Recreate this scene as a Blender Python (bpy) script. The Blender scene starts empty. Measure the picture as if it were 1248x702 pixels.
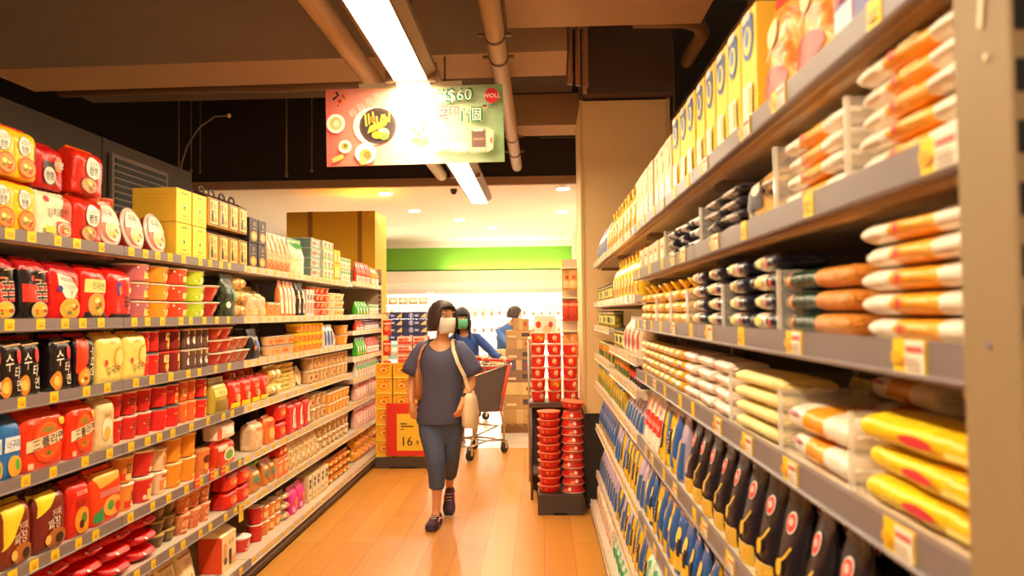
import bpy, bmesh, math, random
from mathutils import Vector, Matrix, noise, Euler
PI = math.pi
sin, cos = math.sin, math.cos
R = random.Random(7)
SC = bpy.context.scene
COL = SC.collection

# ------------------------------------------------------------------ camera
F = 870.0
VPU, VPV, ROLL, H = 660.0, 381.0, 0.0105, 1.53
def camera_axes():
    p = Vector((VPU - 624, 351 - VPV, -F)).normalized()
    z = Vector((-sin(ROLL), cos(ROLL), 0))
    z.z = -(z.x * p.x + z.y * p.y) / p.z
    z.normalize()
    x = p.cross(z)
    return Matrix((x, p, z))
CAM = camera_axes()
cd = bpy.data.cameras.new('camera')
cam = bpy.data.objects.new('camera', cd)
COL.objects.link(cam)
cam.matrix_world = Matrix.Translation((0, 0, H)) @ CAM.to_4x4()
cd.sensor_width = 36
cd.lens = F / 1248 * 36
cd.clip_start = 0.05
cd.dof.use_dof = True
cd.dof.focus_distance = 5.2
cd.dof.aperture_fstop = 3.6
SC.camera = cam

# ------------------------------------------------------------------ materials
MATS = {}
def lin(c):
    out = []
    for v in c[:3]:
        v = v / 255.0
        out.append(v / 12.92 if v <= 0.04045 else ((v + 0.055) / 1.055) ** 2.4)
    return (*out, 1)
def mat(c, rough=0.5, metal=0.0, bump=0.0, bscale=60.0, var=0.0, coat=0.0, spec=0.5):
    key = (tuple(c), rough, metal, bump, bscale, var, coat, spec)
    if key in MATS:
        return MATS[key]
    m = bpy.data.materials.new('paint_%d_%d_%d' % tuple(int(v) for v in c[:3]))
    m.use_nodes = True
    nt = m.node_tree
    b = nt.nodes['Principled BSDF']
    b.inputs['Base Color'].default_value = lin(c)
    b.inputs['Roughness'].default_value = rough
    b.inputs['Metallic'].default_value = metal
    b.inputs['Coat Weight'].default_value = coat
    b.inputs['Specular IOR Level'].default_value = spec
    if bump or var:
        tc = nt.nodes.new('ShaderNodeTexCoord')
        nz = nt.nodes.new('ShaderNodeTexNoise')
        nz.inputs['Scale'].default_value = bscale
        nz.inputs['Detail'].default_value = 3
        nt.links.new(tc.outputs['Object'], nz.inputs['Vector'])
        if bump:
            bp = nt.nodes.new('ShaderNodeBump')
            bp.inputs['Strength'].default_value = bump
            bp.inputs['Distance'].default_value = 0.01
            nt.links.new(nz.outputs['Fac'], bp.inputs['Height'])
            nt.links.new(bp.outputs['Normal'], b.inputs['Normal'])
        if var:
            mx = nt.nodes.new('ShaderNodeMix')
            mx.data_type = 'RGBA'
            l = lin(c)
            mx.inputs[6].default_value = tuple(v * (1 - var) for v in l[:3]) + (1,)
            mx.inputs[7].default_value = tuple(min(1, v * (1 + var)) for v in l[:3]) + (1,)
            nt.links.new(nz.outputs['Fac'], mx.inputs[0])
            nt.links.new(mx.outputs[2], b.inputs['Base Color'])
    MATS[key] = m
    return m
def film(c):            # glossy printed plastic film with crinkles
    return mat(c, 0.24, 0, 0.55, 30.0, 0.12)
def card(c):            # printed carton or cup
    return mat(c, 0.5, 0, 0, 60, 0)
def ink(c):
    return mat(c, 0.4)
def crumb(c, c2, scale=70):     # food seen through a clear film
    key = ('crumb', tuple(c), tuple(c2), scale)
    if key in MATS:
        return MATS[key]
    m = bpy.data.materials.new('food_%d_%d_%d' % tuple(c))
    m.use_nodes = True
    nt = m.node_tree
    b = nt.nodes['Principled BSDF']
    tc = nt.nodes.new('ShaderNodeTexCoord')
    v = nt.nodes.new('ShaderNodeTexNoise')
    v.inputs['Scale'].default_value = scale
    v.inputs['Detail'].default_value = 4
    v.inputs['Distortion'].default_value = 1.5
    r = nt.nodes.new('ShaderNodeValToRGB')
    r.color_ramp.elements[0].position = 0.38
    r.color_ramp.elements[0].color = lin(c2)
    r.color_ramp.elements[1].position = 0.6
    r.color_ramp.elements[1].color = lin(c)
    nt.links.new(tc.outputs['Object'], v.inputs['Vector'])
    nt.links.new(v.outputs['Fac'], r.inputs[0])
    nt.links.new(r.outputs[0], b.inputs['Base Color'])
    bp = nt.nodes.new('ShaderNodeBump')
    bp.inputs['Strength'].default_value = 0.4
    bp.inputs['Distance'].default_value = 0.01
    nt.links.new(v.outputs['Fac'], bp.inputs['Height'])
    nt.links.new(bp.outputs['Normal'], b.inputs['Normal'])
    b.inputs['Roughness'].default_value = 0.25
    MATS[key] = m
    return m
def emit(c, s):
    key = ('e', tuple(c), s)
    if key not in MATS:
        m = bpy.data.materials.new('lamp_glow')
        m.use_nodes = True
        b = m.node_tree.nodes['Principled BSDF']
        b.inputs['Base Color'].default_value = (1, 1, 1, 1)
        b.inputs['Emission Color'].default_value = (*c, 1)
        b.inputs['Emission Strength'].default_value = s
        MATS[key] = m
    return MATS[key]
def clear(c=(235, 235, 230), alpha=0.25):
    key = ('clear', tuple(c), alpha)
    if key not in MATS:
        m = bpy.data.materials.new('clear_plastic')
        m.use_nodes = True
        b = m.node_tree.nodes['Principled BSDF']
        b.inputs['Base Color'].default_value = lin(c)
        b.inputs['Roughness'].default_value = 0.12
        b.inputs['Alpha'].default_value = alpha
        MATS[key] = m
    return MATS[key]

# ------------------------------------------------------------------ mesh builder
class MB:
    def __init__(s):
        s.v, s.f, s.m, s.sm, s.mats = [], [], [], [], []
    def mi(s, m):
        if m not in s.mats:
            s.mats.append(m)
        return s.mats.index(m)
    def add(s, vs, fs, m, smooth=False, M=None):
        b = len(s.v)
        k = s.mi(m)
        for v in vs:
            s.v.append(tuple(M @ Vector(v)) if M is not None else tuple(v))
        for f in fs:
            s.f.append(tuple(b + i for i in f))
            s.m.append(k)
            s.sm.append(smooth)
    def box(s, x0, y0, z0, x1, y1, z1, m, bev=0.0, M=None):
        if bev > 0:
            bm = bmesh.new()
            bmesh.ops.create_cube(bm, size=1)
            for v in bm.verts:
                v.co = Vector(((x0 + x1) / 2 + v.co.x * (x1 - x0), (y0 + y1) / 2 + v.co.y * (y1 - y0), (z0 + z1) / 2 + v.co.z * (z1 - z0)))
            bmesh.ops.bevel(bm, geom=bm.edges[:], offset=bev, segments=2, affect='EDGES', profile=0.6)
            bm.verts.index_update()
            s.add([v.co.copy() for v in bm.verts], [[v.index for v in f.verts] for f in bm.faces], m, False, M)
            bm.free()
            return
        vs = [(x0, y0, z0), (x1, y0, z0), (x1, y1, z0), (x0, y1, z0), (x0, y0, z1), (x1, y0, z1), (x1, y1, z1), (x0, y1, z1)]
        fs = [(0, 3, 2, 1), (4, 5, 6, 7), (0, 1, 5, 4), (1, 2, 6, 5), (2, 3, 7, 6), (3, 0, 4, 7)]
        s.add(vs, fs, m, False, M)
    def loft(s, rings, ms, cap0=True, cap1=True, smooth=True, M=None):
        n = len(rings[0])
        vs = [p for r in rings for p in r]
        if not isinstance(ms, list):
            ms = [ms] * (len(rings) - 1)
        b = len(s.v)
        for v in vs:
            s.v.append(tuple(M @ Vector(v)) if M is not None else tuple(v))
        for i in range(len(rings) - 1):
            k = s.mi(ms[i])
            for j in range(n):
                s.f.append((b + i * n + j, b + i * n + (j + 1) % n, b + (i + 1) * n + (j + 1) % n, b + (i + 1) * n + j))
                s.m.append(k)
                s.sm.append(smooth)
        if cap0:
            s.f.append(tuple(b + j for j in reversed(range(n))))
            s.m.append(s.mi(ms[0]))
            s.sm.append(False)
        if cap1:
            s.f.append(tuple(b + (len(rings) - 1) * n + j for j in range(n)))
            s.m.append(s.mi(ms[-1]))
            s.sm.append(False)
    def lathe(s, prof, ms, n=20, M=None, cap0=True, cap1=True, p=2.0):
        rings = []
        for r, z in prof:
            ring = []
            for j in range(n):
                a = 2 * PI * j / n
                c, d = cos(a), sin(a)
                if p != 2.0:
                    k = (abs(c) ** p + abs(d) ** p) ** (-1 / p)
                    c, d = c * k, d * k
                ring.append((r * c, r * d, z))
            rings.append(ring)
        s.loft(rings, ms, cap0, cap1, True, M)
    def tube(s, pts, r, m, n=8, M=None, up=None):
        pts = [Vector(p) for p in pts]
        rs = r if isinstance(r, (list, tuple)) else [r] * len(pts)
        rings = []
        prev = None
        for i, p in enumerate(pts):
            if i == 0:
                t = pts[1] - p
            elif i == len(pts) - 1:
                t = p - pts[i - 1]
            else:
                t = (pts[i + 1] - p).normalized() + (p - pts[i - 1]).normalized()
            t.normalize()
            if prev is None:
                a = Vector((0, 0, 1)) if abs(t.z) < 0.9 else Vector((1, 0, 0))
                u = t.cross(a).normalized()
            else:
                u = (prev - t * prev.dot(t)).normalized()
            prev = u
            w = t.cross(u)
            rr = rs[i] if isinstance(rs[i], (tuple, list)) else (rs[i], rs[i])
            rings.append([p + u * (rr[0] * cos(2 * PI * j / n)) + w * (rr[1] * sin(2 * PI * j / n)) for j in range(n)])
        s.loft(rings, m, True, True, True, M)
    def ball(s, c, r, m, nu=14, nv=9, M=None):
        r = r if isinstance(r, (tuple, list)) else (r, r, r)
        rings = []
        for i in range(nv + 1):
            a = -PI / 2 + PI * (i + 0.001) / (nv + 0.002)
            rings.append([(c[0] + r[0] * cos(a) * cos(2 * PI * j / nu), c[1] + r[1] * cos(a) * sin(2 * PI * j / nu), c[2] + r[2] * sin(a)) for j in range(nu)])
        s.loft(rings, m, True, True, True, M)
    def mesh(s, name):
        me = bpy.data.meshes.new(name)
        me.from_pydata(s.v, [], s.f)
        for m in s.mats:
            me.materials.append(m)
        me.polygons.foreach_set('material_index', s.m)
        me.polygons.foreach_set('use_smooth', s.sm)
        me.update()
        return me
    def obj(s, name, parent=None):
        o = bpy.data.objects.new(name, s.mesh(name))
        COL.objects.link(o)
        if parent:
            o.parent = parent
        return o
def tag(o, label=None, cat=None, group=None, kind=None):
    if label:
        o['label'] = label
    if cat:
        o['category'] = cat
    if group:
        o['group'] = group
    if kind:
        o['kind'] = kind
    return o
def empty(name, loc=(0, 0, 0), rz=0):
    o = bpy.data.objects.new(name, None)
    COL.objects.link(o)
    o.location = loc
    o.rotation_euler = (0, 0, rz)
    return o
def structure(name, mb):
    o = mb.obj(name)
    o['kind'] = 'structure'
    return o

# ------------------------------------------------------------------ lettering
TXT = {}
def text_tris(t):
    if t in TXT:
        return TXT[t]
    cu = bpy.data.curves.new('lettering', 'FONT')
    cu.body = t
    cu.size = 1
    cu.resolution_u = 2
    cu.align_x = 'CENTER'
    o = bpy.data.objects.new('lettering', cu)
    COL.objects.link(o)
    dg = bpy.context.evaluated_depsgraph_get()
    dg.update()
    me = o.evaluated_get(dg).to_mesh()
    vs = [v.co.copy() for v in me.vertices]
    fs = [tuple(p.vertices) for p in me.polygons]
    o.evaluated_get(dg).to_mesh_clear()
    COL.objects.unlink(o)
    bpy.data.objects.remove(o)
    if not vs:
        vs, fs = [Vector((0, 0, 0)), Vector((1, 0, 0)), Vector((0, 1, 0))], [(0, 1, 2)]
    lo = Vector((min(v.x for v in vs), min(v.y for v in vs), 0))
    hi = Vector((max(v.x for v in vs), max(v.y for v in vs), 0))
    c = (lo + hi) / 2
    hh = max(hi.y - lo.y, 1e-4)
    TXT[t] = ([((v.x - c.x) / hh, (v.y - c.y) / hh) for v in vs], fs)
    return TXT[t]

def split_tris(vs, fs, lim):
    vs = list(vs)
    out, todo = [], []
    for f in fs:
        for k in range(1, len(f) - 1):
            todo.append((f[0], f[k], f[k + 1]))
    while todo:
        a, b, c = todo.pop()
        def ln(p, q):
            return math.hypot(vs[p][0] - vs[q][0], vs[p][1] - vs[q][1])
        m = max((ln(a, b), a, b, c), (ln(b, c), b, c, a), (ln(c, a), c, a, b))
        if m[0] <= lim or len(out) > 3000:
            out.append((a, b, c))
            continue
        _, p, q, r = m
        vs.append(((vs[p][0] + vs[q][0]) / 2, (vs[p][1] + vs[q][1]) / 2))
        i = len(vs) - 1
        todo += [(p, i, r), (i, q, r)]
    return vs, out
# decals follow the surface given by fm(x, z, eps); sizes are fractions of w and h
def decals(mb, fm, w, h, lst):
    for i, d in enumerate(lst):
        e = 0.0020 + 0.0006 * i
        k = d[0]
        if k == 'rect':
            _, s0, t0, s1, t1, c = d
            nu, nv = 14, 8
            vs = [fm(w * (s0 + (s1 - s0) * a / nu), h * (t0 + (t1 - t0) * b / nv), e) for b in range(nv + 1) for a in range(nu + 1)]
            fs = [(b * (nu + 1) + a, b * (nu + 1) + a + 1, (b + 1) * (nu + 1) + a + 1, (b + 1) * (nu + 1) + a) for b in range(nv) for a in range(nu)]
            mb.add(vs, fs, ink(c) if not isinstance(c, bpy.types.Material) else c, True)
        elif k == 'ell':
            _, s, t, rs, rt, c = d
            n = 18
            vs = [fm(w * s, h * t, e)]
            fs = []
            for q, f in enumerate((0.5, 1.0)):
                vs += [fm(w * (s + rs * f * cos(2 * PI * j / n)), h * (t + rt * f * sin(2 * PI * j / n)), e) for j in range(n)]
            for j in range(n):
                fs.append((0, 1 + j, 1 + (j + 1) % n))
                fs.append((1 + j, 1 + n + j, 1 + n + (j + 1) % n, 1 + (j + 1) % n))
            mb.add(vs, fs, ink(c) if not isinstance(c, bpy.types.Material) else c, True)
        elif k == 'text':
            _, t_, s, t, ht, c = d[:6]
            rot = d[6] if len(d) > 6 else 0.0
            sx = d[7] if len(d) > 7 else 1.0
            vs, fs = text_tris(t_)
            hh = ht * h
            lim = .012 / max(hh, .01)
            if hh > .012:
                vs, fs = split_tris(vs, fs, lim)
            out = []
            for x, y in vs:
                x, y = x * hh * sx, y * hh
                out.append(fm(w * s + x * cos(rot) - y * sin(rot), h * t + x * sin(rot) + y * cos(rot), e + 0.0008))
            mb.add(out, fs, ink(c), True)
        elif k == 'poly':
            _, pts, c = d
            q = []
            for (a, b), (a2, b2) in zip(pts, pts[1:] + pts[:1]):
                q += [(a + (a2 - a) * k_ / 6, b + (b2 - b) * k_ / 6) for k_ in range(6)]
            n = len(q)
            ca, cb = sum(p[0] for p in q) / n, sum(p[1] for p in q) / n
            vs = [fm(w * ca, h * cb, e)]
            for f_ in (.25, .5, .75, 1):
                vs += [fm(w * (ca + (a - ca) * f_), h * (cb + (b - cb) * f_), e) for a, b in q]
            fs = [(0, 1 + j, 1 + (j + 1) % n) for j in range(n)]
            for r_ in range(3):
                o_ = 1 + r_ * n
                fs += [(o_ + j, o_ + n + j, o_ + n + (j + 1) % n, o_ + (j + 1) % n) for j in range(n)]
            mb.add(vs, fs, ink(c), True)
        elif k == 'line':
            _, pts, th, c = d
            P = [Vector((w * a, h * b)) for a, b in pts]
            vs, fs = [], []
            for j, p in enumerate(P):
                a, b = P[max(0, j - 1)], P[min(len(P) - 1, j + 1)]
                t = (b - a).normalized()
                nrm = Vector((-t.y, t.x)) * th * h * 0.5
                vs += [fm(p.x + nrm.x, p.y + nrm.y, e), fm(p.x - nrm.x, p.y - nrm.y, e)]
            for j in range(len(P) - 1):
                fs.append((2 * j, 2 * j + 1, 2 * j + 3, 2 * j + 2))
            mb.add(vs, fs, ink(c), True)
def dish(s, t, rs, rt, rim=(60, 30, 20), food=(240, 150, 50), seed=1):
    q = random.Random(seed)
    out = [('ell', s, t, rs, rt, rim), ('ell', s, t, rs * .86, rt * .84, food)]
    cols = [(250, 205, 90), (215, 60, 25), (90, 130, 40), (255, 225, 150), (170, 70, 20)]
    for k in range(6):
        a, r = q.uniform(0, 6.28), q.uniform(.15, .6)
        out.append(('ell', s + rs * r * cos(a), t + rt * r * sin(a), rs * q.uniform(.14, .3), rt * q.uniform(.1, .22), cols[k % 5]))
    return out

# ------------------------------------------------------------------ product shapes (base at z=0, front towards -y)
def prof(stations, t):
    for (t0, a), (t1, b) in zip(stations, stations[1:]):
        if t <= t1:
            f = (t - t0) / max(1e-6, t1 - t0)
            return a + (b - a) * f
    return stations[-1][1]
STYLE = {
    'block': ([(0, .93), (.05, 1), (.85, 1), (.95, .97), (1, .9)], [(0, .86), (.06, 1), (.8, 1), (.92, .86), (.98, .6), (1, .5)], 5.5),
    'pinch': ([(0, .94), (.06, 1), (.8, 1), (1, .98)], [(0, .85), (.08, 1), (.55, .95), (.8, .6), (.93, .15), (1, .06)], 3.2),
    'pouch': ([(0, .97), (.1, 1), (.8, .98), (1, .9)], [(0, 1), (.12, 1), (.5, .75), (.78, .35), (.9, .1), (1, .05)], 2.8),
    'pillow': ([(0, .98), (.1, .98), (.9, .98), (1, .98)], [(0, .05), (.07, .16), (.2, .75), (.5, 1), (.8, .75), (.93, .16), (1, .05)], 2.6),
    'tied': ([(0, .9), (.06, 1), (.6, 1), (.75, .6), (.82, .22), (.9, .3), (1, .5)], [(0, .9), (.08, 1), (.55, 1), (.72, .6), (.82, .22), (.9, .22), (1, .3)], 3.0),
}
def bag(w, h, d, body, style='block', dec=(), bands=None, seed=0, crinkle=0.0055, seal=True, sealcol=None):
    sxs, sys_, n = STYLE[style]
    mb = MB()
    ts = sorted(set([0, .03, .07, .12, .18, .24, .3, .36, .42, .48, .54, .6, .66, .72, .78, .82, .86, .9, .94, .975, 1] + ([b[0] for b in bands] if bands else [])))
    ts = [t for t in ts if 0 <= t <= 1]
    N = 40
    def wob(x, z):
        return crinkle * noise.noise(Vector((x * 12 + seed * 3.7, z * 12, seed * 1.3)))
    def pt(a, t):
        c, s = cos(a), sin(a)
        k = (abs(c) ** n + abs(s) ** n) ** (-1 / n)
        sx, sy = prof(sxs, t), prof(sys_, t)
        x = w / 2 * sx * c * k
        y = d / 2 * sy * s * k
        y += (wob(x, t * h) if s < 0 else -wob(x, t * h)) * min(1, sy * 2) * min(1, abs(s) * 2)
        z = t * h
        if t > .9:
            z += 0.35 * wob(x * 1.3, 5)
        return (x, y, z)
    rings = [[pt(2 * PI * j / N, t) for j in range(N)] for t in ts]
    ms = []
    for t0, t1 in zip(ts, ts[1:]):
        m = body
        if bands:
            for b0, bm_ in bands:
                if (t0 + t1) / 2 >= b0:
                    m = bm_
        ms.append(m)
    mb.loft(rings, ms)
    def fm(x, z, e):
        t = max(0, min(1, z / h))
        sx, sy = prof(sxs, t), prof(sys_, t)
        u = max(-.999, min(.999, x / (w / 2 * sx)))
        y = -d / 2 * sy * (1 - abs(u) ** n) ** (1 / n)
        y += wob(x, z) * min(1, sy * 2)
        return (x, y - e - .0006, z)
    decals(mb, fm, w, h, dec)
    parts = [(None, mb.mesh('wrapper'))]
    if seal:
        sm = MB()
        sc = sealcol or body
        zz = h * .985
        half = w / 2 * prof(sxs, 1) * .98
        k = 14
        ring = []
        for j in range(k + 1):
            x = -half + 2 * half * j / k
            ring.append((x, wob(x, 1) * .5))
        vs, fs = [], []
        th = d / 2 * prof(sys_, 1) * .4 + .0015
        for j, (x, y) in enumerate(ring):
            zt = h + .012 + (.003 if j % 2 else 0)
            vs += [(x, y - th, zz), (x, y - .001, zt), (x, y + .001, zt), (x, y + th, zz)]
        for j in range(k):
            a = 4 * j
            fs += [(a, a + 4, a + 5, a + 1), (a + 1, a + 5, a + 6, a + 2), (a + 2, a + 6, a + 7, a + 3), (a + 3, a + 7, a + 4, a)]
        fs += [(0, 1, 2, 3), (4 * k + 3, 4 * k + 2, 4 * k + 1, 4 * k)]
        sm.add(vs, fs, sc)
        parts.append(('crimped_seal', sm.mesh('crimped_seal')))
    return dict(w=w, h=h + (.016 if seal else .003), d=d, parts=parts)
def cup(h, r0, r1, body, dec=(), bands=None, lid=(245, 240, 230), p=2.0, liddec=(), domed=.003, n=24, lidmat=None):
    mb = MB()
    ts = [0, .03, .12] + ([b[0] for b in bands] if bands else []) + [.25, .5, .75, .9, .97, 1]
    ts = sorted(set(ts))
    hh = h - .006
    ms = []
    for t0, t1 in zip(ts, ts[1:]):
        m = body
        if bands:
            for b0, bm_ in bands:
                if (t0 + t1) / 2 >= b0:
                    m = bm_
        ms.append(m)
    def rad(t):
        return r0 + (r1 - r0) * t - (.003 if t < .02 else 0)
    mb.lathe([(rad(t), t * hh) for t in ts], ms, n, p=p)
    def fm(x, z, e):
        t = max(0, min(1, z / h))
        r = rad(t) + e
        a = x / r1 - PI / 2
        c, s = cos(a), sin(a)
        k = (abs(c) ** p + abs(s) ** p) ** (-1 / p) if p != 2 else 1
        return (r * c * k, r * s * k, z)
    decals(mb, fm, r1 * 2, h, dec)
    lm = MB()
    lc = lidmat or card(lid)
    lm.lathe([(r1 - .002, hh - .003), (r1 + .003, hh - .003), (r1 + .0035, hh + .001), (r1 + .001, hh + .003), (r1 * .9, hh + .003), (r1 * .84, hh + .0025), (r1 * .4, hh + .0025 + domed), (.002, hh + .0025 + domed)], lc, n, p=p)
    if liddec:
        def fl(x, z, e):
            return (x, z, hh + .004 + domed + e)
        decals(lm, lambda x, z, e: (x, z - r1, hh + .0042 + domed + e), r1 * 2, r1 * 2, liddec)
    return dict(w=2 * r1 + .007, h=h + max(0, domed), d=2 * r1 + .007, round=(p == 2.0), parts=[(None, mb.mesh('tub')), ('lid', lm.mesh('lid'))])
def carton(w, h, d, front, side=None, dec=(), top=None, flap=True, sidedec=(), bev=.002):
    mb = MB()
    sd = side or front
    mb.box(-w / 2, -d / 2, 0, w / 2, d / 2, h, sd, bev)
    mb.add([(-w / 2 + bev, -d / 2 - .0004, bev), (w / 2 - bev, -d / 2 - .0004, bev), (w / 2 - bev, -d / 2 - .0004, h - bev), (-w / 2 + bev, -d / 2 - .0004, h - bev)], [(0, 1, 2, 3)], front)
    if top:
        mb.add([(-w / 2 + bev, -d / 2 + bev, h + .0004), (w / 2 - bev, -d / 2 + bev, h + .0004), (w / 2 - bev, d / 2 - bev, h + .0004), (-w / 2 + bev, d / 2 - bev, h + .0004)], [(0, 1, 2, 3)], top)
    decals(mb, lambda x, z, e: (x, -d / 2 - e, z), w, h, dec)
    for sg in (-1, 1):
        decals(mb, lambda x, z, e, sg=sg: (sg * (w / 2 + e), x * sg, z), d, h, sidedec)
    parts = [(None, mb.mesh('carton'))]
    if flap:
        fb = MB()
        fb.box(-w / 2 + .003, -d / 2 + .002, h, w / 2 - .003, 0, h + .0012, top or sd)
        parts.append(('lid_flap', fb.mesh('lid_flap')))
    return dict(w=w, h=h + .0025, d=d, parts=parts)
def longpack(w, h, d, bands, seed=0, dec=(), seal=True, tie=None):
    # lying packet: long side along x, cross-section in y-z
    mb = MB()
    e = .5
    stations = [(-.5, .34, .86), (-.492, .6, .93), (-.47, .84, .98), (-.44, .96, 1), (-.38, 1, 1), (-.28, 1, 1), (-.2, 1, 1), (-.1, 1, 1), (0, 1, 1), (.1, 1, 1), (.2, 1, 1), (.28, 1, 1), (.38, 1, 1), (.44, .96, 1), (.47, .84, .98), (.492, .6, .93), (.5, .34, .86)]
    xs = sorted(set([s[0] for s in stations] + [b[0] for b in bands if -.5 < b[0] < .5]))
    def hs(x):
        return prof([(s[0], s[1]) for s in stations], x)
    def ds(x):
        return prof([(s[0], s[2]) for s in stations], x)
    N, n = 18, 3.0
    def wob(x, a):
        return .0045 * noise.noise(Vector((x * 30 + seed * 5, a * 1.5, seed)))
    rings, ms = [], []
    for x in xs:
        ring = []
        for j in range(N):
            a = 2 * PI * j / N
            c, s = cos(a), sin(a)
            k = (abs(c) ** n + abs(s) ** n) ** (-1 / n)
            q = wob(x * w, a) * hs(x)
            ring.append((x * w, (d / 2 * ds(x) - abs(q)) * c * k, h / 2 + (h / 2 * hs(x) - abs(q) * .5) * s * k))
        rings.append(ring)
    for x0, x1 in zip(xs, xs[1:]):
        m = bands[0][1]
        for b0, bm_ in bands:
            if (x0 + x1) / 2 >= b0:
                m = bm_
        ms.append(m)
    mb.loft(rings, ms)
    def fm(x, z, e):
        u = max(-.999, min(.999, (z / h - .5) * 2 / max(.1, hs(x / w))))
        return (x, -d / 2 * (1 - abs(u) ** n) ** (1 / n) - e - .0008, z)
    decals(mb, fm, w, h, dec)
    parts = [(None, mb.mesh('wrapper'))]
    if seal:
        sm = MB()
        for sg in (-1, 1):
            k = 10
            vs, fs = [], []
            for j in range(k + 1):
                y = (-.45 + .9 * j / k) * d * .9
                z = h / 2 + .002 * sin(j * 1.7 + seed)
                xo = sg * (w / 2 + .009 + (.002 if j % 2 else 0))
                vs += [(sg * w * .485, y, z - h * .06), (xo, y, z), (sg * w * .485, y, z + h * .06)]
            for j in range(k):
                a = 3 * j
                fs += [(a, a + 1, a + 4, a + 3), (a + 1, a + 2, a + 5, a + 4)]
            sm.add(vs, fs, bands[0][1] if sg < 0 else bands[-1][1])
        parts.append(('crimped_seal', sm.mesh('crimped_seal')))
    if tie:
        tm = MB()
        tm.lathe([(.004, 0), (.006, .004), (.018, .02), (.026, .032), (.012, .03), (.002, .025)], tie, 10, Matrix.Translation((w * .40, -d * .1, h * .9)))
        parts.append(('twist_tie', tm.mesh('twist_tie')))
    return dict(w=w + (.024 if seal else 0), h=h, d=d, parts=parts)
def edge_bowl(r, dpt, body, lidm, dec):
    # noodle bowl standing on its rim, lid towards the aisle, leaning back
    M = Matrix.Translation((0, 0, r * 1.0)) @ Matrix.Rotation(math.radians(78), 4, 'X')
    mb = MB()
    mb.lathe([(r * .62, -dpt), (r * .72, -dpt * .9), (r * .9, -dpt * .3), (r * .96, 0)], body, 28, M)
    lm = MB()
    lm.lathe([(r * .95, -.002), (r, -.001), (r, .004), (r * .9, .006), (r * .5, .012), (.002, .014)], lidm, 28, M)
    def fm(x, z, e):
        y = z - r
        q = min(1, math.hypot(x, y) / r)
        zz = .0165 - .010 * q * q if q < .92 else .008
        return tuple(M @ Vector((x, y, zz + e)))
    decals(lm, fm, 2 * r, 2 * r, dec)
    # settle on the shelf
    lo = min(min(v[2] for v in mb.v), min(v[2] for v in lm.v))
    mb.v = [(a, b, c - lo) for a, b, c in mb.v]
    lm.v = [(a, b, c - lo) for a, b, c in lm.v]
    return dict(w=2 * r, h=2 * r, d=dpt * 1.6, parts=[(None, mb.mesh('bowl')), ('lid', lm.mesh('lid'))])
def gift_box(w, h, d, front, side, trim, dec, handle=True):
    k = carton(w, h, d, front, side, dec, flap=False)
    hm = MB()
    # folded gable top with a carrying grip
    vs = [(-w / 2, -d / 2, h), (w / 2, -d / 2, h), (w / 2, d / 2, h), (-w / 2, d / 2, h), (-w / 2, -.004, h + .035), (w / 2, -.004, h + .035), (w / 2, .004, h + .035), (-w / 2, .004, h + .035)]
    hm.add(vs, [(0, 1, 5, 4), (2, 3, 7, 6), (1, 2, 6, 5), (3, 0, 4, 7), (4, 5, 6, 7), (0, 3, 2, 1)], trim)
    if handle:
        hm.tube([(-w * .28, 0, h + .034), (-w * .28, 0, h + .05), (-w * .15, 0, h + .062), (w * .15, 0, h + .062), (w * .28, 0, h + .05), (w * .28, 0, h + .034)], [(.004, .009)] * 6, trim, 6)
    k['parts'].append(('gable_top', hm.mesh('gable_top')))
    k['h'] = h + (.074 if handle else .04)
    return k
def tray_stack_unit(w, h, d, col, dec=()):
    mb = MB()
    mb.loft([[(sx * w * .46, sy * d * .46, 0) for sx, sy in ((-1, -1), (1, -1), (1, 1), (-1, 1))], [(sx * w * .5, sy * d * .5, h) for sx, sy in ((-1, -1), (1, -1), (1, 1), (-1, 1))]], col, smooth=False)
    decals(mb, lambda x, z, e: (x, -d * (.46 + .04 * z / h) - e, z), w * .94, h, dec)
    lm = MB()
    lm.box(-w * .505, -d * .505, h - .004, w * .505, d * .505, h + .002, clear((240, 235, 225), .8))
    return dict(w=w * 1.01, h=h + .003, d=d * 1.01, parts=[(None, mb.mesh('tray')), ('lid', lm.mesh('lid'))])

# ------------------------------------------------------------------ placing products
ORD = ['', 'first', 'second', 'third', 'fourth', 'fifth', 'sixth', 'seventh', 'eighth', 'ninth', 'tenth', 'eleventh', 'twelfth', 'thirteenth', 'fourteenth', 'fifteenth', 'sixteenth']
LABELS = {}
def put(kind, loc, rz, name, label, cat, group=None, scale=(1, 1, 1), tilt=(0, 0)):
    root = None
    if label in LABELS:
        LABELS[label] += 1
    LABELS.setdefault(label, 1)
    for pn, me in kind['parts']:
        if root is None:
            root = bpy.data.objects.new(name, me)
            COL.objects.link(root)
            root.location = loc
            root.rotation_euler = (tilt[0], tilt[1], rz)
            root.scale = scale
            root['label'] = label
            root['category'] = cat
            if group:
                root['group'] = group
        else:
            c = bpy.data.objects.new(pn, me)
            COL.objects.link(c)
            c.parent = root
    return root
LZ = [None, 1.820, 1.522, 1.262, .998, .703, .447, .125]
LF = -1.735            # front edge of the noodle shelves
RF = 0.40              # front edge of the pasta shelves
RZ = [None, 1.893, 1.698, 1.490, 1.281, 1.000, .680, .330, .115]
def YL(px):
    return 1.75 * F / (660 - px)
def YR(px):
    return .415 * F / (px - 660)
def levelword(k, st):
    if st == 1:
        return ''
    if k == st - 1:
        return 'topmost'
    if k == 0:
        return 'bottom'
    if st == 3:
        return 'middle'
    return ORD[k + 1] + ' up'
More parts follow.
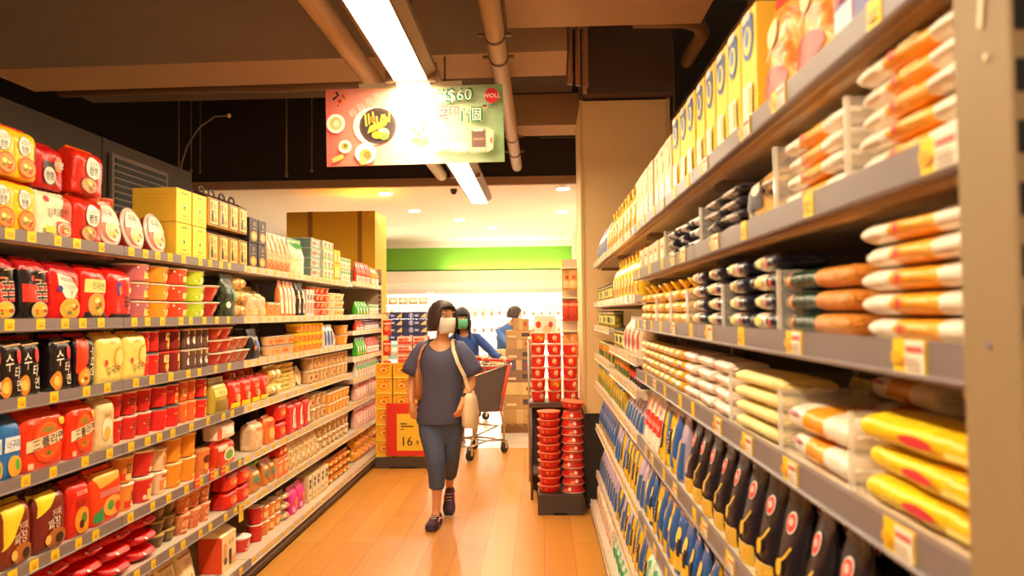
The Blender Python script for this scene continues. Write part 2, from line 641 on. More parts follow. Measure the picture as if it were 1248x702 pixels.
def run(side, lv, a, b, kind, name, look, cat, stack=1, n=None, rows=1, rand=.02, hs=1.0, z=None, where=None, back=.0, lean=0.0, fit=True, plural=None, jit=0.0, front=None):
    """fill one stretch of shelf (a..b along the aisle, metres) with facings of one product"""
    kinds = kind if isinstance(kind, list) else [kind]
    looks = look if isinstance(look, list) else [look]
    kind = kinds[0]
    w = kind['w']
    L = b - a
    if n is None:
        n = max(1, int(round(L / (w + .004))))
    pitch = L / n
    room = pitch - .008 - min(.02, rand * kind['d'])
    fx = room / w if fit else min(1, room / w)
    fx = max(.6, min(1.25, fx))
    if kind.get('round'):
        fx = min(1.0, fx)
    zz = z if z is not None else (LZ if side == 'L' else RZ)[lv]
    if side == 'L':
        levels = LZ[1:] if a < 6.5 else LE
    else:
        levels = RZ[1:] if a < 3.08 else (RC if a < 4.28 else RD)
    over = [q for q in levels if q > zz + .06]
    if over:
        room = min(over) - .050 - zz
        tall = max(q['h'] for q in kinds) * hs * stack + .001 * (stack - 1) + .0015
        if lean:
            tall += .02
        if tall > room:
            hs *= room / tall
    shelf = where or ('%s %s shelf down' % (ORD[lv], 'noodle' if side == 'L' else 'pasta'))
    d = kind['d']
    depth = .45
    for i in range(n):
        y = a + pitch * (i + .5)
        pick = R.randrange(len(kinds)) if len(kinds) > 1 else 0
        kind, look = kinds[pick], looks[pick]
        for r in range(rows):
            for k in range(stack):
                xo = d / 2 + .0185 + back + r * (d + .006 + rand * w * .6) + R.uniform(0, .004)
                if side == 'L':
                    x = (front if front is not None else LF) - xo
                    rz = PI / 2
                else:
                    x = (front if front is not None else RF) + xo
                    rz = -PI / 2
                rz += R.uniform(-rand, rand) if not kind.get('round') else R.uniform(-.55, .55)
                lw = levelword(k, stack)
                bits = []
                if lw:
                    bits.append(lw)
                if n > 1:
                    bits.append(('of ' if lw else '') + ORD[i + 1] + (' stack' if stack > 1 else ' along'))
                if r:
                    bits.append('back row')
                lab = look + (', ' + ' '.join(bits) if bits else '') + ', ' + shelf
                put(kind, (x, y + R.uniform(-jit, jit), zz + .0015 + (d * .5 * abs(math.sin(lean))) + k * (kind['h'] * hs + .001)), rz, name, lab, cat,
                    (plural or (cat + ' facings')) + ' of ' + look + ' on ' + shelf if n * stack * rows > 1 else None,
                    (fx, fx if kind.get('round') else 1, hs), (0, 0) if not lean else (lean, 0))
# ------------------------------------------------------------------ room
def wood_floor():
    m = bpy.data.materials.new('laminate_floor')
    m.use_nodes = True
    nt = m.node_tree
    b = nt.nodes['Principled BSDF']
    tc = nt.nodes.new('ShaderNodeTexCoord')
    mp = nt.nodes.new('ShaderNodeMapping')
    mp.inputs['Rotation'].default_value = (0, 0, PI / 2)
    br = nt.nodes.new('ShaderNodeTexBrick')
    br.inputs['Scale'].default_value = 1
    br.inputs['Brick Width'].default_value = 1.2
    br.inputs['Row Height'].default_value = .19
    br.inputs['Mortar Size'].default_value = .0016
    br.inputs['Color1'].default_value = lin((222, 152, 66))
    br.inputs['Color2'].default_value = lin((210, 138, 54))
    br.inputs['Mortar'].default_value = lin((150, 92, 46))
    mp2 = nt.nodes.new('ShaderNodeMapping')
    mp2.inputs['Scale'].default_value = (14, 1.2, 1)
    nz = nt.nodes.new('ShaderNodeTexNoise')
    nz.inputs['Scale'].default_value = 2.5
    nz.inputs['Detail'].default_value = 5
    mx = nt.nodes.new('ShaderNodeMix')
    mx.data_type = 'RGBA'
    mx.blend_type = 'MULTIPLY'
    mx.inputs[0].default_value = .35
    rp = nt.nodes.new('ShaderNodeValToRGB')
    rp.color_ramp.elements[0].color = (.62, .55, .5, 1)
    rp.color_ramp.elements[1].color = (1, 1, 1, 1)
    L = nt.links.new
    L(tc.outputs['Object'], mp.inputs['Vector']); L(mp.outputs[0], br.inputs['Vector'])
    L(tc.outputs['Object'], mp2.inputs['Vector']); L(mp2.outputs[0], nz.inputs['Vector'])
    L(nz.outputs['Fac'], rp.inputs[0]); L(br.outputs['Color'], mx.inputs[6]); L(rp.outputs[0], mx.inputs[7])
    L(mx.outputs[2], b.inputs['Base Color'])
    b.inputs['Roughness'].default_value = .32
    return m
def tile_floor():
    m = bpy.data.materials.new('pale_floor_tiles')
    m.use_nodes = True
    nt = m.node_tree
    b = nt.nodes['Principled BSDF']
    tc = nt.nodes.new('ShaderNodeTexCoord')
    br = nt.nodes.new('ShaderNodeTexBrick')
    br.offset = 0
    br.inputs['Scale'].default_value = 1
    br.inputs['Brick Width'].default_value = .6
    br.inputs['Row Height'].default_value = .6
    br.inputs['Mortar Size'].default_value = .003
    br.inputs['Color1'].default_value = lin((226, 208, 184))
    br.inputs['Color2'].default_value = lin((220, 202, 178))
    br.inputs['Mortar'].default_value = lin((170, 150, 125))
    nt.links.new(tc.outputs['Object'], br.inputs['Vector'])
    nt.links.new(br.outputs['Color'], b.inputs['Base Color'])
    b.inputs['Roughness'].default_value = .16
    return m
FY = 8.15
mb = MB(); mb.box(-7, -3, -.1, 6, FY, 0, wood_floor()); structure('floor', mb)
mb = MB(); mb.box(-7, FY, -.1, 6, 15.2, 0, tile_floor()); structure('floor_tiles', mb)
DARK = mat((28, 26, 28), .9, var=.15, bscale=4)
mb = MB(); mb.box(-7, -3, 4.3, 6, 15.2, 4.5, DARK); structure('ceiling', mb)
PANEL = mat((74, 58, 46), .8, var=.08, bscale=3)
mb = MB()
mb.box(-2.62, -3, 0, -2.5, 5.0, 2.56, PANEL)
for y in (2.2, 3.1, 3.95):
    mb.box(-2.502, y, 1.7, -2.494, y + .03, 2.56, mat((70, 58, 48), .8))
structure('wall_left', mb)
mb = MB(); mb.box(-7.1, -3, 0, -7, 15.2, 4.3, mat((60, 50, 44), .9)); structure('wall_far_left', mb)
# dropped white ceiling of the chilled hall with its tan front lip
SY, SZ = 7.9, 2.99
mb = MB()
mb.box(-7, SY, SZ - .03, 6, SY + .06, SZ + .06, mat((176, 140, 104), .7))
structure('trim_1', mb)
mb = MB(); mb.box(-7, SY + .06, SZ, 6, 14.9, SZ + .05, mat((246, 238, 226), .8)); structure('ceiling_lowered', mb)
mb = MB(); mb.box(-7, SY + .02, SZ + .06, 6, SY + .1, 4.3, mat((52, 42, 36), .9)); structure('wall_bulkhead', mb)
# back wall, green band, pale soffit
BY = 14.4
mb = MB(); mb.box(-7, BY + .6, 0, 6, BY + .7, SZ, mat((240, 230, 214), .8)); structure('wall_back', mb)
GREEN = mat((122, 186, 52), .6)
mb = MB(); mb.box(-6, BY - .1, 2.42, 3, BY + .6, 2.86, GREEN); structure('trim_2', mb)
mb = MB(); mb.box(-6, BY - .1, 2.86, 3, BY + .6, SZ, mat((245, 236, 222), .8)); structure('trim_3', mb)
mb = MB()
mb.box(-6, BY - .45, 2.14, 3, BY + .6, 2.32, mat((248, 236, 214), .7))
mb.box(-6, BY - .45, 2.32, 3, BY - .42, 2.37, mat((248, 236, 214), .7))
structure('trim_4', mb)
mb = MB(); mb.box(.62, 8.6, 0, .72, BY + .5, SZ, mat((240, 222, 196), .8)); structure('wall_right', mb)
# mustard boxed column behind the noodle shelves
MUS = mat((240, 178, 24), .7)
mb = MB()
mb.box(-2.93, 8.1, 0, -1.90, 8.7, 2.72, MUS)
for x in (-2.68, -2.10):
    mb.box(x, 8.092, .0, x + .05, 8.1, 2.72, mat((168, 112, 20), .7))
structure('column_yellow', mb)
# tan clad pillar at the end of the pasta shelves, dark base
mb = MB()
TAN = mat((244, 206, 148), .75, var=.03, bscale=8)
mb.box(.325, 5.62, .74, 1.02, 6.4, 3.20, TAN)
mb.box(.318, 5.613, .74, .342, 5.64, 3.205, mat((220, 184, 128), .7))
mb.box(1.0, 5.613, .74, 1.027, 5.64, 3.205, mat((220, 184, 128), .7))
mb.box(.335, 5.63, 0, 1.01, 6.39, .74, mat((52, 42, 38), .6))
structure('column_tan', mb)
# ------------------------------------------------------------------ overhead
BEAM = mat((186, 150, 116), .8, var=.06, bscale=5)
mb = MB()
mb.box(-2.1, -.25, 0, 2.05, .25, .55, BEAM)
o = structure('ceiling_beam', mb); o.location = (-1.85, 5.08, 3.3); o.rotation_euler = (0, 0, math.radians(-1.2))
mb = MB()
mb.box(-.28, 6.7, 3.3, .42, 7.1, 3.6, BEAM)
structure('ceiling_beam_short', mb)
mb = MB()
mb.box(-4.2, 6.0, 3.55, .3, 6.5, 4.3, mat((84, 64, 50), .8))
structure('ceiling_beam_dark', mb)
mb = MB()
mb.box(-.19, 3.1, 3.3, 1.0, 4.38, 3.8, BEAM)
t = tag(mb.obj('air_duct'), 'broad tan air duct crossing under the ceiling above the tan pillar', 'duct')
mb = MB()
DB = mat((92, 72, 58), .75)
mb.box(.36, 5.5, 3.22, 1.04, 6.5, 4.28, DB)
mb.box(.34, 5.48, 3.22, .37, 5.51, 4.28, BEAM)
tag(mb.obj('riser_duct'), 'dark brown boxed riser standing on top of the tan pillar', 'duct')
PIPE = mat((188, 150, 104), .5)
def pipe(x, z, r, y0, y1, label, bands=()):
    e = empty('ceiling_pipe', (x, y0, z))
    tag(e, label, 'pipe')
    mb = MB(); mb.tube([(0, 0, 0), (0, (y1 - y0) / 2, 0), (0, y1 - y0, 0)], r, PIPE, 16); mb.obj('pipe_run', e)
    for y in bands:
        cb = MB()
        cb.tube([(0, y - y0 - .014, 0), (0, y - y0 + .014, 0)], r + .007, mat((120, 84, 56), .5), 16)
        cb.box(r, y - y0 - .01, -.008, r + .04, y - y0 + .01, .008, mat((120, 84, 56), .5))
        cb.box(-r - .04, y - y0 - .01, -.008, -r, y - y0 + .01, .008, mat((120, 84, 56), .5))
        cb.tube([(0, y - y0, r), (0, y - y0, 4.3 - z)], .005, mat((90, 70, 56), .5), 6)
        cb.obj('pipe_clamp', e)
pipe(-1.06, 3.02, .062, 1.0, 7.6, 'tan ceiling pipe running beside the aisle light', (2.6, 5.4))
pipe(-.245, 3.10, .056, 1.0, 7.6, 'tan ceiling pipe with clamps between aisle light and air duct', (3.97, 4.32, 6.3, 6.9))
mb = MB()
mb.tube([(-4.0, 5.75, 3.42), (-2.6, 5.72, 3.42), (-2.1, 5.7, 3.40), (-1.2, 5.68, 3.44)], .05, mat((120, 92, 70), .6), 12)
tag(mb.obj('ceiling_pipe'), 'dim brown pipe crossing the dark ceiling behind the tan beam', 'pipe')
mb = MB()
mb.box(1.30, 1.2, 3.2, 1.42, 7.6, 3.42, mat((176, 136, 92), .6))
for y in (1.6, 4.6, 7.2):
    mb.tube([(1.36, y, 3.42), (1.36, y, 4.298)], .01, mat((120, 90, 66), .5), 6)
tag(mb.obj('cable_tray'), 'long tan cable tray running above the yellow boxes', 'cable tray')
mb = MB()
mb.tube([(.62, 4.6, 3.42), (.95, 4.62, 3.42), (1.06, 4.7, 3.42), (1.12, 4.85, 3.42), (1.12, 5.4, 3.42)], .05, mat((130, 100, 72), .5), 12)
tag(mb.obj('ceiling_pipe'), 'brown elbow pipe under the ceiling above the tan pillar', 'pipe')
mb = MB()
for i, x in enumerate((.22, .275, .33)):
    mb.tube([(x, 4.95 + i * .03, 4.30), (x + .004, 4.95 + i * .03, 3.9), (x + .002 * i, 4.98 + i * .03, 3.13)], .018, mat((150, 104, 70), .5), 8)
mb.box(.2, 4.93, 3.55, .36, 5.04, 3.58, mat((110, 84, 60), .5))
tag(mb.obj('conduit_bundle'), 'bundle of upright brown conduits beside the tan pillar', 'conduit')
# grille vent above beam, behind pipe
e = tag(empty('air_vent', (.02, 7.5, 3.38)), 'dark louvred air vent beside the tan ceiling pipe', 'vent')
mb = MB(); mb.box(-.02, 0, 0, .36, .04, .34, mat((70, 56, 46), .7)); mb.obj('vent_frame', e)
mb = MB()
for i in range(9):
    mb.box(.01 + i * .037, -.012, .03, .028 + i * .037, .0, .31, mat((44, 36, 32), .7))
mb.obj('grille', e)
e = tag(empty('wall_vent', (-2.49, 4.0, 2.12)), 'dark square vent grille on the left wall panel', 'vent')
mb = MB(); mb.box(0, 0, 0, .02, .62, .36, mat((120, 100, 84), .7)); mb.obj('vent_frame', e)
mb = MB()
for i in range(8):
    mb.box(.02, .03, .03 + i * .04, .026, .59, .055 + i * .04, mat((40, 34, 32), .7))
mb.obj('grille', e)
def rod(u, v0, v1, Y, label, r=.006):
    P = W_at(u, v0, Y)
    mb = MB()
    mb.tube([(P.x, Y, 4.28), (P.x, Y, W_at(u, v1, Y).z)], r, mat((120, 96, 76), .5), 6)
    mb.tube([(P.x, Y, W_at(u, v1, Y).z), (P.x, Y, W_at(u, v1, Y).z - .03)], r * 2.2, mat((110, 88, 70), .5), 8)
    tag(mb.obj('hanger_rod'), label, 'rod')
def W_at(u, v, Y):
    d = CAM @ Vector((u - 624, 351 - v, -F))
    return Vector((0, 0, H)) + d * (Y / d.y)
rod(349, 140, 212, 7.2, 'bright thin hanger rod in the dark ceiling gap before the sign', .009)
rod(218, 150, 206, 7.0, 'first of the dim hanger rods above the gold gift boxes')
rod(233, 150, 206, 7.1, 'second of the dim hanger rods above the gold gift boxes')
rod(244, 152, 208, 7.3, 'third of the dim hanger rods above the gold gift boxes')
rod(380, 150, 206, 7.3, 'dim hanger rod close to the sign edge')
pts = [W_at(220, 219, 5.5), W_at(221, 200, 5.5), W_at(228, 178, 5.55), W_at(243, 155, 5.6), W_at(262, 142, 5.7), W_at(279, 141, 5.8)]
e = tag(empty('hanging_cable', pts[0]), 'thin curved black cable with a small lamp tip above gift boxes', 'cable')
mb = MB(); mb.tube([p - pts[0] for p in pts], .007, mat((120, 104, 90), .5), 6); mb.obj('cable_run', e)
mb = MB(); mb.ball(pts[-1] - pts[0], .018, mat((230, 180, 120), .3)); mb.obj('lamp_tip', e)

# ------------------------------------------------------------------ aisle light
WARM = (1.0, .80, .52)
GL = emit(WARM, 26.0)
HOUS = mat((150, 118, 86), .6)
def fixture(y0, y1, x=-.642, z=2.70, label='', glow=None):
    e = tag(empty('strip_light', (x, y0, z)), label, 'light')
    L = y1 - y0
    hb = MB()
    # trapezoid reflector housing: open downwards
    def sec(y):
        return [(-.128, y, .05), (-.088, y, .022), (.088, y, .022), (.128, y, .05), (.12, y, .10), (-.12, y, .10)]
    hb.loft([sec(.026), sec(L)], HOUS, True, True, False)
    hb.obj('housing', e)
    db = MB(); db.box(-.086, .03, .004, .086, L - .004, .0225, HOUS); db.box(-.081, .034, .001, .081, L - .008, .0045, glow or GL); db.obj('diffuser', e)
    cb = MB()
    cb.box(-.13, .001, -.004, .13, .024, .09, mat((150, 112, 80), .5))
    cb.tube([(0, .012, .09), (0, .012, (3.29 if 4.6 < y0 < 7 else 4.3) - z)], .006, mat((120, 96, 76), .5), 6)
    cb.obj('joint_bracket', e)
segs = [(-2.9, -1.6), (-1.6, -.3), (-.3, .95), (.95, 2.25), (2.25, 3.52), (3.52, 4.8), (4.8, 6.1), (6.1, 7.55)]
lab = {4: 'strip light of the aisle run reaching over the camera end', 5: 'strip light of the aisle run directly above the hanging sign', 6: 'strip light of the aisle run just behind the sign', 7: 'far end strip light of the aisle run below the sign edge'}
for i, (a, b) in enumerate(segs):
    fixture(a, b, label=lab.get(i, 'strip light of the aisle run overhead at the camera end, %s of four' % ORD[i + 1]))
for i, (a, b) in enumerate(((5.0, 6.3), (6.3, 7.6))):  # extra out-of-view strip lights, added to brighten the mustard column and the hall
    fixture(a, b, -4.3, label='added unseen strip light beyond the noodle shelving, brightening the yellow column, %s of two' % ORD[i + 1])
# ------------------------------------------------------------------ hanging sign
def sign_mat():
    m = bpy.data.materials.new('printed_sign')
    m.use_nodes = True
    nt = m.node_tree
    b = nt.nodes['Principled BSDF']
    out = nt.nodes['Material Output']
    tc = nt.nodes.new('ShaderNodeTexCoord')
    sp = nt.nodes.new('ShaderNodeSeparateXYZ')
    mr = nt.nodes.new('ShaderNodeMapRange')
    mr.inputs[1].default_value = -.45
    mr.inputs[2].default_value = .45
    r = nt.nodes.new('ShaderNodeValToRGB')
    el = r.color_ramp.elements
    el[0].position = 0; el[0].color = lin((238, 128, 112))
    el[1].position = 1; el[1].color = lin((176, 206, 150))
    for p, c in ((.24, (246, 176, 150)), (.38, (250, 222, 200)), (.55, (246, 240, 220)), (.75, (220, 230, 196))):
        n = el.new(p); n.color = lin(c)
    tr = nt.nodes.new('ShaderNodeBsdfTranslucent')
    ms = nt.nodes.new('ShaderNodeMixShader')
    ms.inputs[0].default_value = .28
    L = nt.links.new
    L(tc.outputs['Object'], sp.inputs[0]); L(sp.outputs[0], mr.inputs[0]); L(mr.outputs[0], r.inputs[0])
    L(r.outputs[0], b.inputs['Base Color']); L(r.outputs[0], tr.inputs['Color'])
    L(b.outputs[0], ms.inputs[1]); L(tr.outputs[0], ms.inputs[2]); L(ms.outputs[0], out.inputs['Surface'])
    b.inputs['Roughness'].default_value = .5
    return m
SGY = 3.62
a0, a1 = W_at(399, 111, SGY), W_at(614, 105, SGY)
b0 = W_at(400, 205, SGY)
SW, SH = a1.x - a0.x, a0.z - b0.z
e = tag(empty('hanging_sign', ((a0.x + a1.x) / 2, SGY, (b0.z + W_at(616, 195, SGY).z) / 2)), 'pink and green hanging promotion sign under the strip light', 'sign')
e.rotation_euler = (0, math.radians(-.9), math.radians(1.5))
mb = MB()
mb.box(-SW / 2, 0, 0, SW / 2, .006, SH, sign_mat())
def fs(x, z, ep):
    return (x, -ep, z)
D = []
D += [('line', [(-.44, .96), (-.425, .9)], .03, (60, 50, 40)), ('line', [(-.46, .86), (-.435, .9)], .03, (60, 50, 40)), ('ell', -.42, .84, .012, .03, (205, 70, 40)), ('ell', -.40, .90, .010, .03, (210, 90, 50)), ('ell', -.43, .78, .005, .012, (200, 60, 40)), ('ell', -.39, .87, .007, .02, (190, 150, 60))]
for i, ch in enumerate('輕鬆煮食'):
    D.append(('text', ch, -.345 + i * .045, .68 + .07 * i, .10, (252, 214, 200), .5 - .12 * i))
D += [('ell', -.235, .50, .112, .245, (252, 228, 214)), ('ell', -.207, .50, .104, .235, (88, 58, 52)), ('ell', -.207, .50, .09, .2, (62, 44, 40))]
q = random.Random(3)
for i in range(9):
    x0 = -.27 + i * .016
    D.append(('line', [(x0, .50 + .02 * (i % 3)), (x0 + q.uniform(-.012, .012), .60 + q.uniform(0, .1))], .022, (250, 220, 60)))
D += [('poly', [(-.265, .40), (-.16, .50), (-.145, .58), (-.25, .50)], (238, 190, 50)), ('ell', -.175, .40, .034, .07, (250, 240, 150)), ('ell', -.17, .36, .028, .05, (120, 140, 50)), ('ell', -.21, .38, .03, .05, (240, 170, 40)), ('ell', -.235, .58, .018, .04, (220, 110, 40))]
D += [('ell', -.44, .54, .052, .125, (254, 240, 228)), ('ell', -.44, .54, .034, .085, (240, 196, 110)), ('ell', -.437, .54, .016, .04, (252, 236, 200))]
D += [('ell', -.39, .24, .037, .085, (254, 240, 228)), ('ell', -.39, .245, .02, .045, (206, 170, 70)), ('ell', -.388, .25, .01, .022, (130, 120, 40))]
D += [('ell', -.275, .145, .060, .135, (254, 242, 232)), ('ell', -.275, .12, .034, .08, (240, 170, 80)), ('ell', -.265, .12, .02, .05, (220, 130, 50)), ('ell', -.29, .05, .02, .05, (246, 200, 110)), ('line', [(-.46, .06), (-.40, .12)], .06, (246, 196, 96))]
GN = (40, 120, 60)
PK = (196, 50, 104)
def hollow(t, s, tt, h, c, white=(250, 246, 232), sx=1.0):
    return [('text', t, s - .006, tt - .014, h * 1.06, c, 0, sx), ('text', t, s + .006, tt + .014, h * 1.06, c, 0, sx), ('text', t, s, tt, h * .97, white, 0, sx)]
D += hollow('滿', .165, .84, .17, (50, 130, 80))
D += hollow('$60', .26, .845, .17, GN)
D += [('text', '獎', .155, .64, .19, PK, -.05), ('text', '印', .225, .65, .13, (206, 70, 110), -.05)]
D += hollow('1個', .325, .60, .17, GN)
D += [('text', '買', .10, .83, .13, (150, 200, 160))]
D += [('ell', .438, .83, .040, .098, (226, 40, 30)), ('text', 'WOLL', .438, .83, .055, (252, 236, 226))]
for i, c in enumerate(((30, 26, 24), (200, 40, 30), (236, 180, 40))):
    D.append(('rect', .387, .70 - .014 * i, .409, .714 - .014 * i, c))
D += [('text', '德國品牌', .442, .705, .03, (70, 80, 64)), ('text', 'GERMANY', .442, .672, .02, (90, 100, 80))]
D += [('rect', -.015, .32, .065, .50, (250, 240, 214)), ('rect', -.01, .38, .008, .46, (214, 180, 90)), ('rect', .045, .40, .062, .50, (214, 178, 100)), ('rect', .018, .34, .034, .40, (226, 190, 60)), ('rect', -.02, .27, -.008, .30, (200, 190, 150)), ('rect', .035, .27, .05, .30, (200, 190, 150))]
D += [('ell', .155, .20, .055, .06, (226, 214, 188)), ('ell', .155, .215, .05, .05, (248, 238, 214)), ('rect', .147, .24, .160, .38, (214, 186, 150)), ('ell', .25, .18, .052, .05, (214, 190, 150)), ('ell', .25, .20, .05, .045, (246, 232, 204)), ('rect', .20, .12, .30, .19, (242, 226, 198)), ('ell', .225, .15, .006, .016, (190, 150, 110))]
D += [('poly', [(.405, .42), (.445, .38), (.440, .14), (.405, .10)], (230, 214, 178)), ('rect', .315, .10, .405, .42, (196, 190, 150)), ('rect', .322, .17, .398, .385, (120, 84, 66)), ('rect', .33, .26, .39, .285, (190, 130, 100)), ('rect', .33, .37, .385, .40, (244, 232, 208)), ('ell', .335, .135, .008, .02, (232, 220, 190)), ('ell', .36, .135, .008, .02, (232, 220, 190)), ('ell', .385, .135, .008, .02, (232, 220, 190)), ('rect', .425, .22, .433, .28, (190, 90, 70))]
decals(mb, fs, SW, SH, D)
mb.obj('poster_panel', e)
rb = MB()
rb.box(-SW * .31, -.006, SH - .004, SW * .27, .012, SH + .022, mat((212, 196, 160), .4))
rb.obj('top_rail', e)
for x in (-SW * .15, SW * .15):
    wb = MB()
    wb.tube([(x, .003, SH + .02), (x * .9, .003, SH + .027)], .003, mat((220, 200, 170), .4), 6)
    wb.tube([(x - .02, .003, SH + .02), (x, .003, SH + .026), (x + .02, .003, SH + .02)], .003, mat((220, 200, 170), .4), 6)
    wb.obj('hook', e)

# ------------------------------------------------------------------ shelving units
STEEL = mat((176, 150, 122), .55, var=.04, bscale=20)
SHELFM = mat((214, 196, 172), .45)
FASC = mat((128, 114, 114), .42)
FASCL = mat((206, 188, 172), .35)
BACK = mat((58, 46, 40), .7)
PLINTH = mat((44, 36, 34), .45)
YEL = mat((246, 206, 22), .45)
TAGW = mat((246, 236, 214), .5)
TAGR = mat((214, 92, 60), .5)
def tag_mesh(w, h, two, seed):
    mb = MB()
    mb.box(0, -w / 2, 0, .0015, w / 2, h, YEL)
    def f(x, z, e):
        return (.0016 + e, x, z)
    D = []
    if two:
        D.append(('rect', -.06, .02, .5, .98, (246, 236, 216)))
        D.append(('rect', -.02, .62, .46, .80, (210, 96, 84)))
        for k in range(3):
            D.append(('rect', .0, .10 + .15 * k, .42, .15 + .15 * k, (170, 140, 120)))
        D.append(('rect', -.42, .3, -.12, .62, (232, 170, 26)))
    else:
        D.append(('rect', -.34, .52, .36, .60, (214, 160, 30)))
        D.append(('rect', -.30, .24, .22, .40, (206, 146, 30)))
    decals(mb, f, w, h, D)
    return mb.mesh('price_tag')
TAGS = [tag_mesh(.042, .037, False, 0), tag_mesh(.07, .037, True, 1), tag_mesh(.036, .037, False, 2)]
def shelf_unit(name, label, side, y0, y1, levels, depth, base_z, tagstep, top, fm, upr=(), tagmix=.0, fh=.044, pegs=False):
    """gondola bay; local x runs from the aisle (0) to the back (negative for noodles)"""
    X0 = LF if side == 'L' else RF
    sg = -1 if side == 'L' else 1
    root = tag(empty(name, (X0, y0, 0)), label, 'shelving unit')
    L = y1 - y0
    def bx(mb, xa, ya, za, xb, yb, zb, m):
        xa, xb = sg * xa, sg * xb
        mb.box(min(xa, xb), ya, za, max(xa, xb), yb, zb, m)
    b = MB(); bx(b, depth, 0, 0, depth + .03, L, top, BACK); b.obj('back_panel', root)
    p = MB(); bx(p, -.0, .0, 0, depth, L, base_z - .035, PLINTH)
    bx(p, -.045, 0, .02, 0, L, base_z - .045, PLINTH)
    bx(p, -.052, 0, .052, -.045, L, .058, mat((120, 84, 60), .4)); p.obj('plinth', root)
    for yy in upr:
        u = MB(); bx(u, depth - .05, yy, 0, depth, yy + .03, top, STEEL)
        for k in range(int(top / .05)):
            bx(u, depth - .0505, yy + .009, .02 + k * .05, depth - .05, yy + .021, .046 + k * .05, mat((20, 16, 14), .8))
        u.obj('upright', root)
    for li, z in enumerate(levels):
        s = MB()
        base = z < .2
        xf = -.035 if base else .012
        bx(s, xf, .004, z - .028, depth, L - .004, z, SHELFM)
        if not base:
            bx(s, .03, .004, z - .04, .05, L - .004, z - .028, SHELFM)
            for yy in (.02, L - .03):
                bx(s, .06, yy, z - .05, depth - .01, yy + .004, z - .028, STEEL)
        so = s.obj('shelf', root)
        fo = MB()
        x_ = xf - .012
        a, c = sg * x_, sg * (x_ + .012)
        # slightly curled label rail: front face, lip at the foot
        zt, zb = z + .006, z + .006 - fh
        ring = lambda y: [(a, y, zt), (c, y, zt), (c, y, zb), (a, y, zb), (a - sg * .004, y, zb), (a - sg * .006, y, zb + .004), (a - sg * .004, y, zb + .006), (a, y, zb + .007)]
        fo.loft([ring(.002), ring(L - .002)], fm, True, True, False)
        fo.obj('label_rail', root if False else so)
        y = R.uniform(.045, .045 + tagstep * .5)
        while y < L - .05:
            q = R.random()
            k = 1 if q < tagmix else (2 if q > .8 else 0)
            t_ = bpy.data.objects.new('price_tag', TAGS[k])
            COL.objects.link(t_)
            t_.parent = so
            t_.location = (a + (0.0 if side == 'L' else 0), y, zb + (.006 if side == 'L' else .006))
            t_.rotation_euler = (0, 0, 0 if side == 'L' else PI)
            if fh > .05:
                t_.scale = (1, 1, 1.25)
            y += tagstep * R.uniform(.7, 1.35)
    return root
LN = ['first', 'second', 'third', 'fourth', 'fifth']
bays = [(1.70, 2.9), (2.9, 4.1), (4.1, 5.3), (5.3, 6.5)]
wh = ['with red multipacks at the near end', 'with cups and yellow cartons', 'with clear noodle bags up top', 'before the end bay']
for i, (a, b) in enumerate(bays):
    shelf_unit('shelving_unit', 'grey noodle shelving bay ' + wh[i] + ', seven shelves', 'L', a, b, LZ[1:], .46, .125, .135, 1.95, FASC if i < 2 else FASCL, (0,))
LE = [1.835, 1.525, 1.375, 1.13, .93, .71, .447, .125]
LEZ = [None] + LE
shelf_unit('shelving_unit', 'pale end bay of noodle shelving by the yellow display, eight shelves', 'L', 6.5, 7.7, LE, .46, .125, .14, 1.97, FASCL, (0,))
# slotted end upright towards the cross aisle
mb = MB()
mb.box(-.46, 0, 0, 0, .03, 2.02, STEEL)
for k in range(36):
    mb.box(-.012, -.0006, .1 + k * .05, -.03, -.0001, .126 + k * .05, mat((24, 18, 14), .8))
o = mb.obj('end_frame'); o.location = (LF - .005, 7.705, 0)
tag(o, 'tan slotted end frame closing the noodle shelving', 'end frame')
RN = ['with pale spaghetti stacks beside the slotted post', 'with navy pasta packs and blue bags', 'with jars and yellow bags', 'against the tan pillar']
rb_ = [(.68, 1.87), (1.87, 3.08), (3.08, 4.28), (4.28, 5.47)]
RC = [1.893, 1.60, 1.33, 1.19, 1.0, .68, .33, .115]
RD = [1.893, 1.60, 1.43, 1.21, 1.0, .68, .33, .115]
RCZ, RDZ = [None] + RC, [None] + RD
for i, (a, b) in enumerate(rb_):
    lv = RZ[1:] if i < 2 else (RC if i == 2 else RD)
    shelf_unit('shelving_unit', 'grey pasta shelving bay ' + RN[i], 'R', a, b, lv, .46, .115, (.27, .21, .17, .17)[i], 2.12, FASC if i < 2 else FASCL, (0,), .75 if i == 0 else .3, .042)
# near slotted post
e = tag(empty('slotted_post', (.385, .592, 0)), 'tall tan slotted steel post at the near end of pasta shelving', 'post')
POST = mat((150, 124, 90), .55, var=.05, bscale=30)
mb = MB()
mb.box(0, 0, 0, .075, .08, 2.4, POST, .003)
for k in range(46):
    z = .03 + k * .0508
    mb.box(.003, -.0012, z, .036, .001, z + .027, mat((22, 17, 14), .8), .0005)
mb.obj('post_body', e)
st = MB()
def fpost(x, z, ep):
    return (-ep, .08 - x, z)
decals(st, fpost, 1, 1, [('ell', .041, 1.498, .0028, .0036, (120, 120, 150)), ('line', [(.044, 1.773), (.048, 1.80)], .006, (236, 210, 170)), ('ell', .052, 1.745, .003, .003, (230, 205, 165))])
st.obj('scuff_mark', e)
# ------------------------------------------------------------------ noodle side products
RED, DRED, ORG, YLW, CRM, BLK = (222, 34, 22), (150, 18, 16), (240, 96, 26), (248, 206, 50), (246, 232, 196), (30, 22, 22)
WHT = (246, 240, 228)
K = {}
def octagon(s, t, rs, rt, c=(246, 240, 222)):
    return [('ell', s, t, rs * 1.08, rt * 1.06, (40, 22, 18)), ('ell', s, t, rs, rt, c)]
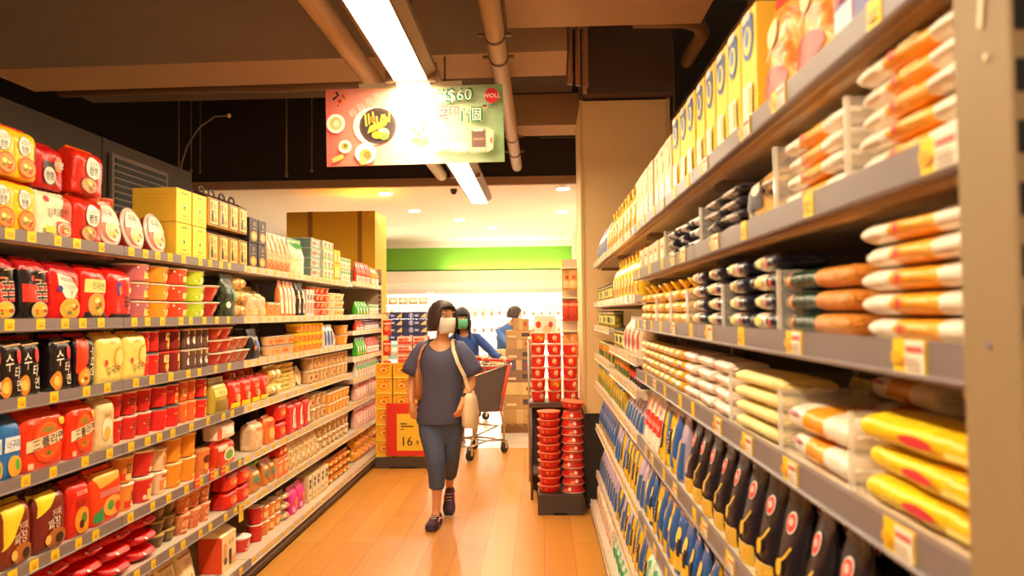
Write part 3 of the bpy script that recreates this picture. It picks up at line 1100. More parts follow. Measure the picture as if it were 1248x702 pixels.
# --- first shelf
K['jja_y'] = bag(.20, .165, .10, film((250, 190, 30)), 'block', octagon(-.05, .68, .22, .2) + [('text', '오징어', -.05, .76, .13, BLK), ('text', '짬뽕', -.05, .60, .16, BLK)] + dish(.05, .24, .36, .22, (200, 80, 20), (244, 140, 40), 2), seed=1, sealcol=film((230, 60, 30)))
K['kimchi'] = bag(.20, .155, .09, film((226, 226, 190)), 'block', [('poly', [(.5, .98), (.5, .4), (.1, .5), (.2, .98)], (214, 70, 40)), ('ell', -.28, .86, .07, .07, (220, 40, 30)), ('text', '김치라면', .02, .58, .2, (90, 30, 24), .08), ('rect', -.02, .04, .42, .38, (206, 60, 30))] + dish(.2, .2, .2, .16, (240, 220, 200), (236, 110, 50), 3) + [('rect', -.36, .08, -.1, .24, (220, 210, 60))], seed=2)
K['jja_r'] = bag(.22, .17, .11, film((214, 40, 20)), 'block', octagon(.04, .62, .24, .26) + [('text', '오징어', .04, .72, .12, BLK), ('text', '짬뽕', .04, .55, .2, BLK)] + dish(-.1, .2, .28, .2, (120, 30, 20), (240, 150, 90), 4), seed=3, sealcol=film((240, 90, 30)))
K['hot_d'] = bag(.22, .16, .11, film((186, 18, 18)), 'block', [('rect', -.3, .12, .1, .62, (56, 18, 16)), ('ell', .2, .6, .14, .18, (232, 120, 60)), ('text', '비빔면', .22, .6, .16, (250, 236, 220))] + octagon(-.1, .3, .2, .2, (214, 200, 180)) + [('text', '짬뽕', -.1, .3, .2, BLK)], seed=4)
K['redcup'] = cup(.078, .052, .066, card((232, 62, 28)), [('ell', -.1, .6, .1, .16, (250, 150, 90)), ('ell', .22, .35, .06, .1, (250, 180, 120)), ('ell', .3, .7, .05, .1, (250, 150, 90))], [(.93, card((250, 200, 170)))], (244, 110, 60))
K['edge'] = edge_bowl(.098, .07, card((176, 20, 30)), clear((250, 225, 210), .75), [('ell', 0, .5, .40, .40, (240, 110, 80)), ('poly', [(-.38, .5), (.38, .5), (.34, .75), (.1, .9), (-.2, .88), (-.34, .72)], (246, 226, 200)), ('text', '우육', -.06, .72, .17, (60, 50, 60))] + dish(.04, .34, .3, .22, (246, 230, 210), (240, 200, 140), 5))
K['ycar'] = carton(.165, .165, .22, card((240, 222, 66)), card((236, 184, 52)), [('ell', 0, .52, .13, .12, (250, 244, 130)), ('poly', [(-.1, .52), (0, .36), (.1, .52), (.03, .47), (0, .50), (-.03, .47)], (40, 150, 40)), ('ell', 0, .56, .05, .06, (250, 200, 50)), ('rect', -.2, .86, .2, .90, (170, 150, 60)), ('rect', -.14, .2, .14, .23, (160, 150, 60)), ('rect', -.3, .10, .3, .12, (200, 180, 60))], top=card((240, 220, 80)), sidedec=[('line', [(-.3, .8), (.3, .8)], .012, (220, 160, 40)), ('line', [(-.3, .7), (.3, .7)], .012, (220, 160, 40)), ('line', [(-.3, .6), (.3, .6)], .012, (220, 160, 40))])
gold = [('rect', -.46, .03, .46, .97, (52, 34, 26)), ('rect', -.40, .07, .40, .93, (246, 204, 90)), ('text', '담', .1, .72, .18, (70, 40, 20)), ('text', '수', .12, .50, .16, (70, 40, 20)), ('rect', -.28, .14, -.06, .42, (46, 34, 30)), ('ell', -.17, .48, .08, .09, (60, 44, 36)), ('ell', .14, .22, .16, .10, (226, 140, 50)), ('rect', -.3, .6, -.18, .86, (120, 80, 40))]
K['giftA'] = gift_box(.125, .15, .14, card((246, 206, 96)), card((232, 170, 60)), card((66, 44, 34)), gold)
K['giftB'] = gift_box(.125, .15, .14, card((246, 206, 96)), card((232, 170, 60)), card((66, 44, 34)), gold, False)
K['dbox'] = carton(.105, .15, .12, card((58, 40, 36)), card((48, 34, 32)), [('ell', 0, .28, .36, .2, (244, 150, 50)), ('ell', 0, .28, .22, .12, (250, 190, 90)), ('text', '흑', 0, .76, .18, (214, 180, 140)), ('rect', -.2, .56, .2, .6, (170, 130, 100))], flap=True)
K['clearbag'] = bag(.13, .24, .07, crumb((240, 190, 120), (196, 110, 56), 55), 'pinch', [('rect', -.42, .30, .42, .52, (238, 200, 150)), ('text', '국수', 0, .42, .1, (180, 50, 30)), ('rect', -.3, .08, .3, .2, (220, 110, 60))], seed=6, sealcol=film((240, 180, 120)))
K['greenbag'] = bag(.22, .25, .09, crumb((244, 238, 196), (206, 200, 130), 45), 'pinch', [('poly', [(-.45, .9), (-.1, .72), (.2, .82), (.46, .7), (.46, .94), (-.45, .94)], (70, 160, 60)), ('ell', .12, .45, .2, .16, (250, 246, 220)), ('text', '쌀국수', .12, .45, .1, (60, 120, 50))], seed=7, sealcol=film((70, 150, 60)))
K['teal'] = tray_stack_unit(.19, .072, .15, card((122, 150, 140)), [('rect', -.42, .15, .42, .86, (206, 216, 196)), ('rect', -.36, .3, .05, .7, (220, 120, 80)), ('text', '비빔', .2, .5, .4, (60, 80, 70))])
K['wgbox'] = carton(.10, .075, .12, card((246, 240, 214)), card((220, 224, 190)), [('rect', -.44, .08, .44, .36, (130, 190, 70)), ('ell', .12, .6, .2, .26, (226, 90, 50)), ('text', '면', -.25, .66, .4, (60, 110, 50))])
K['ybox'] = carton(.09, .13, .12, card((250, 222, 60)), card((230, 190, 40)), [('ell', 0, .5, .3, .2, (250, 246, 200)), ('text', '계란', 0, .5, .16, (200, 70, 30)), ('rect', -.4, .1, .4, .2, (220, 90, 30))])
K['wgsm'] = carton(.095, .105, .10, card((246, 242, 218)), card((214, 220, 180)), [('rect', -.44, .68, .44, .92, (90, 170, 60)), ('ell', 0, .36, .26, .2, (238, 170, 80)), ('rect', -.44, .02, .44, .1, (220, 90, 50))])
K['redpk'] = bag(.085, .19, .05, film((232, 58, 26)), 'pinch', [('rect', -.42, .06, .42, .36, (250, 234, 210)), ('rect', -.3, .1, -.1, .3, (190, 90, 60)), ('rect', .1, .1, .3, .3, (190, 90, 60)), ('text', '면', 0, .56, .16, (255, 240, 210))], seed=8)
K['orgpk'] = bag(.085, .17, .05, film((246, 150, 30)), 'pinch', [('rect', -.42, .06, .42, .4, (250, 240, 214)), ('ell', 0, .58, .24, .1, (250, 220, 90))], seed=9)
# --- second shelf
sin_dec = [('rect', -.5, .30, .5, .60, (236, 44, 24)), ('text', '辛', 0.144, 0.460, .42, (240, 214, 190), .03), ('text', '辛', 0.176, 0.460, .42, (240, 214, 190), .03), ('text', '辛', 0.160, 0.444, .42, (240, 214, 190), .03), ('text', '辛', 0.160, 0.476, .42, (240, 214, 190), .03), ('text', '辛', .16, .46, .42, (20, 12, 12), .03), ('ell', -.16, .70, .055, .05, (230, 40, 30)), ('rect', -.08, .66, .1, .69, (240, 120, 60)), ('line', [(.02, .80), (.40, .84)], .02, (206, 150, 90))] + dish(.06, .16, .30, .15, (190, 180, 150), (248, 180, 50), 11)
K['sinblk'] = bag(.19, .205, .11, film((26, 18, 20)), 'block', sin_dec, seed=11, sealcol=film((170, 16, 26)), bands=[(0, film((26, 18, 20))), (.84, film((176, 18, 26)))])
K['ansung'] = bag(.18, .20, .11, film((224, 24, 20)), 'block', [('poly', [(-.36, .84), (.1, .78), (.34, .56), (.16, .36), (-.12, .40), (-.32, .60)], (250, 240, 214)), ('text', 'ANSUNG', -.04, .73, .075, BLK, -.12), ('text', '안성탕면', .04, .60, .10, (160, 120, 90), -.1), ('text', '면', .08, .48, .10, BLK), ('ell', -.30, .56, .08, .06, (50, 50, 140))] + dish(.06, .20, .36, .20, (244, 190, 90), (250, 170, 50), 12), seed=12, bands=[(0, film((224, 24, 20))), (.86, film((168, 14, 24)))], sealcol=film((168, 14, 24)))
K['cham'] = bag(.17, .20, .11, film((228, 34, 20)), 'block', [('rect', -.44, .52, .44, .78, (248, 222, 130)), ('text', '진라면', .06, .65, .14, (60, 70, 40), -.04), ('rect', -.5, 0, .5, .14, (36, 20, 18))] + dish(.0, .27, .36, .24, (206, 150, 90), (240, 160, 60), 13), seed=13, sealcol=film((170, 24, 24)))
K['sinred'] = bag(.20, .20, .11, film((232, 30, 22)), 'block', [('ell', -.14, .62, .1, .15, (70, 50, 150)), ('ell', -.1, .58, .05, .1, (230, 120, 60)), ('text', '辛', .20, .34, .34, (24, 14, 14)), ('line', [(-.2, .8), (.3, .86)], .022, (250, 220, 200)), ('rect', -.5, 0, .5, .10, (34, 20, 20)), ('ell', .3, .6, .06, .06, (250, 200, 100))], seed=14)
def sqtub(c, acc, txt, sd):
    q = random.Random(sd)
    D = [('rect', .02, .14, .36, .5, acc), ('text', txt, .19, .68, .22, (120, 50, 40))]
    for k in range(7):
        D.append(('ell', q.uniform(-.42, .44), q.uniform(.2, .85), .035, .06, ((250, 240, 210), (230, 120, 60), (250, 220, 120))[k % 3]))
    return cup(.082, .058, .066, card(c), D, [(.94, card((250, 230, 190)))], (250, 232, 200), p=3.2)
K['tubP'] = sqtub((196, 104, 110), (250, 226, 110), '떡', 1)
K['tubO'] = sqtub((246, 156, 26), (250, 190, 70), '볶', 2)
K['tubR'] = sqtub((236, 70, 30), (250, 226, 120), '이', 3)
K['tubG'] = sqtub((190, 214, 36), (244, 236, 150), '치즈', 4)
K['redtray'] = cup(.085, .045, .078, card((190, 44, 30)), [('poly', [(-.06, .2), (.06, .2), (.14, .7), (-.02, .8)], (244, 150, 110)), ('text', '라', .16, .5, .3, (250, 220, 190))], [(.9, clear((250, 225, 200), .8))], (250, 225, 200), p=3)
K['dgreen'] = bag(.13, .23, .07, crumb((50, 74, 42), (24, 22, 20), 40), 'pinch', [('rect', .1, .4, .42, .7, (30, 110, 54)), ('ell', -.2, .3, .16, .08, (220, 220, 200))], seed=15, sealcol=film((60, 60, 50)))
K['wreath'] = bag(.125, .085, .11, crumb((248, 222, 150), (222, 160, 70), 40), 'pillow', [('ell', 0, .5, .32, .36, (238, 150, 60)), ('ell', 0, .5, .24, .28, (250, 226, 150)), ('ell', .02, .5, .12, .14, (230, 110, 60))], seed=16, seal=False)
K['redpr'] = bag(.18, .13, .08, crumb((246, 216, 170), (228, 170, 110), 30), 'block', [('text', 'SSAM', 0, .66, .2, (206, 40, 24)), ('line', [(-.4, .5), (.4, .5)], .03, (206, 60, 30)), ('rect', -.4, .1, .4, .38, (242, 190, 120))], seed=17)
K['ypile'] = bag(.17, .085, .12, crumb((248, 216, 120), (226, 170, 80), 36), 'pillow', [('ell', .0, .5, .22, .3, (250, 236, 200))], seed=18)
K['orgtray'] = tray_stack_unit(.15, .09, .12, card((244, 160, 56)), [('ell', 0, .5, .26, .34, (232, 90, 30)), ('text', '면', 0, .5, .4, (255, 240, 200)), ('rect', -.46, .84, .46, .96, (250, 220, 170))])
K['tallwo'] = bag(.11, .23, .06, film((246, 150, 70)), 'pinch', [('rect', -.44, .08, .0, .86, (250, 236, 214)), ('ell', .16, .5, .2, .14, (230, 90, 40)), ('text', '칼', -.22, .6, .12, (140, 60, 40))], seed=19)
K['tallbk'] = bag(.10, .23, .06, film((50, 36, 34)), 'pinch', [('rect', -.1, .1, .44, .8, (240, 226, 196)), ('text', '흑', -.28, .6, .13, (240, 200, 120)), ('rect', .02, .2, .34, .4, (150, 70, 50))], seed=20)
K['lean'] = carton(.05, .2, .15, card((246, 236, 220)), card((232, 212, 190)), [('rect', -.3, .1, .3, .5, (214, 110, 70)), ('rect', -.3, .6, .3, .8, (90, 60, 60))], flap=False)
K['rwbowl'] = cup(.055, .048, .072, card((232, 74, 40)), [('rect', -.34, .2, .34, .72, (248, 186, 120)), ('ell', 0, .46, .12, .2, (226, 60, 40))], None, (250, 232, 206))
K['palebowl'] = cup(.062, .056, .07, card((248, 226, 176)), [('rect', -.3, .2, .3, .6, (240, 196, 110)), ('ell', .1, .4, .1, .18, (220, 120, 60))], None, (250, 240, 220))
# --- third shelf
suta = [('text', '수', -.18, .62, .30, (246, 236, 214), .05), ('text', '타', .14, .44, .22, (246, 236, 214)), ('text', '면', .22, .22, .20, (246, 236, 214)), ('ell', .2, .72, .10, .13, (226, 40, 30)), ('ell', -.28, .2, .2, .18, (240, 140, 40)), ('ell', -.3, .2, .12, .1, (250, 200, 90)), ('line', [(-.4, .9), (.4, .93)], .025, (206, 150, 90))]
K['suta'] = bag(.18, .194, .11, film((28, 18, 20)), 'block', suta, seed=21, sealcol=film((160, 20, 24)))
K['sutas'] = bag(.16, .195, .12, film((36, 20, 20)), 'block', [('poly', [(-.46, .96), (.1, .98), (.0, .5), (-.3, .2), (-.46, .3)], (228, 60, 24)), ('text', '수타면', .25, .5, .2, (246, 236, 214), -1.57)] + dish(-.14, .2, .28, .2, (230, 100, 40), (246, 170, 60), 22), seed=22, sealcol=film((200, 40, 24)))
K['flat_rd'] = bag(.17, .06, .11, film((206, 40, 34)), 'pillow', [('ell', -.1, .5, .2, .3, (236, 190, 110))], seed=23)
K['kal'] = bag(.175, .196, .11, film((246, 216, 110)), 'block', [('ell', .26, .52, .22, .24, (236, 170, 60)), ('ell', .26, .52, .16, .18, (250, 216, 120)), ('text', '칼국수', .02, .27, .17, (64, 50, 40), .1), ('ell', -.24, .42, .07, .07, (224, 60, 40)), ('text', '멸치', .02, .84, .09, (200, 110, 70))], seed=24, sealcol=film((244, 170, 50)))
K['bigred'] = cup(.118, .056, .064, card((224, 30, 24)), [('rect', .12, .04, .44, .5, (246, 190, 70)), ('ell', .3, .26, .12, .14, (236, 100, 40)), ('ell', .2, .7, .06, .06, (250, 210, 140)), ('rect', -.34, .56, .0, .64, (250, 120, 60))], [(.93, card((250, 210, 180)))], (90, 100, 110))
K['dredcup'] = cup(.118, .056, .064, card((140, 26, 24)), [('rect', -.22, .48, .36, .82, (246, 216, 130)), ('text', '열라', .07, .66, .18, (150, 40, 30)), ('ell', .08, .26, .22, .22, (244, 150, 50)), ('ell', .08, .26, .12, .12, (250, 210, 100))], [(.93, card((230, 60, 40)))], (226, 60, 40))
K['browncup'] = cup(.11, .038, .044, card((112, 74, 60)), [('ell', 0, .38, .24, .2, (244, 232, 210)), ('rect', -.3, .02, .34, .2, (80, 60, 54)), ('ell', 0, .78, .16, .1, (236, 190, 90)), ('ell', .1, .5, .12, .12, (90, 50, 40))], [(.94, card((240, 220, 200)))], (236, 214, 196))
K['trap'] = cup(.075, .052, .082, card((196, 52, 34)), [('ell', 0, .5, .1, .22, (244, 160, 90)), ('rect', .14, .3, .3, .7, (246, 190, 140))], [(.92, card((250, 214, 190)))], (246, 206, 180), p=3.4)
K['trapc'] = cup(.07, .052, .082, crumb((206, 130, 90), (176, 70, 46), 40), [('rect', .1, .2, .24, .8, (250, 220, 190))], [(.92, card((250, 220, 200)))], (250, 226, 206), p=3.4)
K['roundside'] = edge_bowl(.075, .12, card((214, 150, 96)), card((250, 232, 196)), [('ell', 0, .5, .34, .34, (246, 206, 130)), ('ell', 0, .5, .2, .2, (236, 150, 90))])
K['roundred'] = edge_bowl(.07, .11, card((190, 60, 40)), card((250, 236, 220)), [('ell', 0, .5, .34, .34, (246, 220, 200)), ('ell', 0, .55, .18, .18, (206, 60, 50))])
K['blackbag'] = bag(.16, .17, .09, film((38, 30, 34)), 'pinch', [('ell', .1, .5, .22, .2, (60, 90, 150)), ('ell', -.2, .4, .1, .1, (236, 120, 50)), ('rect', -.3, .7, .3, .78, (170, 140, 110))], seed=25)
K['smallbowl'] = cup(.062, .05, .066, card((240, 190, 130)), [('rect', -.3, .2, .3, .6, (236, 130, 60)), ('rect', -.4, .8, .4, .9, (170, 110, 90))], None, (214, 190, 170))
K['yband'] = cup(.078, .05, .062, card((244, 170, 50)), [('ell', -.2, .42, .12, .24, (240, 110, 40)), ('ell', .2, .42, .12, .24, (240, 110, 40)), ('ell', 0, .42, .07, .15, (250, 230, 170))], [(.74, card((250, 222, 40)))], (250, 220, 40), p=3)
K['bluewht'] = bag(.10, .17, .06, film((236, 232, 226)), 'pinch', [('rect', -.44, .1, -.1, .8, (70, 100, 150)), ('rect', .2, .2, .42, .7, (110, 130, 160))], seed=26)
K['orgtub'] = cup(.085, .052, .064, card((244, 164, 60)), [('rect', -.34, .18, .34, .7, (250, 210, 120)), ('ell', .05, .45, .16, .2, (236, 110, 40))], None, (248, 226, 190), p=3)
K['redwhite'] = bag(.10, .15, .06, film((224, 44, 30)), 'pinch', [('rect', -.44, .1, .44, .5, (248, 240, 226)), ('ell', -.2, .3, .1, .1, (214, 60, 50)), ('ell', .2, .3, .1, .1, (214, 60, 50))], seed=27)
K['purple'] = bag(.11, .14, .06, film((110, 40, 80)), 'pinch', [('rect', -.44, .08, .44, .5, (244, 232, 226)), ('ell', -.2, .3, .1, .1, (140, 50, 90)), ('ell', .2, .3, .1, .1, (140, 50, 90))], seed=28)
# --- fourth shelf
K['blue'] = bag(.17, .20, .11, film((40, 110, 180)), 'block', [('rect', -.3, .45, .44, .7, (230, 236, 240)), ('text', '너구리', .06, .57, .16, (30, 50, 80)), ('ell', .1, .2, .3, .18, (240, 170, 50)), ('ell', .2, .22, .1, .1, (90, 170, 60))], seed=29)
sam = [('ell', .04, .50, .37, .41, (206, 70, 20)), ('ell', .04, .50, .345, .385, (242, 70, 24)), ('ell', .04, .50, .28, .32, (236, 120, 40)), ('ell', .04, .50, .25, .28, (240, 90, 30)), ('ell', .03, .69, .15, .055, (150, 130, 50)), ('ell', .04, .27, .05, .04, (90, 140, 40)), ('poly', [(-.44, .34), (.5, .46), (.5, .66), (-.44, .54)], (248, 214, 170)), ('text', '三養라면', .03, .50, .20, (40, 36, 66), .12, 1.0), ('ell', .36, .80, .1, .07, (250, 190, 50)), ('rect', -.42, .06, -.32, .16, (250, 190, 150)), ('text', '5개입', -.36, .86, .05, (250, 230, 210))]
K['samyang'] = bag(.215, .20, .12, film((240, 58, 22)), 'block', sam, seed=30, crinkle=.003)
K['samside'] = bag(.215, .20, .12, film((240, 58, 22)), 'block', sam, seed=31, crinkle=.003)
K['cream'] = bag(.15, .20, .10, film((236, 206, 150)), 'block', [('ell', 0, .4, .3, .22, (246, 232, 200)), ('ell', 0, .32, .2, .14, (236, 180, 70)), ('text', '사리', 0, .7, .14, (120, 80, 50))], seed=32)
shin = lambda a: [('ell', a, .52, .17, .26, (246, 226, 200)), ('text', '辛', a, .54, .34, (40, 14, 14)), ('ell', a + .16, .2, .1, .12, (246, 150, 50)), ('rect', -.36, .5, -.26, .82, (248, 230, 210))]
K['shincup'] = cup(.118, .058, .070, card((216, 32, 26)), [('ell', .05, .5, .15, .26, (232, 80, 50)), ('text', '辛', .05, .5, .42, (40, 14, 14)), ('ell', .34, .18, .1, .14, (246, 170, 60)), ('ell', -.2, .5, .05, .05, (250, 150, 130))], [(.94, card((250, 190, 170)))], (244, 206, 190))
K['ordcup'] = cup(.118, .05, .058, card((236, 104, 40)), [('rect', -.34, .3, .36, .62, (246, 160, 70)), ('ell', .04, .42, .26, .2, (250, 206, 130)), ('ell', .05, .42, .16, .12, (226, 80, 40)), ('text', '면', .05, .8, .16, (255, 236, 200))], [(.94, card((250, 210, 170)))], (246, 180, 120))
K['yelbag'] = bag(.15, .18, .09, film((196, 170, 60)), 'pinch', [('rect', -.4, .5, .4, .72, (240, 220, 110)), ('text', '면사랑', 0, .61, .12, (80, 90, 30)), ('rect', -.4, .1, .4, .4, (150, 120, 40))], seed=33)
K['ryband'] = bag(.17, .155, .10, film((226, 50, 26)), 'block', [('rect', -.5, .02, .5, .22, (248, 220, 30)), ('text', '라볶이', .02, .66, .2, (250, 226, 200)), ('ell', .1, .38, .26, .14, (246, 190, 130)), ('ell', -.16, .42, .14, .14, (206, 90, 40))], seed=34)
K['redstk'] = bag(.15, .125, .10, film((230, 46, 28)), 'block', [('ell', -.2, .5, .17, .3, (250, 140, 60)), ('ell', .22, .5, .17, .3, (250, 140, 60)), ('ell', .22, .52, .08, .14, (250, 220, 120))], seed=35)
K['yelplate'] = cup(.03, .07, .088, card((246, 216, 110)), [], None, (246, 226, 150), domed=.002)
K['brtub'] = cup(.10, .056, .066, card((206, 160, 104)), [('rect', -.3, .2, .3, .7, (240, 200, 140)), ('ell', 0, .45, .14, .18, (180, 90, 50))], None, (248, 232, 206))
K['green'] = bag(.10, .16, .06, film((70, 170, 50)), 'pinch', [('ell', 0, .4, .3, .2, (246, 240, 214)), ('rect', -.3, .1, .3, .2, (250, 220, 60))], seed=36)
K['whitepk'] = bag(.10, .15, .06, film((240, 232, 212)), 'pinch', [('rect', -.4, .5, .0, .8, (90, 170, 70)), ('ell', .1, .3, .22, .16, (220, 110, 60)), ('rect', .1, .6, .4, .8, (90, 110, 170))], seed=37)
# --- fifth shelf
zha = [('poly', [(-.5, 1), (-.5, .6), (-.1, .74), (.2, .94), (.2, 1)], (246, 216, 40)), ('text', '짜장', .04, .44, .2, (246, 226, 200), .12), ('text', '진짜', .12, .62, .14, (236, 200, 170), .12), ('ell', .1, .18, .34, .17, (176, 100, 40)), ('ell', .2, .17, .13, .09, (40, 26, 24)), ('ell', -.18, .2, .1, .08, (240, 190, 90))]
K['zha'] = bag(.20, .205, .12, film((120, 40, 30)), 'block', zha, seed=38, sealcol=film((60, 30, 28)))
K['zhay'] = bag(.20, .205, .12, film((132, 50, 30)), 'block', [('poly', [(-.5, 1), (-.5, .3), (-.2, .44), (.2, .9), (.2, 1)], (244, 210, 40))] + zha[1:], seed=39, sealcol=film((200, 170, 50)))
K['sogo'] = bag(.17, .20, .11, film((222, 40, 24)), 'block', [('text', '소고기', .02, .62, .15, (60, 20, 16)), ('text', 'SOGOGI', .02, .80, .08, (250, 220, 190)), ('ell', .06, .28, .34, .25, (240, 150, 40)), ('ell', .12, .32, .12, .1, (90, 130, 40)), ('ell', .0, .22, .1, .08, (70, 30, 24))], seed=40, sealcol=film((200, 30, 24)))
K['orgmul'] = bag(.21, .205, .12, film((238, 70, 26)), 'block', [('poly', [(-.5, 1), (-.3, .7), (.3, .8), (.5, .96), (.5, 1)], (248, 170, 60)), ('rect', -.3, .52, .46, .64, (214, 120, 110)), ('ell', .12, .3, .3, .2, (244, 170, 70)), ('ell', .06, .32, .1, .1, (90, 160, 60)), ('poly', [(-.46, .08), (-.2, .08), (-.2, .36), (-.46, .24)], (40, 150, 80)), ('ell', .3, .26, .1, .1, (220, 60, 30))], seed=41)
K['yeo'] = cup(.115, .05, .060, card((238, 150, 60)), [('text', '열', .1, .52, .36, (50, 24, 20)), ('rect', -.36, .1, -.06, .36, (226, 60, 30)), ('ell', .1, .2, .16, .12, (250, 220, 140))], [(.94, card((250, 220, 190)))], (250, 226, 200))
K['redyeo'] = cup(.115, .052, .064, card((214, 40, 34)), [('rect', .1, .08, .38, .5, (240, 210, 120)), ('text', '열', .24, .58, .26, (246, 220, 100)), ('ell', .0, .2, .08, .1, (250, 220, 190))], [(.92, card((250, 230, 214)))], (250, 232, 214))
K['crcup'] = cup(.105, .046, .056, card((240, 206, 160)), [('rect', -.3, .2, .34, .62, (232, 140, 80)), ('ell', .1, .4, .16, .2, (250, 226, 180)), ('rect', -.2, .75, .3, .84, (190, 80, 50))], [(.94, card((250, 236, 214)))], (250, 232, 206))
K['orcup'] = cup(.12, .058, .068, card((238, 150, 36)), [('ell', .1, .6, .16, .2, (250, 206, 110)), ('text', '우', .1, .6, .26, (60, 34, 30)), ('rect', -.3, .16, .3, .26, (250, 196, 80))], [(.94, card((250, 220, 160)))], (250, 214, 150))
K['tallor'] = cup(.13, .042, .050, card((224, 130, 60)), [('ell', .05, .6, .26, .16, (120, 50, 30)), ('ell', .05, .3, .2, .14, (246, 190, 90))], [(.95, card((250, 210, 160)))], (214, 140, 80))
K['redcard'] = carton(.05, .07, .003, card((232, 70, 30)), None, [('rect', -.42, .3, .42, .45, (250, 170, 80)), ('rect', -.42, .62, .42, .74, (250, 190, 100))], flap=False, bev=.0004)
K['redwp'] = bag(.19, .125, .10, film((226, 62, 36)), 'block', [('ell', .1, .45, .3, .3, (246, 230, 200)), ('ell', .1, .42, .2, .2, (120, 170, 60)), ('rect', -.46, .7, .0, .9, (250, 200, 170)), ('rect', -.5, .02, .5, .12, (250, 150, 50))], seed=42)
K['white5'] = bag(.19, .115, .10, film((246, 228, 206)), 'block', [('ell', .1, .5, .26, .25, (250, 240, 226)), ('rect', -.46, .1, -.3, .8, (220, 90, 70)), ('rect', -.1, .8, .4, .88, (226, 130, 100))], seed=43)
K['cremebk'] = bag(.13, .16, .10, crumb((242, 214, 172), (228, 180, 130), 14), 'block', [('rect', -.3, .75, .3, .84, (220, 110, 70))], seed=44)
K['orgblk'] = bag(.11, .165, .10, film((240, 130, 50)), 'block', [('ell', 0, .4, .34, .22, (250, 200, 110)), ('rect', -.4, .7, .4, .86, (220, 70, 30))], seed=45)
K['redsq'] = bag(.13, .20, .09, film((224, 40, 36)), 'block', [('poly', [(-.1, .2), (.46, .1), (.46, .9), (.1, .8)], (246, 232, 214)), ('rect', .2, .3, .3, .6, (120, 60, 50))], seed=46)
# --- sixth shelf
K['redsh'] = bag(.21, .075, .17, film((216, 22, 22)), 'pillow', [('ell', .1, .5, .3, .3, (232, 50, 36)), ('poly', [(-.3, .4), (.0, .3), (.3, .5), (.1, .7)], (196, 18, 22)), ('ell', -.2, .6, .04, .08, (250, 214, 200))], seed=47, crinkle=.009)
K['dkbowl'] = cup(.062, .05, .074, card((96, 80, 60)), [('rect', -.3, .2, .3, .7, (140, 110, 70)), ('ell', .1, .45, .12, .2, (190, 160, 90))], [(.9, clear((220, 200, 170), .8))], (190, 160, 80))
K['orclear'] = cup(.115, .044, .060, crumb((232, 150, 100), (214, 100, 64), 30), [('ell', 0, .55, .26, .16, (244, 180, 120)), ('text', '면', 0, .55, .2, (190, 60, 40)), ('rect', -.3, .15, .3, .26, (246, 200, 150))], [(.92, card((250, 190, 150)))], (246, 190, 150))
K['redbag6'] = bag(.15, .12, .10, film((226, 44, 30)), 'block', [('ell', .0, .5, .3, .26, (240, 90, 40)), ('ell', .1, .42, .16, .16, (250, 170, 80)), ('rect', -.4, .8, .4, .9, (190, 30, 30))], seed=48)
K['grbag6'] = bag(.14, .12, .10, film((70, 190, 50)), 'pinch', [('ell', 0, .5, .2, .2, (150, 230, 110))], seed=49, crinkle=.008)
K['mix6'] = bag(.12, .15, .09, film((206, 130, 60)), 'pinch', [('ell', -.1, .5, .24, .16, (80, 140, 120)), ('ell', .2, .3, .16, .12, (230, 70, 40)), ('rect', -.3, .7, .3, .8, (240, 210, 150))], seed=50)
K['orbox6'] = carton(.10, .13, .10, card((236, 110, 50)), card((240, 170, 110)), [('ell', 0, .4, .34, .24, (248, 190, 120)), ('rect', -.4, .72, .4, .84, (250, 220, 190))])
K['pale6'] = bag(.13, .17, .08, crumb((240, 216, 160), (206, 160, 90), 42), 'pinch', [('rect', -.2, .3, .3, .5, (240, 226, 190)), ('ell', -.2, .65, .1, .08, (150, 110, 60))], seed=51)
K['cltub6'] = cup(.10, .05, .062, crumb((226, 190, 130), (186, 130, 80), 40), [('rect', -.3, .25, .3, .6, (244, 226, 190)), ('ell', .1, .42, .1, .12, (110, 150, 60))], [(.92, card((240, 226, 200)))], (240, 226, 200))
K['pink6'] = bag(.12, .18, .08, film((240, 190, 180)), 'pinch', [('ell', 0, .45, .3, .2, (250, 232, 220)), ('rect', -.4, .75, .4, .86, (226, 90, 100))], seed=52)
# --- bottom shelf
K['crmbag'] = bag(.16, .23, .09, film((240, 220, 172)), 'pinch', [('ell', .1, .3, .2, .16, (250, 240, 214)), ('ell', .1, .3, .12, .1, (236, 170, 90)), ('text', '소면', .0, .66, .12, (110, 60, 40)), ('rect', -.4, .8, .4, .84, (190, 130, 80))], seed=53)
K['gable'] = gift_box(.15, .19, .13, card((246, 222, 166)), card((236, 74, 26)), card((246, 226, 176)), [('rect', -.02, .1, .16, .55, (60, 40, 36)), ('ell', .3, .2, .16, .14, (236, 160, 90)), ('text', '국수', .1, .76, .16, (110, 50, 40)), ('rect', -.36, .2, -.2, .8, (226, 150, 90)), ('ell', -.28, .3, .12, .1, (120, 70, 50))], False)
K['redtub7'] = cup(.09, .044, .062, card((226, 70, 50)), [('ell', 0, .5, .2, .24, (246, 190, 150)), ('rect', -.3, .1, .3, .22, (250, 220, 190))], [(.9, card((250, 236, 226)))], (250, 240, 232))
K['redtall7'] = cup(.125, .04, .048, card((216, 44, 34)), [('ell', 0, .45, .26, .2, (240, 150, 90)), ('rect', -.3, .75, .3, .84, (250, 210, 180))], None, (246, 210, 190))
K['or7'] = cup(.09, .042, .052, card((238, 140, 70)), [('rect', -.3, .2, .3, .6, (250, 206, 130))], None, (246, 226, 200))
K['flat7'] = bag(.18, .05, .13, film((214, 190, 150)), 'pillow', [('ell', 0, .5, .2, .3, (226, 90, 60))], seed=54)
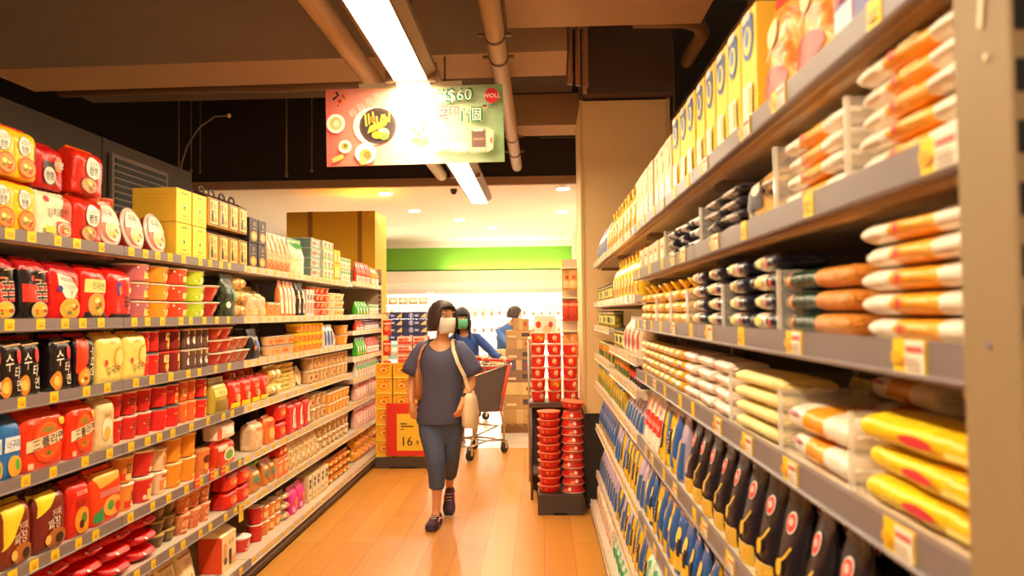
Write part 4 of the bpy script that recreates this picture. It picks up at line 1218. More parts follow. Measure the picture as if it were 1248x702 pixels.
K['mag'] = bag(.16, .18, .10, film((224, 50, 140)), 'pinch', [('ell', .14, .4, .22, .2, (246, 130, 90)), ('rect', -.4, .1, -.1, .3, (250, 160, 200))], seed=55, crinkle=.008)
K['bkcar'] = carton(.085, .19, .10, card((244, 228, 188)), card((226, 200, 150)), [('rect', -.2, .5, .2, .66, (70, 60, 50)), ('rect', -.2, .2, .2, .3, (200, 150, 90)), ('rect', -.44, .02, .44, .12, (240, 190, 90)), ('rect', -.2, .72, .2, .86, (70, 60, 50))])
K['yorbag'] = bag(.17, .10, .13, film((246, 170, 40)), 'pillow', [('ell', 0, .5, .3, .3, (238, 120, 30)), ('ell', .1, .5, .1, .16, (250, 226, 120))], seed=56, crinkle=.007)
K['stickbag'] = bag(.24, .05, .09, crumb((232, 150, 60), (196, 100, 40), 60), 'pillow', [('rect', -.2, .2, .2, .7, (250, 220, 100))], seed=57)

def L(lv, p0, p1, k, name, look, cat, stack=1, **kw):
    run('L', lv, YL(p0), YL(p1), K[k], name, look, cat, stack, **kw)
NP, NC = 'noodle_packet', 'noodle_cup'
MP = 'noodle_multipack'
cN = 'instant noodles'
# 1
L(1, -30, 27, 'jja_y', MP, 'yellow noodle multipack with octagon label', cN, 2, n=2)
L(1, 29, 78, 'kimchi', MP, 'pale green noodle multipack with red corner', cN, 1, n=1)
run('L', 1, YL(26), YL(74), K['hot_d'], MP, 'dark red noodle multipack', cN, 2, n=1, back=.155)
run('L', 1, YL(32), YL(72), K['hot_d'], MP, 'tilted dark red noodle multipack lying over pale green pack', cN, 1, n=1, back=.02, z=1.82 + .174)
L(1, 79, 117, 'jja_r', MP, 'orange red noodle multipack with octagon label', cN, 2, n=1)
L(1, 118, 206, 'edge', 'noodle_bowl', 'bowl standing on edge with clear lid', cN, 1, n=3, fit=False)
run('L', 1, YL(112), YL(178), K['redcup'], NC, 'orange red cup behind the tipped bowls', cN, 3, n=4, back=.135)
L(1, 207, 246, 'ycar', 'noodle_carton', 'yellow carton with green leaf', cN, 2, n=2)
run('L', 1, YL(181), YL(206), K['ycar'], 'noodle_carton', 'yellow carton set behind the tipped bowls', cN, 1, n=1, back=.15)
L(1, 247, 297, 'giftB', 'gift_box', 'gold and black gift box', 'gift box', 1, n=4)
L(1, 247, 297, 'giftA', 'gift_box', 'gold and black gift box with grip, upper row', 'gift box', 1, n=4, z=1.82 + .192)
L(1, 299, 321, 'dbox', 'noodle_carton', 'dark brown carton with orange circle', cN, 2, n=2)
L(1, 322, 351, 'clearbag', NP, 'clear bag of brown dried noodles', 'dried noodles', 1, n=5)
L(1, 352, 373, 'greenbag', NP, 'pale noodle bag with green header', 'dried noodles', 1, n=1)
L(1, 374, 391, 'teal', 'noodle_tray', 'grey teal noodle tray', cN, 4, n=1)
L(1, 392, 405, 'wgbox', 'noodle_carton', 'white carton with green band', cN, 4, n=3)
L(1, 406, 413, 'ybox', 'noodle_carton', 'yellow egg noodle carton', cN, 2, n=2)
L(1, 414, 426, 'wgsm', 'noodle_carton', 'small white and green carton', cN, 2, n=5)
# 2
L(2, -38, 6, 'sinblk', MP, 'black and red multipack at the frame edge', cN, 1, n=1)
L(2, 8, 47, 'sinblk', MP, 'black and red multipack with bowl picture', cN, 1, n=1)
L(2, 48, 88, 'ansung', MP, 'red multipack with white shield label', cN, 1, n=1)
L(2, 90, 121, 'cham', MP, 'red multipack with cream banner', cN, 1, n=1)
L(2, 123, 154, 'sinred', MP, 'red multipack with purple splash', cN, 1, n=1)
L(2, 156, 180, 'tubP', NC, 'dusty pink square tub', cN, 3, n=1)
L(2, 181, 205, 'tubO', NC, 'orange square tub', cN, 3, n=1)
L(2, 206, 228, 'tubR', NC, 'red orange square tub', cN, 3, n=1)
L(2, 229, 249, 'tubG', NC, 'lime green square tub', cN, 3, n=1)
L(2, 250, 268, 'redtray', 'noodle_bowl', 'dark red tapered bowl', cN, 2, n=1)
L(2, 269, 285, 'dgreen', NP, 'dark green bag of dried seaweed', 'dried food', 1, n=1)
L(2, 286, 300, 'wreath', NP, 'round nest of dried noodles in film', 'dried noodles', 3, n=1, hs=.9)
L(2, 301, 322, 'redpr', NP, 'clear noodle bag with red print', 'dried noodles', 1, n=2)
run('L', 2, YL(304), YL(322), K['ypile'], NP, 'pale yellow noodle bag piled behind', 'dried noodles', 2, n=1, back=.10)
L(2, 323, 339, 'orgtray', 'noodle_tray', 'orange noodle tray', cN, 1, n=2)
run('L', 2, YL(322), YL(339), K['ypile'], NP, 'yellow noodle bag heaped behind the orange tray', 'dried noodles', 2, n=2, back=.14)
L(2, 340, 359, 'tallwo', NP, 'tall white and orange pouch', 'dried noodles', 1, n=4)
L(2, 360, 370, 'tallbk', NP, 'tall black and cream pouch', 'dried noodles', 1, n=2)
L(2, 371, 381, 'lean', 'noodle_carton', 'slim white carton leaning sideways', cN, 1, n=3, fit=False)
L(2, 382, 405, 'rwbowl', 'noodle_bowl', 'orange red noodle bowl', cN, 4, n=4)
L(2, 406, 422, 'palebowl', 'noodle_bowl', 'pale cream noodle bowl', cN, 3, n=3)
# 3
L(3, -40, 12, 'suta', MP, 'black multipack with white lettering', cN, 1, n=2)
L(3, 14, 34, 'suta', MP, 'single black multipack before the gap', cN, 1, n=1)
L(3, 50, 79, 'suta', MP, 'black multipack in front of fallen pack', cN, 1, n=1)
run('L', 3, YL(42), YL(72), K['flat_rd'], NP, 'fallen red noodle pack lying at shelf edge', cN, 1, n=1, back=.13)
L(3, 81, 108, 'sutas', MP, 'black and orange multipack turned aside', cN, 1, n=1)
L(3, 110, 172, 'kal', MP, 'pale yellow multipack with noodle bowl', cN, 1, n=2)
L(3, 174, 198, 'bigred', NC, 'large bright red cup', cN, 2, n=2)
L(3, 199, 224, 'dredcup', NC, 'dark red cup with cream label', cN, 2, n=2)
L(3, 225, 256, 'browncup', NC, 'narrow brown cup with pale figure', cN, 2, n=4)
L(3, 258, 283, 'trap', 'noodle_bowl', 'red square bowl', cN, 3, n=2)
L(3, 284, 303, 'trapc', 'noodle_bowl', 'brown red clear bowl', cN, 2, n=2)
L(3, 304, 316, 'blackbag', NP, 'black noodle bag', cN, 1, n=1)
L(3, 317, 330, 'roundside', 'noodle_bowl', 'pale round bowl tipped on edge', cN, 1, n=1)
run('L', 3, YL(318), YL(340), K['blackbag'], NP, 'black noodle bag with blue patch', cN, 1, n=2, back=.22)
L(3, 331, 363, 'smallbowl', 'noodle_bowl', 'small brown and orange bowl', cN, 2, n=5)
L(3, 364, 394, 'yband', NC, 'orange cup with yellow rim', cN, 3, n=6)
L(3, 395, 406, 'bluewht', NP, 'white and blue pouch', cN, 1, n=3)
L(3, 407, 418, 'roundred', 'noodle_bowl', 'red round bowl tipped on edge', cN, 1, n=2)
L(3, 419, 425, 'orgtub', NC, 'orange tub', cN, 2, n=1)
# 4
L(4, -38, 12, 'blue', MP, 'blue multipack', cN, 1, n=2)
L(4, 14, 71, 'samyang', MP, 'bright orange red multipack with round emblem', cN, 1, n=1)
L(4, 73, 107, 'samside', MP, 'second orange red multipack with round emblem', cN, 1, n=1)
L(4, 109, 133, 'cream', MP, 'cream noodle multipack', cN, 1, n=1)
L(4, 135, 190, 'shincup', NC, 'red cup with black character', cN, 2, n=3)
L(4, 191, 222, 'bigred', NC, 'plain red cup', cN, 2, n=2)
L(4, 223, 243, 'ordcup', NC, 'orange cup with noodle picture', cN, 2, n=2)
L(4, 244, 256, 'bigred', NC, 'small stack red cup', cN, 2, n=1)
L(4, 257, 277, 'yelbag', NP, 'olive yellow noodle bag', cN, 1, n=1)
L(4, 278, 326, 'ryband', MP, 'red pack with yellow foot band', cN, 1, n=4)
run('L', 4, YL(296), YL(327), K['redstk'], MP, 'red pack set behind yellow banded packs', cN, 2, n=3, back=.11)
L(4, 328, 341, 'ypile', NP, 'yellow noodle bag with pale centre', cN, 2, n=2)
L(4, 342, 364, 'yelplate', 'noodle_tray', 'flat yellow noodle dish', cN, 6, n=3)
L(4, 365, 378, 'roundside', 'noodle_bowl', 'round brown tub on its side', cN, 1, n=2)
run('L', 4, YL(365), YL(378), K['brtub'], NC, 'pale brown tub behind', cN, 2, n=2, back=.24)
L(4, 379, 426, 'brtub', NC, 'orange brown tub', cN, 2, n=9)
# 5
L(5, -60, -14, 'zhay', MP, 'yellow topped brown multipack', cN, 1, n=1)
L(5, -12, 30, 'zhay', MP, 'brown multipack with large yellow corner', cN, 1, n=1)
L(5, 32, 73, 'zha', MP, 'maroon multipack with yellow corner', cN, 1, n=1)
L(5, 75, 103, 'sogo', MP, 'red multipack with orange dish picture', cN, 1, n=1)
L(5, 105, 143, 'orgmul', MP, 'orange multipack with green corner', cN, 1, n=1)
L(5, 145, 166, 'yeo', NC, 'orange cup with dark lettering', cN, 2, n=1)
L(5, 167, 190, 'redyeo', NC, 'red cup with pale rim', cN, 2, n=1)
L(5, 191, 206, 'crcup', NC, 'cream and orange cup', cN, 2, n=1)
L(5, 207, 242, 'orcup', NC, 'mustard orange cup', cN, 2, n=2)
L(5, 243, 257, 'tallor', NC, 'tall brown orange cup', cN, 1, n=1)
L(5, 258, 287, 'redwp', MP, 'red pack with green salad picture', cN, 1, n=1)
L(5, 258, 287, 'white5', MP, 'white pack resting on a red pack', cN, 1, n=1, z=.703 + .145)
L(5, 303, 321, 'cremebk', NP, 'cream noodle block in film', cN, 1, n=1)
L(5, 322, 334, 'orgblk', NP, 'orange noodle pack', cN, 1, n=1)
L(5, 335, 347, 'redbag6', NP, 'stacked orange red pack', cN, 2, n=1)
L(5, 349, 377, 'redsq', NP, 'red pack with white panel', cN, 1, n=3)
L(5, 379, 399, 'brtub', NC, 'round brown tub', cN, 2, n=3)
L(5, 400, 426, 'orgtub', NC, 'small orange tub', cN, 2, n=6)
# 6
L(6, 40, 193, 'redsh', NP, 'shiny red crinkled pack', 'noodle packs', 3, n=4, rand=.08, hs=.92)
L(6, 195, 221, 'dkbowl', 'noodle_bowl', 'dark clear bowl', cN, 3, n=2)
L(6, 222, 260, 'orclear', NC, 'clear orange cup', cN, 2, n=3)
L(6, 272, 302, 'redbag6', NP, 'red noodle pack', cN, 2, n=2)
L(6, 303, 319, 'mix6', NP, 'brown and teal pouch', cN, 1, n=1)
run('L', 6, YL(302), YL(317), K['grbag6'], NP, 'bright green bag on top of brown pouch', cN, 1, n=1, z=.447 + .172)
L(6, 320, 334, 'mix6', NP, 'mixed brown noodle pouch', cN, 1, n=2)
L(6, 335, 349, 'orbox6', 'noodle_carton', 'orange carton', cN, 1, n=2)
L(6, 336, 348, 'redstk', NP, 'red pack on top of the orange cartons', cN, 1, n=1, z=.447 + .137, hs=.8)
L(6, 351, 387, 'pale6', NP, 'pale bag of dried noodles', 'dried noodles', 1, n=6)
L(6, 388, 426, 'cltub6', NC, 'clear tub of pale noodles', 'dried noodles', 2, n=7)
# 7
L(7, 150, 246, 'crmbag', NP, 'cream bag of thin noodles', 'dried noodles', 1, n=4, lean=-.12, back=.03)
L(7, 260, 289, 'gable', 'noodle_carton', 'red and cream gabled noodle box', 'carton', 1, n=1)
L(7, 292, 311, 'redtub7', NC, 'red tub with white lid', cN, 1, n=1, fit=False)
L(7, 312, 322, 'redtall7', NC, 'tall red cup', cN, 2, n=1, hs=.85)
L(7, 323, 344, 'or7', NC, 'small orange cup', cN, 2, n=3)
L(7, 345, 353, 'flat7', NP, 'flat beige pack', cN, 3, n=1)
L(7, 354, 372, 'mag', NP, 'magenta crinkled bag', cN, 1, n=2)
L(7, 373, 398, 'bkcar', 'noodle_carton', 'cream carton with black panel', cN, 1, n=5)
L(7, 399, 426, 'stickbag', NP, 'orange bag of noodle sticks', 'dried noodles', 3, n=5, rand=.06)
K['ycard'] = carton(.055, .10, .003, card((250, 206, 40)), None, [('rect', -.36, .5, .36, .58, (216, 160, 30)), ('rect', -.3, .3, .2, .38, (216, 160, 30)), ('rect', -.3, .75, .36, .84, (220, 120, 40))], flap=False, bev=.0004)
for q_, px_ in enumerate((229, 248, 262)):
    put(K['redcard'], (LF + .003, YL(px_), .668), PI / 2, 'promotion_card', 'red promotion card clipped to the fifth noodle shelf rail, %s of three' % ORD[q_ + 1], 'card', 'red cards on the fifth noodle shelf rail')
put(K['ycard'], (LF + .003, YL(285), .355), PI / 2, 'promotion_card', 'tall yellow card hanging from the sixth noodle shelf rail', 'card')
# end bay
def E_(lv, p0, p1, k, name, look, cat, stack=1, **kw):
    run('L', lv, YL(p0), YL(p1), K[k], name, look, cat, stack, z=LEZ[lv], where='end bay %s shelf down' % ORD[lv], **kw)
E_(1, 434, 451, 'redpk', NP, 'red and white pouch', cN, 1, n=6)
E_(1, 452, 461, 'orgpk', NP, 'orange and white pouch', cN, 1, n=4)
E_(2, 434, 448, 'green', NP, 'green pouch', cN, 1, n=4, hs=.75)
E_(2, 449, 461, 'wgsm', 'noodle_carton', 'white carton with green band', cN, 1, n=4)
E_(3, 434, 443, 'redpk', NP, 'red pouch with pale foot', cN, 1, n=3)
E_(3, 444, 461, 'purple', NP, 'purple and white pouch', cN, 1, n=6)
E_(4, 434, 446, 'green', NP, 'green pouch with white disc', cN, 1, n=4)
E_(4, 447, 461, 'redwhite', NP, 'red and white pouch', cN, 1, n=5)
E_(5, 434, 461, 'whitepk', NP, 'white pouch with green and blue marks', cN, 1, n=9)
E_(6, 434, 461, 'pink6', NP, 'pale pink noodle pouch', cN, 1, n=8)
E_(7, 434, 461, 'pink6', NP, 'pink and cream pouch', cN, 1, n=8)
E_(8, 434, 461, 'yorbag', NP, 'yellow and orange noodle bag', cN, 2, n=6, rand=.06)
# ------------------------------------------------------------------ pasta side products
cP = 'pasta'
SPW = film((240, 226, 206))
SPY = film((240, 168, 46))
band3 = [(-.5, SPW), (-.2, SPY), (.20, SPW)]
K['spag'] = longpack(.25, .029, .085, band3, 1, [('ell', -.10, .5, .025, .24, (214, 60, 40)), ('rect', -.40, .2, -.24, .34, (206, 180, 150)), ('rect', .24, .2, .42, .34, (206, 180, 150)), ('line', [(-.02, .6), (.16, .6)], .08, (250, 200, 120))])
K['spag2'] = longpack(.25, .029, .085, band3, 2, [('ell', -.10, .5, .025, .24, (214, 60, 40)), ('rect', -.40, .2, -.24, .34, (206, 180, 150))])
K['yspag'] = longpack(.27, .038, .10, [(-.5, film((250, 210, 30))), (.1, film((244, 190, 26)))], 3, [('ell', .02, .5, .13, .17, (214, 50, 60)), ('rect', .24, .3, .44, .5, (250, 224, 120)), ('line', [(-.4, .3), (-.1, .3)], .08, (214, 160, 20))], True)
K['gspag'] = longpack(.25, .034, .085, [(-.5, film((30, 28, 26))), (-.46, film((222, 120, 50))), (-.39, film((20, 56, 36))), (.02, crumb((226, 150, 62), (206, 124, 44), 90))], 4, [('rect', -.455, .1, -.445, .9, (240, 210, 120)), ('rect', -.395, .1, -.385, .9, (240, 210, 120))])
K['navy'] = longpack(.17, .036, .10, [(-.5, film((34, 30, 44))), (-.3, film((236, 220, 200))), (.08, film((40, 38, 56)))], 5, [('ell', -.12, .5, .12, .25, (240, 214, 120)), ('rect', .2, .2, .3, .6, (200, 70, 50))])
K['navy2'] = longpack(.15, .03, .11, [(-.5, film((50, 44, 56))), (-.1, film((206, 190, 180))), (.2, film((36, 34, 46)))], 6, [('line', [(-.4, .6), (.4, .6)], .1, (230, 216, 206))])
K['grayfl'] = longpack(.16, .026, .12, [(-.5, film((70, 60, 62))), (-.2, film((176, 156, 146))), (.15, film((56, 48, 52)))], 7, [('rect', -.4, .3, .4, .42, (226, 210, 196))])
K['bow'] = bag(.13, .15, .10, crumb((222, 170, 96), (70, 50, 40), 26), 'tied', [('rect', -.3, .2, .2, .5, (60, 50, 60)), ('ell', 0, .5, .14, .1, (236, 214, 190))], seed=60, crinkle=.008)
K['kraft'] = carton(.10, .085, .10, card((232, 206, 158)), card((214, 180, 126)), [('rect', -.3, .2, .3, .5, (246, 232, 200)), ('rect', -.2, .6, .2, .7, (190, 110, 60))])
K['ygold'] = longpack(.115, .034, .08, [(-.5, film((246, 190, 50))), (-.28, film((250, 226, 170))), (.2, film((240, 176, 40)))], 8, [('rect', -.2, .3, .1, .5, (206, 130, 50))], True)
K['ygoldt'] = longpack(.115, .034, .08, [(-.5, film((246, 190, 50))), (-.28, film((250, 226, 170))), (.2, film((240, 176, 40)))], 18, [('rect', -.2, .3, .1, .5, (206, 130, 50))], True, film((250, 190, 40)))
K['yrow'] = longpack(.095, .031, .08, [(-.5, film((246, 196, 40))), (-.25, film((250, 232, 190))), (.22, film((236, 170, 34)))], 9, [('ell', 0, .5, .1, .24, (214, 120, 50)), ('rect', .3, .2, .42, .8, (60, 50, 60))], False)
K['wpk'] = longpack(.17, .032, .10, [(-.5, film((244, 230, 210))), (.1, film((236, 220, 204)))], 10, [('rect', -.1, .2, .2, .5, (226, 150, 110)), ('ell', -.25, .5, .06, .2, (206, 90, 80))])
K['paper'] = longpack(.24, .03, .11, [(-.5, mat((238, 218, 150), .6, 0, .3, 30)), (.3, mat((224, 200, 130), .6, 0, .3, 30))], 11, [('line', [(-.4, .4), (.3, .4)], .06, (214, 180, 110))])
K['paproll'] = bag(.12, .10, .10, mat((228, 206, 140), .6, 0, .5, 24), 'tied', [], seed=61, crinkle=.01)
K['wor'] = longpack(.22, .045, .11, [(-.5, film((246, 228, 208))), (-.2, film((238, 160, 40))), (.14, film((244, 224, 204)))], 12, [('rect', -.14, .2, .08, .36, (250, 200, 110)), ('ell', -.34, .72, .10, .08, (190, 100, 110))])
K['oval'] = carton(.10, .232, .19, card((250, 214, 64)), card((244, 204, 66)), [('ell', 0, .74, .36, .17, (40, 80, 150)), ('rect', -.36, .74, .36, .93, (40, 80, 150)), ('ell', 0, .74, .26, .12, (250, 220, 80)), ('ell', 0, .76, .14, .08, (50, 110, 180)), ('rect', -.22, .9, .22, .98, (226, 206, 190)), ('rect', -.3, .06, .3, .36, (246, 236, 206)), ('rect', .06, .1, .26, .32, (232, 190, 90))])
K['beige'] = carton(.11, .20, .16, card((236, 204, 150)), card((226, 190, 130)), [('rect', -.3, .08, .3, .4, (246, 232, 206)), ('ell', 0, .65, .24, .12, (240, 180, 90)), ('rect', -.2, .86, .2, .91, (200, 150, 100))])
K['redor'] = bag(.15, .26, .11, crumb((244, 190, 90), (226, 120, 50), 24), 'pinch', [('ell', .05, .78, .34, .10, (228, 40, 26)), ('ell', -.02, .16, .38, .10, (226, 34, 26)), ('ell', 0, .5, .2, .1, (250, 226, 170)), ('line', [(-.3, .36), (.1, .44)], .02, (255, 246, 226)), ('text', 'PASTA', .05, .78, .05, (250, 236, 210))], seed=62, crinkle=.009)
K['purp'] = carton(.12, .10, .10, card((150, 120, 160)), card((226, 200, 190)), [('rect', -.44, .1, .0, .5, (240, 226, 226)), ('rect', .1, .2, .4, .8, (90, 80, 150)), ('rect', -.4, .6, .0, .9, (206, 70, 60))])
K['ybagtall'] = bag(.13, .24, .10, film((248, 196, 40)), 'tied', [('ell', 0, .36, .3, .16, (250, 230, 160)), ('text', '米', 0, .36, .12, (150, 70, 30)), ('ell', .1, .16, .2, .08, (236, 130, 30))], seed=63, crinkle=.007, sealcol=film((240, 140, 30)))
K['greypk'] = bag(.13, .20, .09, film((176, 176, 190)), 'pinch', [('rect', -.3, .2, .3, .6, (90, 100, 150)), ('ell', 0, .4, .14, .1, (230, 200, 180))], seed=64)
K['jar'] = cup(.105, .034, .036, crumb((170, 130, 40), (90, 100, 40), 50), [('rect', -.44, .2, .44, .7, (240, 214, 120)), ('ell', 0, .45, .2, .2, (70, 100, 50))], [(.86, clear((230, 210, 160), .7))], (46, 62, 40))
K['can'] = cup(.105, .037, .038, card((214, 170, 40)), [('rect', -.4, .1, .4, .5, (70, 100, 50)), ('ell', 0, .6, .2, .16, (236, 110, 40))], [(.9, mat((206, 176, 120), .3, .8))], (220, 190, 130), lidmat=mat((206, 176, 120), .3, .8))
K['ricebag'] = bag(.15, .16, .09, film((244, 206, 170)), 'pinch', [('rect', -.4, .1, .0, .8, (250, 236, 214)), ('rect', .05, .2, .3, .7, (214, 60, 40)), ('ell', -.2, .4, .12, .12, (70, 50, 50))], seed=65)
blk = [('ell', .04, .74, .20, .095, (250, 230, 220)), ('ell', .04, .74, .175, .08, (226, 60, 46)), ('ell', .04, .75, .10, .035, (250, 200, 190)), ('rect', -.40, .0, .42, .20, (232, 180, 60)), ('line', [(-.16, .06), (.2, .14)], .02, (150, 100, 30)), ('ell', -.06, .34, .13, .075, (244, 190, 50)), ('line', [(.0, .40), (.16, .46), (.30, .56)], .022, (250, 200, 60)), ('line', [(-.16, .36), (-.10, .28)], .02, (206, 140, 30)), ('rect', -.42, .20, .42, .215, (250, 216, 130))]
K['blkp'] = bag(.105, .20, .085, film((34, 28, 34)), 'pouch', blk, seed=66, sealcol=film((40, 34, 40)))
K['blkp2'] = bag(.105, .195, .085, film((30, 26, 32)), 'pouch', blk, seed=67, sealcol=film((40, 34, 40)))
by = [('poly', [(-.5, .95), (-.5, .5), (-.1, .3), (.1, .6), (-.1, .95)], (44, 96, 160)), ('rect', .08, .22, .40, .62, (34, 30, 30)), ('text', 'PASTA', .24, .42, .09, (240, 230, 210), 1.57), ('ell', -.1, .12, .3, .1, (250, 214, 70)), ('rect', -.46, .9, .46, .96, (190, 180, 190))]
K['blyel'] = bag(.10, .205, .08, film((240, 190, 40)), 'pouch', by, seed=68)
by2 = [('poly', [(-.1, .95), (.1, .3), (.46, .2), (.46, .95)], (40, 90, 158)), ('poly', [(-.44, .1), (.3, .1), (.1, .3), (-.44, .34)], (50, 110, 170)), ('ell', -.16, .6, .2, .12, (250, 226, 120)), ('rect', -.46, .9, .46, .96, (196, 180, 196))]
K['yelbl'] = bag(.10, .205, .08, film((238, 188, 44)), 'pouch', by2, seed=69)
K['lilac'] = bag(.10, .20, .08, film((186, 168, 196)), 'pouch', [('rect', -.44, .05, .1, .6, (240, 196, 60)), ('rect', .1, .05, .44, .6, (50, 100, 160))], seed=70)
K['redw'] = bag(.10, .20, .08, film((246, 226, 206)), 'pouch', [('rect', -.44, .3, .44, .62, (220, 50, 36)), ('ell', 0, .78, .2, .1, (226, 120, 70)), ('text', 'PENNE', 0, .46, .09, (250, 236, 220))], seed=71)
K['grnw'] = bag(.11, .20, .08, film((214, 230, 206)), 'pinch', [('poly', [(-.5, .2), (0, .4), (.5, .1), (.5, .5), (0, .7), (-.5, .6)], (40, 160, 110)), ('ell', .1, .8, .2, .08, (60, 180, 130))], seed=72, crinkle=.008)
K['golds'] = bag(.11, .20, .08, film((200, 166, 50)), 'block', [('rect', -.4, .1, .4, .4, (120, 130, 50)), ('ell', 0, .6, .3, .14, (240, 210, 110)), ('rect', -.5, .86, .5, 1, (90, 90, 40))], seed=73)
K['wht8'] = bag(.15, .16, .10, crumb((250, 236, 214), (236, 200, 170), 30), 'block', [('ell', 0, .5, .24, .2, (250, 246, 236)), ('rect', -.4, .1, .4, .22, (226, 140, 120))], seed=74)
K['darkjar'] = cup(.12, .045, .045, card((50, 34, 34)), [('rect', -.4, .3, .4, .7, (206, 60, 40))], None, (30, 26, 26))
K['redbx'] = carton(.13, .15, .10, card((226, 60, 36)), card((240, 180, 60)), [('rect', -.3, .1, .3, .5, (246, 200, 90)), ('ell', 0, .7, .3, .14, (250, 220, 170))])

def RR(lv, y0, y1, k, name, look, cat, stack=1, **kw):
    run('R', lv, y0, y1, K[k], name, look, cat, stack, **kw)
def RX(lv, y0, y1, ks, name, looks, cat, **kw):
    run('R', lv, y0, y1, [K[k] for k in ks], name, looks, cat, 1, **kw)
K['blue8'] = bag(.10, .205, .08, film((44, 92, 164)), 'pouch', [('rect', -.44, .08, .44, .36, (242, 196, 60)), ('ell', .0, .6, .26, .12, (246, 214, 90)), ('rect', .1, .3, .36, .56, (34, 30, 34)), ('rect', -.46, .9, .46, .96, (206, 196, 200))], seed=75)
SP, PP, PB = 'spaghetti_packet', 'pasta_packet', 'pasta_bag'
# first shelf
RR(1, .76, 1.02, 'purp', 'pasta_carton', 'purple and white carton', cP, 2, n=2)
RR(1, 1.04, 1.36, 'redor', PB, 'clear orange pasta bag with red ovals', cP, 1, n=2)
RR(1, 1.37, 2.25, 'oval', 'pasta_carton', 'tall yellow box with blue oval', cP, 1, n=8)
RR(1, 2.27, 3.14, 'beige', 'pasta_carton', 'beige box', cP, 1, n=7)
RR(1, 3.18, 4.55, 'ybagtall', 'rice_bag', 'tied yellow orange bag', 'rice bag', 1, n=9)
RR(1, 4.6, 5.35, 'greypk', 'rice_bag', 'blue grey pouch', 'food pouch', 1, n=5)
# second
RR(2, .69, .97, 'spag', SP, 'white and yellow spaghetti pack', cP, 5, n=1, rand=.05)
RR(2, .985, 1.265, 'spag2', SP, 'white and yellow spaghetti pack past the clear divider', cP, 4, n=1, rand=.06)
RR(2, 1.29, 1.50, 'bow', PB, 'tied clear bag of bow pasta', cP, 1, n=1)
RR(2, 1.52, 1.86, 'grayfl', PP, 'flat dark grey pasta pack', cP, 4, n=2, rand=.10)
RR(2, 1.88, 2.40, 'navy2', PP, 'flat dark and silver pasta pack', cP, 3, n=3, rand=.12)
RR(2, 2.42, 3.05, 'kraft', 'pasta_carton', 'small cream kraft carton', cP, 1, n=5)
# third
RR(3, .69, .975, 'spag', SP, 'white and yellow spaghetti pack', cP, 5, n=1, rand=.04)
RR(3, .985, 1.265, 'gspag', SP, 'green and orange spaghetti pack', cP, 3, n=1, rand=.04)
RR(3, 1.28, 2.05, 'navy', PP, 'navy and white pasta pack', cP, 4, n=4, rand=.10)
RR(3, 2.07, 3.04, 'ygold', PP, 'golden pasta pack', cP, 2, n=7, rand=.04)
run('R', 3, 2.07, 3.04, K['ygoldt'], PP, 'upper golden pack with twist tie', cP, 1, n=7, rand=.05, z=1.49 + .0735)
# fourth
RR(4, .685, .985, 'yspag', SP, 'bright yellow spaghetti pack', cP, 3, n=1, rand=.06)
run('R', 4, .70, .985, K['yspag'], SP, 'bright yellow spaghetti pack in rear row', cP, 4, n=1, back=.125, rand=.05)
RR(4, 1.0, 1.27, 'wor', SP, 'white and orange pasta pack', cP, 2, n=1, rand=.05)
run('R', 4, 1.02, 1.29, K['wor'], SP, 'white and orange pasta pack in rear row', cP, 3, n=1, back=.14, rand=.05)
RR(4, 1.29, 1.60, 'paper', PP, 'cream paper pasta pack', cP, 4, n=1, rand=.05)
run('R', 4, 1.3, 1.5, K['paproll'], PB, 'crumpled paper bag behind cream packs', cP, 1, n=1, back=.14)
RR(4, 1.62, 2.18, 'wpk', PP, 'white pasta pack', cP, 4, n=3, rand=.07)
RR(4, 2.2, 3.05, 'yrow', PP, 'small yellow and white pasta roll', cP, 4, n=8, rand=.03)
# fifth
RR(5, .70, 1.0, 'redbx', 'pasta_carton', 'red and yellow carton', cP, 1, n=2)
RR(5, 1.02, 2.20, 'blkp', PB, 'black pasta pouch with red logo', cP, 1, n=10, rows=2, rand=.12)
RX(5, 2.22, 2.66, ['blyel', 'yelbl', 'lilac'], PB, ['blue and yellow pasta pouch', 'blue cornered yellow pouch', 'lilac topped pouch'], cP, n=4, rand=.14)
RR(5, 2.67, 3.07, 'redw', PB, 'red and white pasta pouch', cP, 1, n=4)
RR(5, 3.1, 3.7, 'lilac', PB, 'lilac topped pasta pouch', cP, 1, n=6)
# sixth
RR(6, .9, 1.75, 'blkp2', PB, 'black pasta pouch with red logo', cP, 1, n=8, rand=.12)
RX(6, 1.77, 3.07, ['yelbl', 'blyel', 'blue8'], PB, ['blue cornered yellow pouch', 'blue and yellow pouch with dark label', 'deep blue pasta pouch'], cP, n=12, rand=.14)
RX(6, 3.1, 4.25, ['lilac', 'blyel'], PB, ['lilac topped pasta pouch', 'blue and yellow pouch with dark label'], cP, n=10, rand=.1)
RR(6, 4.3, 5.4, 'yelbl', PB, 'yellow and blue pouch by the pillar', cP, 1, n=9)
# seventh
RX(7, 1.5, 2.3, ['yelbl', 'blue8', 'blyel'], PB, ['blue cornered yellow pouch', 'deep blue pasta pouch', 'blue and yellow pouch with dark label'], cP, n=7, rand=.1)
RR(7, 2.32, 3.07, 'grnw', PB, 'green and white pouch', cP, 1, n=6)
RX(7, 3.1, 4.25, ['blyel', 'lilac', 'yelbl'], PB, ['blue and yellow pouch with dark label', 'lilac topped pasta pouch', 'blue cornered yellow pouch'], cP, n=10, rand=.1)
RR(7, 4.3, 5.4, 'lilac', PB, 'lilac topped pouch by the pillar', cP, 1, n=9)
